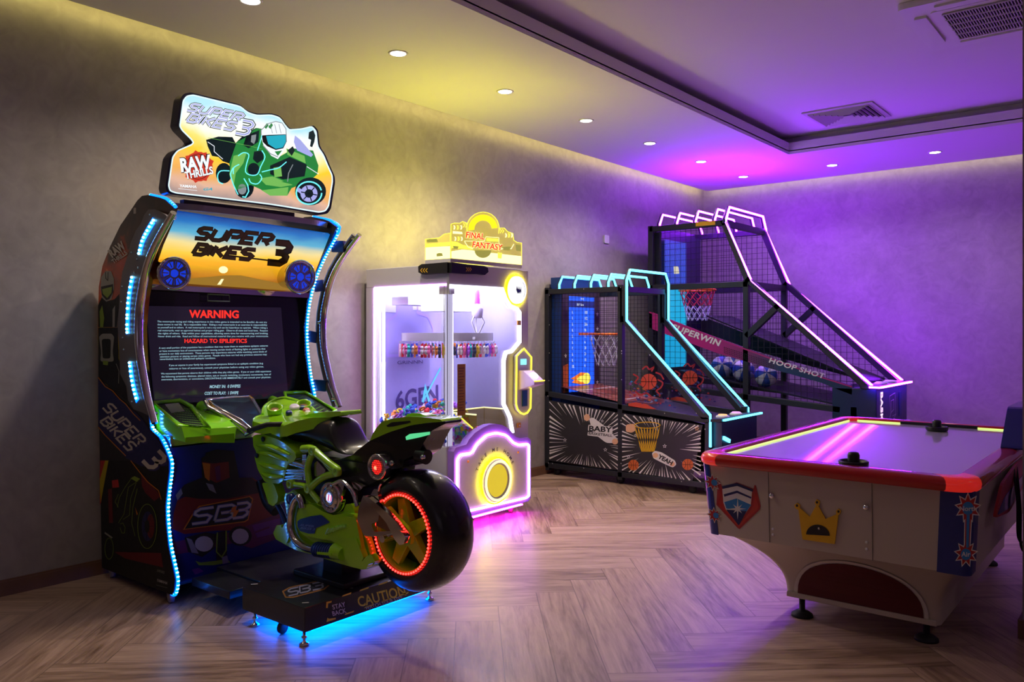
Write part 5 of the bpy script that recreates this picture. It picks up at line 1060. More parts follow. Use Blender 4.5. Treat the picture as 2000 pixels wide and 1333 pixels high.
for sg in (1, -1):
    fr = lambda x, z, h=0, sg=sg: Vector((x, (YP-.03 if sg > 0 else 2*YC-YP+.03)-sg*h, z))
    if sg < 0:                                         # the far bracket is seen from inside: a strap behind the rail and spacer blocks
        Pm = [mir(p)+Vector((-.03, -.02, 0)) for p in RX_]; o = MB().tube(Pm, .012, 6).obj('rail_bracket', M_gry, t)
        led_far = curve([Vector((x, 2*YC-YP-.012, z)) for x, z in OX[10:20]], 3)
        for zz in (1.93, 1.70, 1.36, 1.06):
            a = min(led_far, key=lambda p: abs(p.z-zz)); b_ = min(curve(Pm, 4), key=lambda p: abs(p.z-zz)); MB().bar(a+Vector((0, .02, 0)), b_, .03, .07, up=(0, 0, 1)).obj('rail_spacer', M_bluei2, t)
    else: o = MB().slab(fr, BX, -.012, 0, 0).obj('rail_bracket', M_gry, t, bevel=.003)
    for sl in slots if sg > 0 else ():
        pts = [fr(on_y(u, v, YP-.03).x, on_y(u, v, YP-.03).z, .002) for u, v in sl]; cc_ = curve(pts, 6)
        lb = MB(); fr2 = lambda x, z, h=0, fr=fr: fr(x, z, h); lb.ribbon(fr2, [(p.x, p.z) for p in cc_], .042, 0, .002)
        tot = 0; last = None
        for p in cc_: 
            if last is None or (p-last).length > .018: lb.sphere(p+Vector((0, -sg*.004, 0)), .0075, 6, 1); last = p
        lb.obj('light_slot', [M_bled, M_bead], o)
    P = [p if sg > 0 else mir(p) for p in RX_]; P = curve(P, 3); n = len(P); rr = [.017+.007*math.sin(PI*i/(n-1)) for i in range(n)]
    MB().tube(P, rr, 12, flat=.8).obj('chrome_rail', M_chrome, t)
    for i in (1, n//2, n-4): MB().tube([P[i], P[i]+Vector((-.02, sg*.028, 0))], .012, 8).obj('rail_mount', M_chrome, t)
    for u, v in ((293, 419), (257, 493), (268, 507), (270, 523), (263, 532), (239, 560), (237, 590), (240, 660), (242, 683), (258, 785)):
        if sg > 0: p = on_y(u, v, YP-.03); MB().sphere(fr(p.x, p.z, .002), .005, 8).obj('bolt', M_steel, o)
# LED tape down the front edges
fe = [(x, z) for x, z in OX[8:34]]
def led(path, nm, step=.021, r=.0085, side=1):
    lb = MB(); lb.tube(path, .009, 6, 0); last = None
    for p in path:
        if last is None: q = p; last = p; lb.sphere(p, r, 6, 1); continue
        d = (p-last).length
        while d > step: last = last+(p-last).normalized()*step; lb.sphere(last+Vector((.004, 0, 0)), r, 6, 1, sc=(1, 1, .75)); d = (p-last).length
    return lb.obj(nm, [M_bled, M_bead], t)
for yy in (YP+.012, 2*YC-YP-.012):
    top = [Vector((x+.006, yy, z)) for x, z in OX[9:20]]; led(curve([Vector((x+.006, yy, z)) for x, z in OX[7:34]], 3), 'edge_led') if yy > 2.5 else (led(curve([Vector((x+.006, yy, z)) for x, z in OX[7:11]], 3), 'edge_led'), led(curve([Vector((x+.006, yy, z)) for x, z in OX[18:34]], 3), 'edge_led'))
# body
MB().box(LEFT+.03, -4.62, Y0i, Y1i, .1, 1.6).box(-4.66, -4.42, Y0i, Y1i, 1.5, 1.86).obj('rear_body', M_bb1, t)
MB().box(-4.62, XF, Y0i, Y1i, .08, .80).obj('lower_body', M_bb1, t)
MB().box(-4.62, XF-.01, Y0i, Y1i, .80, .86).obj('console_shelf', M_chrome, t, bevel=.006)
SX = -4.28
bez = MB().box(-4.60, SX-.02, Y0i, Y1i, .86, 1.66); bez.obj('screen_bezel', mat('gloss_bezel', (.012, .013, .02), .18, coat=.5), t)
X_ = Pl('x', SX, 1)
MB().slab(X_, [(287, 598), (549, 601), (563, 777), (303, 790)], -.012, 0).obj('screen_glass', mat('dark_screen', (.012, .010, .016), .10, emit=(.3, .2, .5), es=.03, coat=.6), t)
m = MB(); tp_ = lambda u, v, h=0: X_(u, v, h)
m.fit(tp_, 'WARNING', 369, 466, 621, 15, 0, .002, bold=.035, flip=-1, rot=-.01); m.fit(tp_, 'HAZARD TO EPILEPTICS', 360, 482, 670, 8, 0, .002, bold=.025, flip=-1)
L1 = ['The motorcycle racing and riding experience in this video game is intended to be fanciful, do not try', 'these moves in real life.  Be a responsible rider.  Riding a real motorcycle is an exercise in responsibility', 'to yourself and to others.  A real motorcycle is not a toy and can be hazardous to operate.  When riding a', 'real motorcycle, wear an approved helmet and proper riding gear.  Observe all state and local laws.  Respect', 'the rights of others.  Ride within your capabilities, allowing extra time for maneuvering and braking.', 'Never drink and ride.  Read and follow all instructional material that you receive with your motorcycle.']
for k, s_ in enumerate(L1): m.fit(tp_, s_, 307+.3*k, 521+.6*k, 630.6+5.65*k, 3.5, 1, .002, flip=-1, bold=.012, rot=.004*(k-2.5)/2.5-.002)
L2 = [('A very small portion of the population has a condition that may cause them to experience epileptic seizures', 310, 523), ('or have momentary loss of consciousness when viewing certain kinds of flashing lights or patterns that', 311, 518), ('present in our daily environment.  These persons may experience seizures while watching some kinds of', 311, 521), ('television pictures or playing certain video games.  People who have not had any previous seizures may', 312, 521), ('nevertheless have an undetected epileptic condition.', 312, 421),
      ('If you or anyone in your family has experienced symptoms linked to an epileptic condition (e.g.', 330, 514), ('seizures or loss of awareness), consult your physician before using any video games.', 330, 515), ('We recommend that parents observe their children while they play video games.  If you or your child experience', 314, 529), ('the following symptoms: dizziness, altered vision, eye or muscle twitching, involuntary movements, loss of', 315, 529), ('awareness, disorientation, or convulsions, DISCONTINUE USE IMMEDIATELY and consult your physician.', 315, 529)]
yy = [681, 687, 692.5, 698, 704, 715, 721.5, 731, 737, 742.5]
for (s_, a, b_), y in zip(L2, yy): m.fit(tp_, s_, a, b_, y-1.5, 3.5, 1, .002, flip=-1, bold=.012, rot=.022)
m.fit(tp_, 'MONEY IN:  0 SWIPES', 409, 469, 758, 6, 1, .002, flip=-1, bold=.03, shear=.2, rot=.02); m.fit(tp_, 'COST TO PLAY:  1 SWIPE', 399, 465, 771, 6, 1, .002, flip=-1, bold=.03, shear=.2, rot=.02)
m.obj('screen_text', [glow('screen_red', (1, .03, .02), 1.0), glow('screen_pale_blue', (.42, .72, .85), .62)], t)
m = MB(); q = [(402, 575), (444, 577), (445, 589), (402, 588)]; P = [X_(u, v, .02) for u, v in q]; m.tube(P, .004, 6, closed=True); m.obj('sensor_frame', mat('pale_green_frame', (.3, .45, .33), .4), t)
# lit header panel leaning out over the screen
TL, TR, BR, BL = on_x(322, 411, -4.02), on_x(632, 457, -4.02), on_x(596, 574, -4.25), on_x(284, 556, -4.25)
TL.y, BL.y, TR.y, BR.y = Y0i, Y0i, Y1i, Y1i
q = Qd(TL, TR, BR, BL); 
if q.n.x < 0: q.n = -q.n
M_sun = ramp_mat('sunset_print', 2, 1.66, 2.02, [(0, (.10, .03, .004)), (1, (.003, .05, .30)), (.14, (.55, .20, .01)), (.26, (.75, .36, .01)), (.36, (1.0, .42, .02)), (.48, (1, .60, .06)), (.60, (.85, .70, .30)), (.74, (.10, .42, .62)), (.88, (.01, .16, .50))], emis=.95, noise=.22, nscale=4, stretch=(1, .5, 2.5))
MB().slab(q, [(0, 0), (1, 0), (1, 1), (0, 1)], -.02, 0).obj('header_panel', M_sun, t)
m = MB()
def hpx(u, v, h=0):                                   # photo pixel -> tilted header plane
    r = _ray(u, v); o_ = Vector((0, 0, CAM_H)); tt = (q.c[0]-o_).dot(q.n)/r.dot(q.n); return o_+r*tt+q.n*h
for mm, sw, h in ((0, 8.6, .002), (1, 5.4, .003)):
    sten(m, hpx, 'SUPER', 380, 465, 21, sw, mm, h, shear=.5, flip=-1, wk=1.68, rot=-.1, gap=1.1); sten(m, hpx, 'BIKES', 376, 496, 20, sw, mm, h, shear=.5, flip=-1, wk=1.60, rot=-.1, gap=1.1); sten(m, hpx, '3', 522, 512, 40, sw*1.6, mm, h, shear=.3, flip=-1, wk=1.15, rot=-.1)
m.ribbon(hpx, [(438, 498), (520, 508), (550, 512)], 3, 0, .003)
m.poly(hpx, [(330, 548), (440, 538), (470, 538), (590, 563), (588, 570), (330, 552)], 3, .001); m.poly(hpx, circ(436, 527, 9, 7, 14), 2, .0015); m.poly(hpx, [(432, 545), (437, 545), (431, 556), (424, 556)], 2, .002)
m.obj('header_title', [mat('brown_black_ink', (.05, .022, .014), .5), mat('mauve_ink', (.10, .055, .05), .35, metal=.3), glow('sun_glow', (1, .9, .45), 1.1), glow('road_glow', (.50, .26, .03), .55)], t)
MB().bar(BL+Vector((.01, 0, -.012)), BR+Vector((.01, 0, -.012)), .03, .03).obj('header_trim', M_chrome, t)
MB().slab(Fr((-4.44, Y0i-.035, 2.035), (1, 0, 0), (0, 1, 0)), rpoly([(0, 0), (.40, .02), (.46, .16), (.48, .5*(Y1i-Y0i)+.035), (.46, Y1i-Y0i-.10), (.40, Y1i-Y0i+.05), (0, Y1i-Y0i+.07)], .2), 0, .032).obj('canopy', mat('brushed_silver', (.42, .38, .36), .25, metal=.8), t, bevel=.006)
# speakers
for (u, v) in ((339, 534), (585, 541)):
    c = on_x(u, v, -4.06); c.y = Y0i+.115 if u < 400 else Y1i-.115
    c = on_x(u, v, -4.06)
    ks = .86 if u < 400 else 1.0
    MB().lathe([(r_*ks, h_) for r_, h_ in [(.078, -.16), (.086, -.02), (.098, .0), (.103, .012), (.092, .022), (.086, .012)]], c, (1, -.12, -.12), 32, closed=True).obj('speaker_housing', M_chrome, t)
    s_ = MB(); f0_ = Fr(c, (0, 1, 0), (.12, 0, 1)); f_ = lambda a, b_, h=0: f0_(a*ks, b_*ks, h); s_.slab(f_, circ(0, 0, .088, n=28), -.03, .006, 0)
    for k in range(6):
        a = 2*PI*k/6; s_.poly(f_, rpoly([(r*math.cos(a+d), r*math.sin(a+d)) for r, d in ((.032, -.38), (.076, -.40), (.080, 0), (.076, .40), (.032, .38))], .2), 1, .008); s_.ribbon(f_, [(r*math.cos(a+d), r*math.sin(a+d)) for r, d in ((.032, -.38), (.076, -.40), (.080, 0), (.076, .40), (.032, .38))], .009, 2, .011, closed=True); s_.ribbon(f_, [(.04*math.cos(a), .04*math.sin(a)), (.078*math.cos(a), .078*math.sin(a))], .006, 2, .012)
    s_.poly(f_, circ(0, 0, .024, n=16), 1, .01); s_.obj('speaker_grille', [M_chrome, glow('speaker_blue_glint', (.01, .06, 1), .55), M_chrome], t)  # petals glow blue for the LED glitter on the chrome
# blue striplight reflected from the inner cheeks: inner side lights
for yy in (): MB().box(-4.26, -4.24, min(yy, yy), yy+.003, 1.0, 1.95).obj('cheek_light', M_bled, t) if yy > 2.5 else None
# marquee
MX = Pl('x', -4.0, 1); ZM = lambda pts: [(300+x/4.762, 160+y/4.762) for x, y in pts]; zm = lambda x, y, h=0: MX(300+x/4.762, 160+y/4.762, h)
mo = [(345, 97), (560, 150), (800, 208), (870, 268), (960, 297), (1100, 292), (1180, 318), (1230, 390), (1270, 437), (1400, 427), (1490, 403), (1530, 450), (1545, 600), (1600, 680), (1640, 780), (1685, 880), (1688, 940), (1650, 1180), (1620, 1225), (1560, 1238), (1100, 1160), (600, 1100), (180, 1050), (125, 1030), (110, 980), (150, 700), (195, 640), (330, 582), (350, 560), (330, 530), (240, 440), (218, 400), (252, 150), (285, 108)]
mo = rpoly(mo, .3, 2); MB().slab(zm, mo, -.07, 0).obj('marquee_case', mat('marquee_edge', (.012, .014, .03), .25, coat=.5), t)
cx_, cy_ = 900, 680; ins = [(cx_+(x-cx_)*.965, cy_+(y-cy_)*.955) for x, y in mo]
M_mq = ramp_mat('marquee_print', 2, 2.12, 2.62, [(0, (.42, .30, .27)), (1, (.45, .80, .95)), (.12, (.75, .45, .32)), (.25, (.85, .42, .10)), (.36, (1, .50, .10)), (.48, (1, .62, .02)), (.60, (1, .80, .20)), (.74, (1, .97, .80)), (.88, (.86, .93, .95))], emis=.95, noise=.45, nscale=3.2)
MB().poly(zm, ins, 0, .002).obj('marquee_face', M_mq, t)
m = MB(); K = dict(hal=10, dk=0, gr=1, gl=2, cy=3, wh=4, red=5, vis=6, lil=7, blk=8, gy=9)
def A(pts, k, h): m.poly(zm, pts, K[k], .003+h*.0006)
def R(pts, w_, k, h): m.ribbon(zm, pts, w_, K[k], .003+h*.0006)
A([(485, 540), (600, 510), (730, 515), (760, 570), (860, 470), (950, 430), (1020, 440), (1000, 600), (900, 700), (700, 760), (640, 740), (600, 700), (540, 690), (500, 600)], 'dk', 0)
A(circ(650, 850, 75, 95, 18), 'dk', .2); A(circ(840, 980, 90, 105, 20), 'dk', .3); A([(770, 560), (850, 520), (870, 480), (960, 430), (1010, 440), (1000, 520), (1060, 640), (1180, 690), (1300, 620), (1480, 640), (1530, 780), (1520, 860), (1440, 930), (1280, 990), (1240, 1060), (1080, 1060), (990, 1000), (900, 960), (760, 1010), (720, 900), (700, 760)], 'gr', 1)
A([(860, 500), (980, 450), (970, 560), (880, 620), (830, 590)], 'dk', 2); A([(905, 500), (950, 490), (945, 540), (930, 580), (900, 560)], 'gy', 3)
A([(930, 650), (1010, 640), (1020, 720), (960, 760), (920, 720)], 'dk', 2); A(circ(925, 815, 55, 60, 16), 'dk', 2.4); A([(1080, 780), (1260, 700), (1420, 770), (1400, 880), (1200, 910), (1080, 860)], 'dk', 2); A([(1110, 800), (1180, 790), (1190, 880), (1120, 890)], 'gl', 3)
A([(740, 690), (860, 660), (830, 760), (760, 850), (740, 980), (700, 860)], 'gl', 2); A([(1230, 620), (1400, 690), (1410, 760), (1240, 680)], 'gl', 2.6); A([(1000, 1010), (1250, 980), (1240, 1060), (1080, 1060)], 'gl', 2.6); A([(980, 900), (1100, 880), (1290, 960), (1180, 980), (1040, 960)], 'gl', 2.8); A([(1180, 930), (1440, 890), (1300, 960)], 'gr', 3)
A([(1310, 500), (1360, 540), (1480, 680), (1460, 700), (1330, 640), (1300, 560)], 'lil', 2.8); A([(1440, 470), (1480, 450), (1500, 500), (1490, 560), (1470, 610), (1450, 600), (1460, 540), (1435, 530)], 'dk', 3); A([(1240, 640), (1290, 600), (1310, 640), (1280, 690)], 'dk', 2.7)
R(ins+ins[:1], 12, 'hal', -.5)
# helmet
A([(995, 450), (1060, 390), (1130, 370), (1190, 385), (1225, 440), (1230, 560), (1200, 660), (1150, 720), (1090, 690), (1020, 600), (995, 520)], 'wh', 4)
A([(1000, 500), (1060, 495), (1225, 490), (1230, 560), (1200, 620), (1130, 635), (1050, 600), (1010, 560)], 'blk', 4.6); A([(1040, 505), (1222, 495), (1225, 560), (1195, 612), (1130, 625), (1060, 580)], 'vis', 5)
for x in (1020, 1060): A([(x, 420), (x+30, 385), (x+45, 405), (x+20, 440)], 'gr', 5)
for x in (1100, 1140, 1180): R([(x-20, 395), (x-10, 440), (x, 480)], 1.2*4, 'gy', 5)
R([(1010, 590), (1080, 670), (1150, 700)], 8, 'gy', 5.4); R([(995, 520), (995, 450), (1060, 390), (1130, 370), (1190, 385), (1225, 440), (1230, 560)], 7, 'gy', 5.5); A([(1120, 650), (1190, 640), (1150, 690)], 'gr', 5.2)
for x0, y0, s_ in ((0, 0, 0),):
    for pts in ([(780, 690), (830, 660), (880, 680), (860, 760), (850, 840), (900, 870), (960, 860), (990, 790), (1030, 700), (1000, 640)], [(1000, 840), (1080, 820), (1160, 800), (1230, 745)], [(735, 800), (710, 860), (730, 940), (760, 1010), (780, 1050)], [(700, 830), (620, 830), (590, 870), (600, 930), (640, 950)], [(790, 770), (740, 800), (735, 860)], [(880, 900), (900, 940), (960, 950), (1000, 900), (980, 860)], [(960, 640), (985, 560), (1000, 500)]): R([(p.x, p.y) for p in curve([(a, b_, 0) for a, b_ in pts], 3)], 9, 'cy', 6)
A(circ(1455, 1020, 145, 130, 24), 'dk', 3.2); R(circ(1440, 1035, 118, 105, 26), 13, 'cy', 4); A(circ(1440, 1040, 80, 78, 18), 'lil', 3.6); A(circ(1440, 1040, 40, 40, 14), 'dk', 4); A([(1330, 980), (1370, 1000), (1360, 1040), (1330, 1020)], 'lil', 5)
for k in range(6): a = k*PI/3+.2; R([(1440, 1040), (1440+76*math.cos(a), 1040+74*math.sin(a))], 10, 'dk', 4.1)
R([(835, 900), (870, 960), (880, 1020), (850, 1075), (820, 1070)], 10, 'cy', 4); A(circ(820, 1000, 40, 50, 12), 'gy', 1); R([(500, 560), (560, 600), (560, 650), (640, 720)], 6, 'wh', 2); R([(500, 520), (900, 600), (1000, 625)], 3, 'gl', 3); R([(1290, 770), (1250, 850), (1240, 930)], 8, 'gy', 5); R([(1420, 790), (1530, 860)], 6, 'wh', 5)
# emblem and titles
A(circ(410, 790, 135, 140, 14), 'red', 4); A([(410+(155 if k % 2 else 120)*math.cos(2*PI*k/18), 790+(155 if k % 2 else 125)*math.sin(2*PI*k/18)) for k in range(18)], 'red', 3.8); R(circ(410, 790, 112, 118, 20), 5, 'dk', 4.3)
for mm, bo, h in (('blk', .085, 4.8), ('wh', .045, 5.5)):
    m.fit(zm, 'RAW', 250, 535, 818, 125, K[mm], .003+h*.0006, bold=bo, rot=.13, flip=-1); m.fit(zm, 'THRILLS', 290, 555, 880, 70, K[mm], .003+h*.0006, bold=bo*.8, rot=.2, flip=-1)
for mm, sw, h in (('dk', 33, 7), ('wh', 21, 8), ('lil', 10, 8.6)):
    sten(m, zm, 'SUPER', 305, 268, 72, sw, K[mm], .003+h*.0006, shear=.55, flip=-1, wk=1.65, gap=1.2, rot=-.2); sten(m, zm, 'BIKES', 300, 368, 78, sw, K[mm], .003+h*.0006, shear=.5, flip=-1, wk=1.55, gap=1.2, rot=-.2); sten(m, zm, '3', 755, 478, 130, sw*1.4, K[mm], .003+h*.0006, shear=.35, flip=-1, wk=1.25, rot=-.2)
m.fit(zm, 'YAMAHA', 235, 395, 985, 26, K['wh'], .006, bold=.03, flip=-1, rot=-.06); m.fit(zm, 'GA', 450, 540, 1010, 24, K['vis'], .006, bold=.03, flip=-1, shear=.4); R([(225, 995), (400, 1012)], 4, 'wh', 4)
m.obj('marquee_artwork', [mat('pine_ink', (.008, .055, .065), .4), glow('art_green', (.02, .36, .06), .55), glow('art_light_green', (.22, .62, .12), .7), glow('art_cyan_line', (.15, .9, .95), 1.1), glow('art_white', (.85, .9, .95), .95), glow('art_red', (.8, .05, .02), .7), glow('art_visor', (.01, .45, .60), .8), glow('art_lilac', (.40, .42, .85), .85), mat('art_black', (.01, .012, .015), .4), glow('art_grey', (.35, .40, .42), .6), glow('art_halo', (.72, .95, 1), 1.0)], t)
MB().slab(zm, [(300, 1090), (1330, 1215), (1330, 1262), (300, 1135)], -.06, -.02).obj('marquee_mount', M_blk, t)
# front lower artwork
G = Pl('x', XF, 1); gz = lambda x, y, h=0: G(180+x/2.897, 740+y/2.897, h); m = MB()
Kf = dict(navy=0, blk=1, red=2, mau=3, wh=4, grn=5, vio=6, org=7, blu=8, gry=9)
bl, br_, tr_, tl_ = Vector((XF, Y0i, .09)), Vector((XF, Y1i, .09)), Vector((XF, Y1i, .80)), Vector((XF, Y0i, .80)); up = Vector((.002, 0, 0))
m.poly3([p+up for p in (bl, br_, tr_, tl_)], 0)
def Gp(pts, k, h): m.poly(gz, pts, Kf[k], .003+h*.0007)
def Gr(pts, w_, k, h): m.ribbon(gz, pts, w_, Kf[k], .003+h*.0007)
Gp([(460, 760), (480, 690), (620, 620), (900, 560), (1050, 640), (1060, 720), (960, 860), (700, 860), (520, 880), (450, 850)], 'red', 0)
Gp([(470, 660), (520, 600), (620, 560), (640, 420), (700, 400), (800, 410), (830, 560), (900, 560), (980, 640), (760, 680), (600, 680)], 'blk', 1)
Gp([(615, 450), (680, 410), (780, 410), (800, 500), (790, 600), (720, 640), (660, 620), (620, 560)], 'blk', 2); Gp([(618, 470), (680, 480), (770, 470), (775, 560), (700, 590), (640, 560)], 'red', 3); Gp([(620, 475), (665, 482), (660, 580), (635, 560)], 'org', 4); Gp([(690, 500), (720, 490), (725, 570), (700, 580)], 'mau', 4); Gp([(640, 590), (680, 600), (700, 650), (660, 630)], 'gry', 4); Gp([(470, 660), (500, 620), (510, 650), (480, 690)], 'gry', 3)
Gp([(440, 930), (620, 890), (780, 870), (1060, 760), (1060, 900), (900, 960), (800, 930), (560, 980), (450, 1000)], 'mau', 1); Gp([(900, 830), (1060, 790), (1060, 870), (930, 900)], 'vio', 2); Gr([(920, 870), (1000, 840)], 10, 'mau', 3)
Gp([(520, 900), (640, 870), (700, 880), (690, 960), (620, 1010), (540, 980)], 'blk', 2); Gp(circ(630, 935, 52, 44, 16), 'wh', 3); Gp([(530, 900), (560, 910), (600, 990), (560, 985)], 'gry', 3); Gp(circ(835, 890, 66, 56, 16), 'blk', 2); Gp(circ(835, 892, 48, 44, 16), 'wh', 3)
Gp([(700, 870), (760, 860), (760, 1040), (700, 1050)], 'blk', 3); Gr([(705, 870), (700, 980), (730, 1010), (755, 970), (755, 860)], 8, 'grn', 4); Gp([(580, 1030), (610, 1040), (700, 1030), (760, 1020), (780, 1040), (680, 1056), (600, 1056)], 'grn', 4); Gp([(730, 1010), (760, 1000), (770, 1040), (735, 1050)], 'gry', 5); Gp([(560, 1080), (600, 1070), (630, 1090), (580, 1110)], 'vio', 3)
Gp([(510, 855), (560, 770), (600, 720), (890, 664), (908, 680), (880, 800), (860, 812)], 'org', 5); Gp([(520, 850), (566, 774), (604, 726), (886, 670), (900, 684), (876, 795), (856, 806)], 'blk', 6)
for kk, sw, h in (('blu', 21, 7), ('wh', 13, 8)): 
    sten(m, gz, 'SB', 560, 822, 78, sw, Kf[kk], .003+h*.0007, shear=.45, flip=-1, wk=1.9, gap=1.2, rot=.13); sten(m, gz, '3', 790, 790, 78, sw, Kf[kk], .003+h*.0007, shear=.45, flip=-1, wk=1.5, rot=.13)
Gp([(785, 730), (812, 718), (808, 745), (828, 742), (806, 780), (790, 782), (795, 755), (780, 755)], 'org', 9)
m.obj('front_artwork', [mat('deep_blue_print', (.008, .012, .16), .35), M_bk, mat('dark_red_print2', (.16, .012, .02), .4), mat('plum_print', (.10, .01, .08), .4), mat('silver_print', (.42, .40, .50), .35), mat('leaf_print', (.18, .28, .03), .4), mat('purple_print', (.12, .02, .22), .4), mat('amber_print', (.55, .16, .02), .4), mat('royal_print', (.05, .07, .30), .4), mat('dim_grey_print', (.2, .18, .26), .4)], t)
for x, y in ((-4.10, YP+.03), (-4.10, 2*YC-YP-.03), (-4.70, YP+.04), (-4.7, 2*YC-YP-.04)):
    MB().lathe([(0, -.014), (.030, -.014), (.042, -.012), (.042, .012), (.03, .014), (0, .014)], (x+.07 if x > -4.5 else x, y, .043), (.3, 1, 0), 20).obj('caster', mat('pale_caster', (.35, .33, .42), .35), t)
# moulded green console shrouds with dark grille, left and right of the bike
M_grn = mat('lime_gloss_plastic', (.28, .82, .008), .16, coat=.8, var=.03, scale=8); M_grille = mat('grille', (.02, .025, .02), .4)
def px3(u, v, X): return on_x(u, v, X)
V = [(318, 870, -3.90), (458, 866, -3.86), (462, 834, -3.86), (322, 838, -3.94), (407, 838, -3.90), (337, 834, -3.96), (296, 789, -4.25), (350, 784, -4.25), (375, 797, -4.18), (448, 822, -3.90), (300, 812, -4.20), (395, 806, -4.16), (425, 808, -4.08)]
P = [px3(*a) for a in V]
for p in P: p.y = max(p.y, Y0i+.008)
F = [(0, 1, 2, 4, 5, 3), (3, 5, 6), (3, 6, 10), (4, 2, 9, 8), (8, 9, 12, 11), (5, 4, 8, 7, 6)]
for sg in (1, -1):
    Q = P if sg > 0 else [mir(p) for p in P]
    base = [Vector((-4.26, Q[0].y, .862)), Vector((-4.26, Q[1].y, .862)), Vector((Q[1].x, Q[1].y, .862)), Vector((Q[0].x, Q[0].y, .862))]
    m = MB(); nb = Q+base
    FF = F[:2]+F[2:5]+[(0, 3, 10, 6, 13), (1, 14, 11, 12, 9, 2), (0, 16, 15, 1)]
    m.add(nb, FF, 0); o = m.obj('console_shroud', M_grn, t, bevel=.016, seg=4, smooth=True, bang=.35)
    # raised lip round the grille opening
    lip = [Q[5], Q[4], Q[8], Q[7], Q[6]]; nrm = (lip[1]-lip[0]).cross(lip[4]-lip[0]).normalized(); nrm = nrm if nrm.z > 0 else -nrm
    MB().tube([p+nrm*.004 for p in lip], .013, 8, closed=True).obj('shroud_lip', M_grn, o)
    g = MB(); c_ = sum(lip, Vector())/5; li = [c_+(p-c_)*.93 for p in lip]; g.poly3([p-nrm*.004 for p in li], 0)
    for k in range(9):
        for j in range(8):
            a, b_ = .30+.64*(k/8), .08+.84*j/7; pt = (li[0]*(1-a)+li[1]*a)*(1-b_)+(li[4]*(1-a)+li[2]*a)*b_; s1 = (li[1]-li[0]).normalized()*.006; s2 = (li[4]-li[0]).normalized()*.007
            g.poly3([pt+nrm*.002+s1, pt+nrm*.002+s2, pt+nrm*.002-s1, pt+nrm*.002-s2], 1)
    g.obj('grille', [M_grille, mat('green_mesh', (.12, .34, .02), .4)], o)
    if sg > 0: MB().poly3([px3(u, v, -4.13-.02)+Vector((.02, 0, .014)) for u, v in ((318, 795), (345, 792), (357, 808), (331, 812))], 0).obj('paper_note', mat('note_paper', (.55, .52, .62), .7), t)
    bl_ = [px3(u, v, X) for u, v, X in ((372, 803, -4.16), (392, 793, -4.22), (402, 806, -4.15), (424, 806, -4.1), (428, 824, -3.98), (455, 826, -3.92), (457, 858, -3.88), (425, 858, -3.9))]
    bl_ = bl_ if sg > 0 else [mir(p) for p in bl_]
    MB().tube([bl_[1], (bl_[2]+bl_[3])/2, bl_[5]+Vector((-.03, 0, -.03))], [.03, .045, .05], 12).obj('shroud_block', M_grn, o)
    for a, b_ in (((397, 804, -4.10), (422, 803, -4.10)), ((428, 819, -4.0), (452, 820, -4.0))):
        a, b_ = px3(*a), px3(*b_); a, b_ = (a, b_) if sg > 0 else (mir(a), mir(b_)); MB().tube([a, b_], .013, 10).obj('chrome_pipe', M_chrome, o)
# chrome windscreen frame with dark mesh, in the middle
wf = [px3(*a) for a in ((402, 782, -4.12), (428, 780, -4.16), (486, 775, -4.16), (494, 782, -4.12), (512, 812, -3.98), (506, 834, -3.86), (492, 842, -3.86), (470, 822, -3.92), (430, 800, -4.02))]
MB().tube(wf, .012, 8, closed=True).obj('windscreen_frame', M_chrome, t); MB().poly3(wf, 0).obj('windscreen_mesh', mat('dark_mesh_glass', (.02, .03, .06), .15, coat=.5), t)
MB().tube([px3(402, 784, -4.11), px3(408, 796, -4.08), px3(440, 812, -3.98), px3(487, 843, -3.85)], .014, 8).tube([px3(412, 792, -4.09), px3(450, 822, -3.95), px3(480, 848, -3.86)], .010, 8).obj('windscreen_stay', M_chrome, t)
# ------------------------------------------------------------------ ride-on motorcycle and its platform
YC = 2.65
t = thing('ride_on_motorcycle', (-3.2, YC, 0), 'lime green ride-on motorcycle with black seat and fat rear tyre on a black caution-marked platform', 'ride-on motorcycle')
M_body = mat('bike_green_plastic', (.34, .74, .012), .15, coat=.9, var=.03, scale=8); M_tyre = mat('tyre_black', (.012, .012, .014), .26, coat=.25); M_seat = mat('seat_black', (.012, .012, .016), .3, coat=.2)
M_bluei = mat('blue_inset', (.008, .03, .22), .3, coat=.5); M_rled = glow('red_led', (1, .02, .015), 9); M_rdim = glow('red_glow', (.9, .015, .01), 1.5); M_chr2 = mat('dark_chrome', (.60, .56, .56), .13, metal=1)
E4 = lambda pts: [(460+x/4.1667, 740+y/4.1667) for x, y in pts]
E5 = lambda pts: [(460+x/3.808, 940+y/3.808) for x, y in pts]
E1 = lambda pts: [(560+x/6.665, 940+y/6.665) for x, y in pts]
def xz(pts, y): return [(on_y(u, v, y).x, on_y(u, v, y).z) for u, v in pts]
def frY(y): return lambda x, z, h=0: Vector((x, y-h, z))
def slabY(name, pts, yn, mats, depth=None, bevel=.012, seg=3, parent=None, rnd=.2, m=0, both=False):
    """plate traced at the near side yn; spans the width of the bike or `depth`; both = mirrored twin as well"""
    q = xz(pts, yn); q = rpoly(q, rnd, 2) if rnd else q; yf = 2*YC-yn if depth is None else yn+depth
    o = MB().slab(frY(0), q, -yf, -yn, 0).obj(name, mats, parent or t, bevel=bevel, seg=seg, smooth=True, bang=.5)
    if both: MB().slab(frY(0), q, -(2*YC-yn), -(2*YC-yn-depth), 0).obj(name, mats, parent or t, bevel=bevel, seg=seg, smooth=True, bang=.5)
    return o
def tapy(x): return YC-(.115 if x < -2.95 else .115-.085*min(1, (x+2.95)/.62))
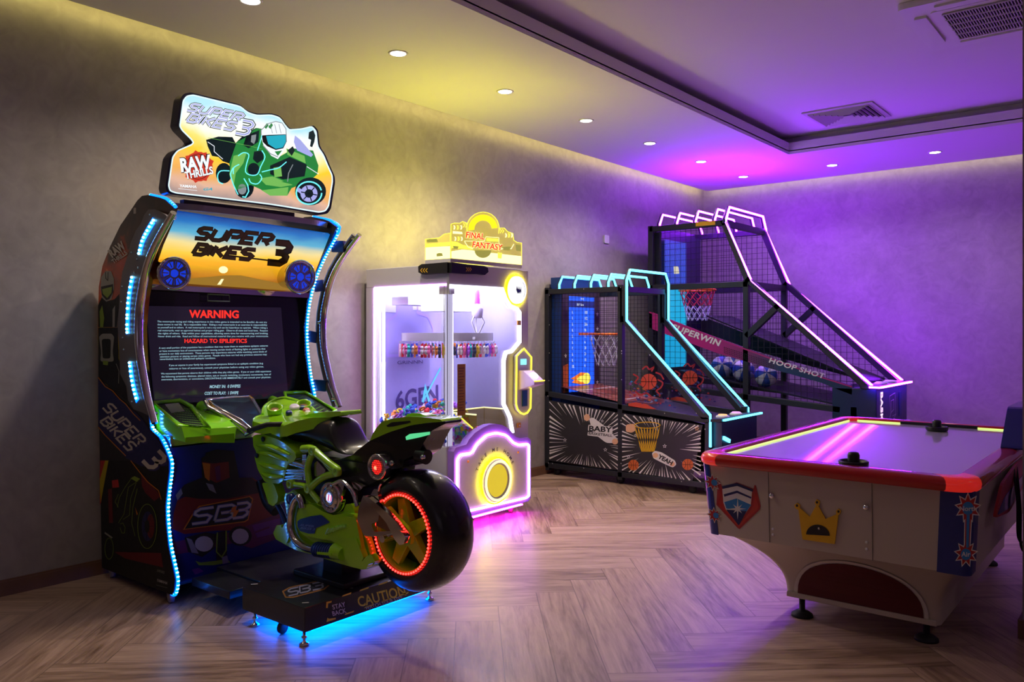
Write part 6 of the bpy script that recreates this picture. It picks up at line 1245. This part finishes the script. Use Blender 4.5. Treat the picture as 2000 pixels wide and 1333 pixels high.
def tap(u, v, h=0):
    y = 2.54
    for _ in range(6): p = on_y(u, v, YC-(YC-y)*.3); y = tapy(p.x)
    p = on_y(u, v, YC-(YC-y)*.3); p.y = y-h; return p
def slabT(name, pts, mats, wf=1.0, bevel=.012, seg=3, rnd=.2, out=0):
    """like slabY, but its sides close in towards the tip of the tail"""
    q = rpoly(pts, rnd, 2); A = [tap(u, v) for u, v in q]; A = [Vector((p.x, YC+(p.y-YC)*wf-out, p.z)) for p in A]; B = [mir(p) for p in A]; n = len(A); m = MB()
    T = [tuple(k) for k in tessellate_polygon([[Vector((p.x, p.z, 0)) for p in A]])]
    m.add(A+B, T+[tuple(n+i for i in k[::-1]) for k in T]+[(i, (i+1) % n, n+(i+1) % n, n+i) for i in range(n)], 0)
    return m.obj(name, mats, t, bevel=bevel, seg=seg, smooth=True, bang=.5)
def art(name, mats, y, parts):
    m = MB(); f = Pl('y', y, -1)
    for k, (pts, mi) in enumerate(parts): m.poly(f, pts, mi, .001+.0006*k)
    return m.obj(name, mats, t)
def tubeY(name, pts, yn, r, mt, both=True, n=10, cn=5):
    P = [on_y(u, v, yn) for u, v in pts]; P = curve(P, cn) if cn else P
    o = MB().tube(P, r, n).obj(name, mt, t)
    if both: MB().tube([mir(p) for p in P], r, n).obj(name, mt, t)
    return o
# platform
px0, px1, py0, py1, pz0, pz1 = -3.49, -3.0, 2.23, 3.07, .062, .172
MB().box(px0, px1, py0, py1, pz0, pz1).obj('platform', mat('platform_black', (.012, .012, .015), .38, coat=.2), t, bevel=.003)
MB().box(-4.0, px0, 2.40, 2.90, .07, .135).obj('platform_spine', mat('platform_black', (0, 0, 0)), t, bevel=.003)
MB().box(-3.95, -3.60, 2.23, 2.40, .085, .125).obj('foot_plate', mat('platform_black', (0, 0, 0)), t, bevel=.003); MB().box(-3.95, -3.60, 2.90, 3.07, .085, .125).obj('foot_plate', mat('platform_black', (0, 0, 0)), t, bevel=.003)
_dm = lambda: [mat('gold_outline_print', (.35, .16, .04), .4), mat('smoke_black_print', (.02, .02, .03), .4), mat('silver_blue_print', (.32, .33, .48), .35), mat('caution_white', (.55, .55, .55), .45), mat('caution_yellow', (.78, .60, .05), .45), mat('dim_gold_print', (.10, .07, .01), .5)]
m = MB(); T = Fr((px0, py0, pz1+.001), (1, 0, 0), (0, 1, 0)); Pz = lambda u, v, h=0: on_z(u, v, pz1+.001)+Vector((0, 0, h))
m.poly(Pz, E5([(345, 820), (400, 790), (640, 735), (700, 735), (715, 765), (660, 810), (430, 870), (370, 870)]), 0, 0); m.poly(Pz, E5([(360, 825), (405, 798), (645, 742), (695, 742), (703, 765), (655, 802), (430, 860), (378, 862)]), 1, .0008)
for k, x in enumerate((395, 480, 575)):
    for st in GL['SB3'[k]]: m.ribbon(Pz, E5([(x+a*19-b*2+b*1.5, 840-k*21-a*4.2-b*8.2+18) for a, b in st]), 2.6, 2, .0016)
for x, y in ((140, 770), (520, 908), (850, 800), (470, 680)): MB().ribbon(Pz, E5([(x-25, y), (x+25, y-3)]), 1.4, 0, .0005).obj('bolt_mark', mat('caution_white', (.55, .55, .55), .45), t)
m.obj('top_logo', _dm(), t); m = MB()
f_ = Pl('x', px1, 1)
Cf = lambda x, y, h=0: f_(460+x/3.808, 940+y/3.808, h)
for pts in ([(672, 945), (675, 900), (715, 892), (712, 905), (688, 912), (685, 945)], [(676, 1050), (682, 1018), (695, 1025), (745, 1018), (745, 1030)]): m.poly(Cf, pts, 4, .001)
for x, y in ((790, 862), (920, 822), (1060, 778), (810, 998), (955, 948), (1085, 902), (1215, 858), (1340, 820), (1440, 785)): m.poly(Cf, [(x, y), (x+8, y-12), (x+72, y-34), (x+66, y-20)], 4, .001)
m.fit(Cf, 'STAY', 722, 822, 945, 36, 3, .001, bold=.02, rot=.25, flip=-1); m.fit(Cf, 'BACK', 722, 828, 992, 36, 3, .001, bold=.02, rot=.25, flip=-1)
m.obj('stay_back_print', _dm(), t); m = MB(); m.fit(Cf, 'CAUTION', 912, 1275, 893, 78, 4, .001, bold=.02, rot=.25, flip=-1); m.fit(Cf, 'WATCH YOUR STEP', 962, 1250, 919, 26, 3, .001, bold=.01, rot=.29, flip=-1)
m.obj('caution_print', _dm(), t); m = MB()
S3 = lambda x, y, h=0: on_z(440+x/11.11, 1020+y/11.11, .1265)+Vector((0, 0, h))
for k in range(5): m.poly(S3, [(590+k*65, 585-k*22+k*0), (640+k*65, 575-k*22), (650+k*65, 600-k*22), (600+k*65, 608-k*22)], 4, .001); m.poly(S3, [(840+k*75, 632-k*20), (890+k*75, 622-k*20), (885+k*75, 634-k*20), (840+k*75, 642-k*20)], 4, .001)
m.poly(S3, [(700, 560), (1000, 470), (1180, 520), (870, 615)], 5, .0005)
m.obj('step_print', _dm(), t)
for x, y in ((px0+.09, py0+.012), (px1-.02, py0+.012), (px1-.02, py1-.04), (px0+.09, py1-.04)):
    MB().lathe([(0, 0), (.022, 0), (.024, .008), (.014, .014), (.007, .018), (.007, .03), (.013, .032), (.013, .040), (.007, .042), (.007, .064), (0, .064)], (x, y, 0), n=16).obj('levelling_foot', M_chrome, t)
MB().lathe([(0, -.011), (.027, -.011), (.030, 0), (.027, .011), (0, .011)], (-3.21, 2.262, .030), (1, .25, 0), 20).box(-3.23, -3.19, 2.25, 2.29, .05, .066).obj('caster', M_rubber, t)
MB().box(px0+.04, px1-.015, py0+.05, py1-.05, .054, .061).obj('under_light', glow('blue_under_led', (.0, .10, 1), 17), t)
MB().box(-3.34, -3.18, YC-.06, YC+.06, .17, .36).obj('pivot_post', M_blk, t, bevel=.01)
MB().box(-3.46, -3.06, YC-.15, YC+.15, .172, .20).obj('pivot_plate', M_blk, t, bevel=.006)
# rear wheel
W2, WR = .118, .275; wc = on_y(783, 1044, YC-W2); wc.y = YC
MB().lathe([(.172, -W2+.02), (.182, -W2+.002), (.205, -W2), (.232, -W2+.008), (.254, -W2+.028), (.268, -W2+.055), (.274, -W2+.085), (.276, 0), (.274, W2-.085), (.268, W2-.055), (.254, W2-.028), (.232, W2-.008), (.205, W2), (.182, W2-.002), (.172, W2-.02)], wc, (0, 1, 0), 56, closed=True).obj('tyre', M_tyre, t)
rm = MB().lathe([(.175, -W2+.012), (.166, -W2+.004), (.158, -W2+.03), (.150, -W2+.08), (.150, W2-.08), (.158, W2-.03), (.166, W2-.004), (.175, W2-.012)], wc, (0, 1, 0), 48, cap=False)
MB().lathe([(0, -.02), (.150, -.02), (.150, .02), (0, .02)], wc, (0, 1, 0), 40).obj('wheel_disc', mat('shadow_green', (.05, .11, .006), .4), t)  # dark green disc puts the shade between the spokes into its colour
for sy in (-1, 1):
    for k in range(5):
        a = 2*PI*k/5+.5; d = Vector((math.cos(a), 0, math.sin(a))); s = Vector((-math.sin(a), 0, math.cos(a))); y = Vector((0, sy, 0))
        A0, A1 = wc+d*.02+y*.09, wc+d*.158+y*.092; w0, w1 = .036, .024
        rm.add([A0-s*w0, A0+s*w0, A1+s*w1, A1-s*w1, A0-s*w0-y*.045, A0+s*w0-y*.045, A1+s*w1-y*.03, A1-s*w1-y*.03], [(0, 1, 2, 3), (4, 7, 6, 5), (0, 4, 5, 1), (1, 5, 6, 2), (2, 6, 7, 3), (3, 7, 4, 0)])
    rm.lathe([(0, .045*sy), (.05, .045*sy), (.045, .10*sy), (.02, .108*sy), (0, .108*sy)], wc, (0, 1, 0), 20)
rm.obj('wheel_rim', M_body, t, bevel=.004)
lr = MB()
for k in range(64): a = 2*PI*k/64; lr.sphere(wc+Vector((.176*math.cos(a), -W2-.001, .176*math.sin(a))), .0052, 6, 0)
lr.tube([wc+Vector((.176*math.cos(a), -W2+.003, .176*math.sin(a))) for a in [2*PI*k/48 for k in range(48)]], .004, 5, 1, closed=True); lr.obj('wheel_led_ring', [M_rled, M_rdim], t)
# lower fairing
yl = 2.475
low = E5([(372, 92), (400, 88), (430, 62), (492, 110), (560, 165), (600, 190), (660, 215), (730, 240), (800, 225), (822, 172), (860, 172), (885, 225), (900, 300), (935, 350), (965, 420), (990, 500), (1003, 555), (1040, 590), (1035, 615), (985, 655), (940, 660), (860, 640), (760, 610), (650, 575), (560, 545), (460, 520), (380, 480), (300, 435), (280, 385), (310, 332), (350, 350), (385, 300), (380, 230), (362, 130)])
slabY('lower_fairing', low, yl+.02, M_body, depth=.07, bevel=.018, seg=4, both=True)
slabY('fairing_core', [(640+(x-640)*.86, 1035+(y-1035)*.82) for x, y in low], yl+.09, M_blk, bevel=.01)
slabY('fairing_shell', E5([(455, 240), (500, 180), (560, 170), (640, 225), (730, 255), (810, 240), (880, 250), (915, 380), (960, 540), (960, 610), (880, 600), (800, 560), (720, 440), (620, 430), (500, 400), (450, 340)]), yl, M_body, depth=.03, bevel=.012, both=True)
slabY('fairing_ridge', E1([(640, 480), (780, 460), (900, 480), (985, 940), (960, 1010), (800, 930), (740, 760), (600, 720), (600, 560)]), yl-.012, M_body, depth=.02, bevel=.009, both=True)
slabY('fairing_foot', E1([(760, 760), (900, 750), (1000, 1000), (970, 1060), (1040, 980), (1100, 950), (1150, 1060), (1060, 1090), (1040, 1140), (980, 1150), (800, 1090), (750, 1000)]), yl-.02, M_body, depth=.03, bevel=.01, both=True)
art('fairing_insets', [M_bluei, mat('blue_script', (.12, .18, .55), .4), M_body], yl-.002, [(rpoly(E5([(462, 300), (480, 285), (560, 262), (640, 252), (705, 308), (640, 335), (600, 350), (590, 392), (545, 392), (478, 372), (462, 340)]), .15, 2), 0)])
m = MB(); fy = Pl('y', yl-.003, -1); m.fit(lambda x, y, h=0: fy(460+x/3.808, 940+y/3.808, h), 'SUPER', 478, 585, 340, 16, 0, .001, bold=.04, shear=.3, flip=-1, rot=-.12); m.fit(lambda x, y, h=0: fy(460+x/3.808, 940+y/3.808, h), 'BIKES 3', 482, 588, 362, 16, 0, .001, bold=.04, shear=.3, flip=-1, rot=-.12); m.obj('fairing_script', mat('blue_script', (0, 0, 0)), t)
P_ = [on_y(u, v, yl+.006) for u, v in E5([(600, 508), (750, 528)])]; MB().tube(P_, [.034, .034], 20).obj('muffler', M_bluei, t)
mf = MB()
for k in range(9): mf.tube([P_[0]+(P_[1]-P_[0])*(k+.5)/9+Vector((-.002, 0, 0)), P_[0]+(P_[1]-P_[0])*(k+.5)/9+Vector((.002, 0, 0))], .0365, 20)
mf.obj('muffler_rings', M_bluei, t)
MB().tube([on_y(u, v, yl+.004) for u, v in E5([(740, 520), (800, 545)])], [.040, .030], 18).obj('muffler_cap', M_body, t)
b_ = [on_y(u, v, yl-.03) for u, v in E5([(612, 535), (718, 545)])]; MB().bar(b_[0], b_[1], .012, .012).obj('muffler_badge', M_body, t)
vn = MB()
for k in range(8):
    c = E1([(520+k*30, 690-k*12), (560+k*30, 610-k*4)]); vn.tube([on_y(*c[0], yl-.012), on_y(*c[1], yl-.016)], .007, 8)
vn.obj('fairing_louvres', M_body, t)
# exhaust
tubeY('exhaust_pipe', E5([(500, 200), (492, 150), (468, 118), (435, 160), (415, 230), (408, 310), (418, 385), (455, 450), (515, 492), (590, 512)]), yl-.008, .019, M_chr2)
tubeY('exhaust_trim', E5([(395, 300), (400, 380), (430, 450), (500, 505), (545, 525)]), yl-.012, .006, M_chrome)
MB().lathe([(0, 0), (.028, 0), (.026, .02), (.01, .024), (0, .024)], on_y(*E1([(75, 230)])[0], yl), (0, -1, 0), 20).obj('fork_cap', M_bluei, t)
# front ribbed cowl and fork leg
slabY('front_cowl', E4([(140, 470), (170, 455), (230, 458), (330, 490), (420, 540), (480, 600), (495, 640), (470, 680), (430, 690), (410, 740), (390, 830), (350, 855), (240, 845), (180, 740), (155, 640), (170, 600), (145, 550)]), yl+.005, M_body, bevel=.022, seg=4)
rb = MB()
for pts in ([(170, 540), (290, 560), (440, 620)], [(175, 600), (290, 620), (420, 670)], [(190, 690), (280, 720), (400, 740)], [(210, 770), (290, 800), (380, 800)]):
    P_ = curve([on_y(u, v, yl-.0) for u, v in E4(pts)], 4); n = len(P_); rb.tube(P_, [.004+.012*math.sin(PI*i/(n-1)) for i in range(n)], 8)
rb.obj('cowl_ribs', M_body, t)
for x, y in ((228, 492), (178, 625)): MB().lathe([(0, .0), (.012, 0), (.014, .006), (.008, .007), (0, .004)], on_y(*E4([(x, y)])[0], yl+.004), (0, -1, 0), 16).obj('cowl_bolt', M_gap, t)
slabY('fork_leg', E4([(212, 848), (300, 848), (320, 880), (345, 960), (340, 1005), (305, 1040), (270, 1020), (250, 960)]), yl+.01, M_body, depth=.05, bevel=.012, both=True)
slabY('fork_foot', E5([(305, 330), (335, 328), (345, 352), (380, 300), (400, 400), (380, 470), (300, 435), (280, 390)]), yl+.01, M_body, depth=.05, bevel=.012, both=True)
tubeY('fork_tube', E5([(305, 165), (345, 240), (378, 330)]), yl+.05, .014, M_bluei); tubeY('fork_tube', E4([(210, 830), (260, 1000), (330, 1080)]), YC-.02, .03, M_blk, both=False)
# handlebars
for sg in (1, -1):
    P_ = [on_y(u, v, 2.43) for u, v in ((488, 841), (503, 836), (522, 830))]; P_ = P_ if sg > 0 else [mir(p) for p in P_]
    MB().tube([P_[0], P_[1], P_[2], P_[2]+Vector((.05, .08*sg, .0))], .013, 10).obj('handlebar', M_rubber, t); MB().tube([P_[1]+Vector((-.03, 0, -.02)), P_[0]+Vector((-.04, 0, -.03))], .006, 8).obj('brake_lever', M_chrome, t); MB().sphere(P_[0], .017, 12).obj('bar_end', M_rubber, t)
# seat and tank (black)
tank = E4([(352, 440), (372, 405), (440, 372), (560, 340), (640, 322), (740, 312), (860, 305), (932, 300), (955, 320), (975, 400), (1010, 490), (1040, 550), (1082, 580), (1050, 620), (990, 648), (880, 655), (830, 640), (770, 610), (700, 540), (640, 530), (540, 560), (470, 570), (420, 530)])
def loft(name, stations, mt, sub=1, par=None):
    """stations: list of (x, z_low, z_high, half width low, half width high)"""
    m = MB(); n = 12; V = []
    for x, z0, z1, w0, w1 in stations:
        for k in range(n):
            a = 2*PI*k/n; s_, c_ = math.sin(a), math.cos(a); q = (s_+1)/2; w = w0+(w1-w0)*q
            e = .72; V.append((x, YC+w*math.copysign(abs(c_)**e, c_), (z0+z1)/2+(z1-z0)/2*math.copysign(abs(s_)**e, s_)))
    N = len(stations); F = [(i*n+k, i*n+(k+1) % n, (i+1)*n+(k+1) % n, (i+1)*n+k) for i in range(N-1) for k in range(n)]+[tuple(range(n))[::-1], tuple(range((N-1)*n, N*n))]
    return m.add(V, F, 0, True).obj(name, mt, par or t, sub=sub, smooth=True)
def stz(u, vt, vb, y, w0, w1): a, b = on_y(u, vt, y), on_y(u, vb, 2.54); return (a.x, b.z, a.z, w0, w1)
loft('seat', [stz(545, 842, 858, 2.56, .06, .08), stz(560, 830, 872, 2.57, .10, .10), stz(590, 822, 874, 2.60, .12, .11), stz(625, 817, 868, 2.64, .13, .11), stz(655, 814, 880, 2.67, .125, .10), stz(680, 812, 892, 2.69, .12, .10), stz(688, 816, 896, 2.69, .12, .10), stz(696, 840, 897, 2.69, .12, .10), stz(706, 866, 898, 2.69, .12, .10), stz(720, 882, 898, 2.68, .11, .09), stz(738, 884, 894, 2.66, .08, .06)], M_seat, 2)
# top cowl with gauges
G4 = lambda u, v, z: on_z(u, v, z)
ZG = lambda x, y, Y: on_y(490+x/10, 750+y/10, Y)
top = [(40, 700, 2.50), (100, 650, 2.53), (215, 610, 2.58), (250, 470, 2.66), (400, 360, 2.74), (640, 300, 2.80), (900, 350, 2.80), (1180, 470, 2.78), (1300, 560, 2.72), (1560, 560, 2.68), (1640, 620, 2.64), (1560, 655, 2.60), (1200, 680, 2.54), (900, 745, 2.50), (700, 820, 2.48), (560, 845, 2.48), (450, 810, 2.48), (380, 760, 2.48), (250, 790, 2.47), (40, 745, 2.47)]
P_ = [ZG(*p) for p in top]; T_ = [tuple(k) for k in tessellate_polygon([[Vector((p.x, p.y, 0)) for p in P_]])]; n = len(P_); Q_ = [p+Vector((0, 0, -.05)) for p in P_]
m = MB().add(P_+Q_, T_+[tuple(n+i for i in k[::-1]) for k in T_]+[(i, (i+1) % n, n+(i+1) % n, n+i) for i in range(n)]); m.obj('top_cowl', M_body, t, bevel=.008, seg=3, smooth=True, bang=.5)
hood = curve([ZG(*p) for p in ((225, 600, 2.58), (255, 465, 2.67), (400, 350, 2.75), (640, 275, 2.81), (900, 330, 2.81), (1150, 440, 2.79), (1250, 540, 2.76))], 4); hb_ = [p+Vector((0, 0, -.05)) for p in hood]; n = len(hood)
MB().add(hood+hb_, [(i, i+1, n+i+1, n+i) for i in range(n-1)], 0, True).obj('gauge_hood', M_body, t); MB().tube(hood, .009, 8).obj('hood_edge', M_body, t)
up_ = (.45, -.35, 1)
for (x, y, rx, yy_) in ((465, 540, .036, 2.585), (1030, 465, .036, 2.74)):
    c = ZG(x, y, yy_)+Vector((0, 0, .012)); MB().lathe([(rx, -.04), (rx+.006, .012), (rx, .016), (rx-.006, .008), (rx-.012, -.012), (0, -.014)], c, up_, 28).obj('gauge_cup', M_body, t); MB().lathe([(rx-.013, -.010), (rx-.015, -.004), (0, -.004)], c, up_, 24).obj('gauge_face', mat('copper_gauge', (.6, .32, .2), .25, metal=.4), t)
for (x, y, r, yy_, M_) in ((850, 490, .024, 2.68, mat('pearl_button', (.7, .66, .8), .25)), (1010, 500, .015, 2.72, M_bluei), (745, 600, .015, 2.60, M_bluei), (1085, 555, .017, 2.68, mat('salmon_button', (.65, .2, .12), .3)), (1110, 600, .014, 2.66, M_whitep)):
    MB().lathe([(r*1.15, -.03), (r*1.15, .006), (r, .012), (r*.5, .015), (0, .015)], ZG(x, y, yy_)+Vector((0, 0, .005)), up_, 20).obj('console_button', M_, t)
slabY('tank_side_trim', [(552, 832), (578, 815), (620, 806), (665, 804), (667, 812), (620, 820), (585, 824), (562, 834), (551, 840)], 2.585, M_body, depth=.13, bevel=.005)
# tail
tb = E4([(850, 640), (960, 640), (1060, 605), (1090, 575), (1210, 480), (1350, 420), (1500, 378), (1640, 352), (1752, 342), (1757, 360), (1690, 395), (1650, 420), (1600, 500), (1555, 590), (1500, 625), (1445, 650), (1440, 710), (1300, 735), (1290, 790), (1180, 850), (1080, 890), (990, 915), (955, 880), (900, 760)])
slabT('tail_body', tb, M_tyre, bevel=.02, seg=4)
slabT('tail_cowl', E4([(1203, 492), (1220, 440), (1243, 400), (1290, 340), (1380, 312), (1500, 300), (1620, 310), (1720, 325), (1742, 345), (1620, 352), (1500, 372), (1330, 430)]), M_body, bevel=.012, seg=4, out=.006)
MB().slab(frY(0), xz(E4([(1380, 312), (1400, 288), (1440, 280), (1500, 284), (1560, 306), (1500, 325)]), YC-.03), -YC-.03, -YC+.03).obj('tail_hump', M_body, t, bevel=.01, smooth=True)
MB().poly(lambda u, v, h=0: tap(u, v, .008+h), rpoly(E4([(1325, 372), (1365, 345), (1500, 334), (1508, 345), (1480, 356), (1380, 378), (1335, 382)]), .2, 2), 0).obj('tail_vent', M_grille, t)
MB().slab(lambda u, v, h=0: tap(u, v, h), E4([(1470, 462), (1500, 440), (1640, 425), (1640, 448), (1560, 470), (1475, 488)]), 0, .010).obj('side_marker', glow('green_marker', (.12, .75, .32), .8), t)
c = on_y(*E4([(1165, 718)])[0], 2.535)
MB().lathe([(.062, -.03), (.062, .012), (.056, .020), (.050, .012)], c, (0, -1, 0), 32).obj('speaker_ring', M_chrome, t)
sp = MB(); sp.lathe([(.052, .008), (.03, .013), (0, .015)], c, (0, -1, 0), 28, 0); f_ = frY(c.y-.016)
for i in range(-5, 6):
    for j in range(-6, 7):
        x = i*.0115+(j % 2)*.00575; z = j*.0098
        if x*x+z*z < .047**2: sp.ribbon(lambda a, b, h=0: Vector((c.x+a, c.y-.017, c.z+b)), circ(x, z, .0062, n=6, a0=PI/6, a1=2*PI+PI/6-.001), .0022, 1, 0)
sp.sphere(c+Vector((-.006, -.008, -.004)), .013, 8, 2); sp.obj('tail_speaker', [M_rdim, M_chr2, glow('hot_red', (1, .16, .08), 2.5)], t)
MB().lathe([(0, .008), (.010, .008), (.013, .002), (.013, -.004)], on_y(*E4([(1273, 688)])[0], 2.53), (0, -1, 0), 14).obj('tail_bolt', M_chr2, t)
MB().tube([on_y(*E4([(1490, 620)])[0], 2.60), on_y(*E4([(1560, 640)])[0], 2.60)], .034, 14).obj('plate_lamp', M_blk, t); MB().sphere(on_y(*E4([(1524, 640)])[0], 2.555), .012, 10).obj('lamp_screw', M_chrome, t)
# engine and frame
MB().box(-3.42, -3.02, YC-.10, YC+.10, .44, .78).obj('engine_block', M_blk, t, bevel=.02)
fin = MB()
for a, b_ in (((440, 665), (560, 705)), ((425, 690), (560, 722)), ((400, 745), (560, 745)), ((395, 770), (560, 765)), ((400, 800), (560, 790)), ((395, 822), (555, 812))): 
    p, q_ = [on_y(u, v, 2.49) for u, v in E4([a, b_])]; fin.tube([p, q_], .0085, 10)
fin.obj('cooling_fins', M_chr2, t)
sp = MB(); P_ = [on_y(u, v, 2.50) for u, v in E4([(540, 620), (575, 650)])]
for k in range(5): sp.tube([on_y(*E4([(552, 625+k*14)])[0], 2.50), on_y(*E4([(585, 622+k*14)])[0], 2.50)], .008, 8)
for k in range(9): sp.tube([on_y(*E4([(568, 700+k*14)])[0], 2.485), on_y(*E4([(580, 700+k*14)])[0], 2.485)], .012, 8)
sp.obj('coil', M_chrome, t)
slabY('cylinder_head', E4([(640, 690), (665, 670), (735, 750), (700, 790), (640, 800)]), 2.50, M_chr2, depth=.05, bevel=.006, both=True)
for pts, r in (([(548, 572), (600, 568), (640, 585), (690, 630), (760, 690), (835, 745)], .020), ([(635, 600), (600, 670), (588, 740), (600, 830), (605, 880)], .017), ([(600, 905), (650, 850), (720, 800), (840, 765)], .018), ([(445, 858), (520, 865), (590, 885), (640, 950), (690, 1010)], .015), ([(690, 620), (745, 700), (800, 760)], .014)):
    tubeY('frame_tube', E4(pts), 2.485, r, M_body)
for x, y in ((630, 590), (825, 758), (595, 895), (450, 858)): MB().lathe([(.024, -.01), (.024, .012), (.010, .014), (.009, .004), (0, .004)], on_y(*E4([(x, y)])[0], 2.478), (0, -1, 0), 20).obj('frame_joint', M_body, t)
# clutch disc
c = on_y(*E1([(572, 215)])[0], 2.48)
d_ = MB().lathe([(.074, -.03), (.074, .006), (.066, .012), (.060, .006), (.052, .006), (.046, .014), (.030, .016), (.026, .008), (0, .008)], c, (0, -1, 0), 40)
for k in range(10): a = 2*PI*k/10; d_.sphere(c+Vector((.054*math.cos(a), -.010, .054*math.sin(a))), .006, 6)
d_.obj('clutch_disc', M_chr2, t)
m = MB(); f_ = Fr(c+Vector((0, -.0095, 0)), (1, 0, 0), (0, 0, 1)); m.poly(f_, circ(0, 0, .024, n=20), 0, 0)
for k in range(4): m.poly(f_, [(-.020+k*.010, -.014), (-.012+k*.010, -.016), (-.006+k*.010, .014), (-.014+k*.010, .016)], 1+k % 2, .001)
m.obj('clutch_badge', [glow('badge_blue_white', (.35, .45, .9), .9), glow('badge_white2', (.95, .9, 1), 1.0), glow('badge_pink', (.9, .15, .35), .8)], t)
ch_ = tubeY('chain_guard', E1([(610, 40), (700, 0), (760, 30), (830, 100), (880, 190), (900, 270), (920, 330)]), 2.475, .010, M_chrome)
slabY('footrest_bracket', E1([(610, 50), (700, 10), (750, 40), (730, 130), (700, 230), (720, 300), (660, 330), (640, 250), (650, 150)]), 2.485, M_chr2, depth=.02, bevel=.004, both=True)
slabY('seat_bracket', E4([(940, 830), (1040, 880), (1010, 915), (960, 890)]), 2.50, M_chr2, depth=.02, bevel=.003, both=True)
# swingarm
slabY('swingarm_plate', E5([(948, 112), (960, 130), (1040, 200), (1070, 235), (1060, 300), (1010, 320), (1030, 380), (1150, 372), (1170, 400), (1130, 408), (1010, 415), (955, 408), (925, 340), (905, 290), (915, 200)]), 2.455, M_chr2, depth=.02, bevel=.005, both=True)
slabY('swingarm', E5([(945, 108), (985, 120), (1060, 180), (1130, 240), (1190, 300), (1240, 370), (1268, 410), (1250, 470), (1220, 478), (1185, 440), (1160, 390), (1120, 310), (1050, 230), (970, 150)]), 2.44, M_chrome, depth=.025, bevel=.006, both=True)
slabY('swingarm_shield', E5([(1070, 230), (1130, 290), (1170, 360), (1150, 385), (1040, 330)]), 2.462, mat('bronze_plate', (.30, .16, .09), .25, metal=.8), depth=.01, bevel=.002, both=True)
slabY('axle_block', E5([(1170, 370), (1200, 350), (1235, 380), (1265, 420), (1250, 475), (1210, 465), (1185, 425)]), 2.43, M_chrome, depth=.02, bevel=.006, both=True)
MB().tube([(wc.x, 2.42, wc.z-.0), (wc.x, 2*YC-2.42, wc.z-.0)], .016, 14).obj('axle', M_chrome, t)
ng = slabY('hub_guard', E5([(1108, 190), (1135, 195), (1200, 270), (1280, 360), (1305, 420), (1300, 475), (1262, 478), (1235, 400), (1160, 280)]), 2.505, M_body, depth=.02, bevel=.006, both=True)
slabY('mudguard', E5([(1000, 110), (1030, 60), (1055, 62), (1062, 120), (1085, 190), (1060, 180), (1020, 160)]), 2.47, M_chr2, depth=.02, bevel=.004, both=True); tubeY('brake_hose', E5([(1062, 75), (1070, 40), (1085, 20)]), 2.47, .004, M_chrome, both=False)
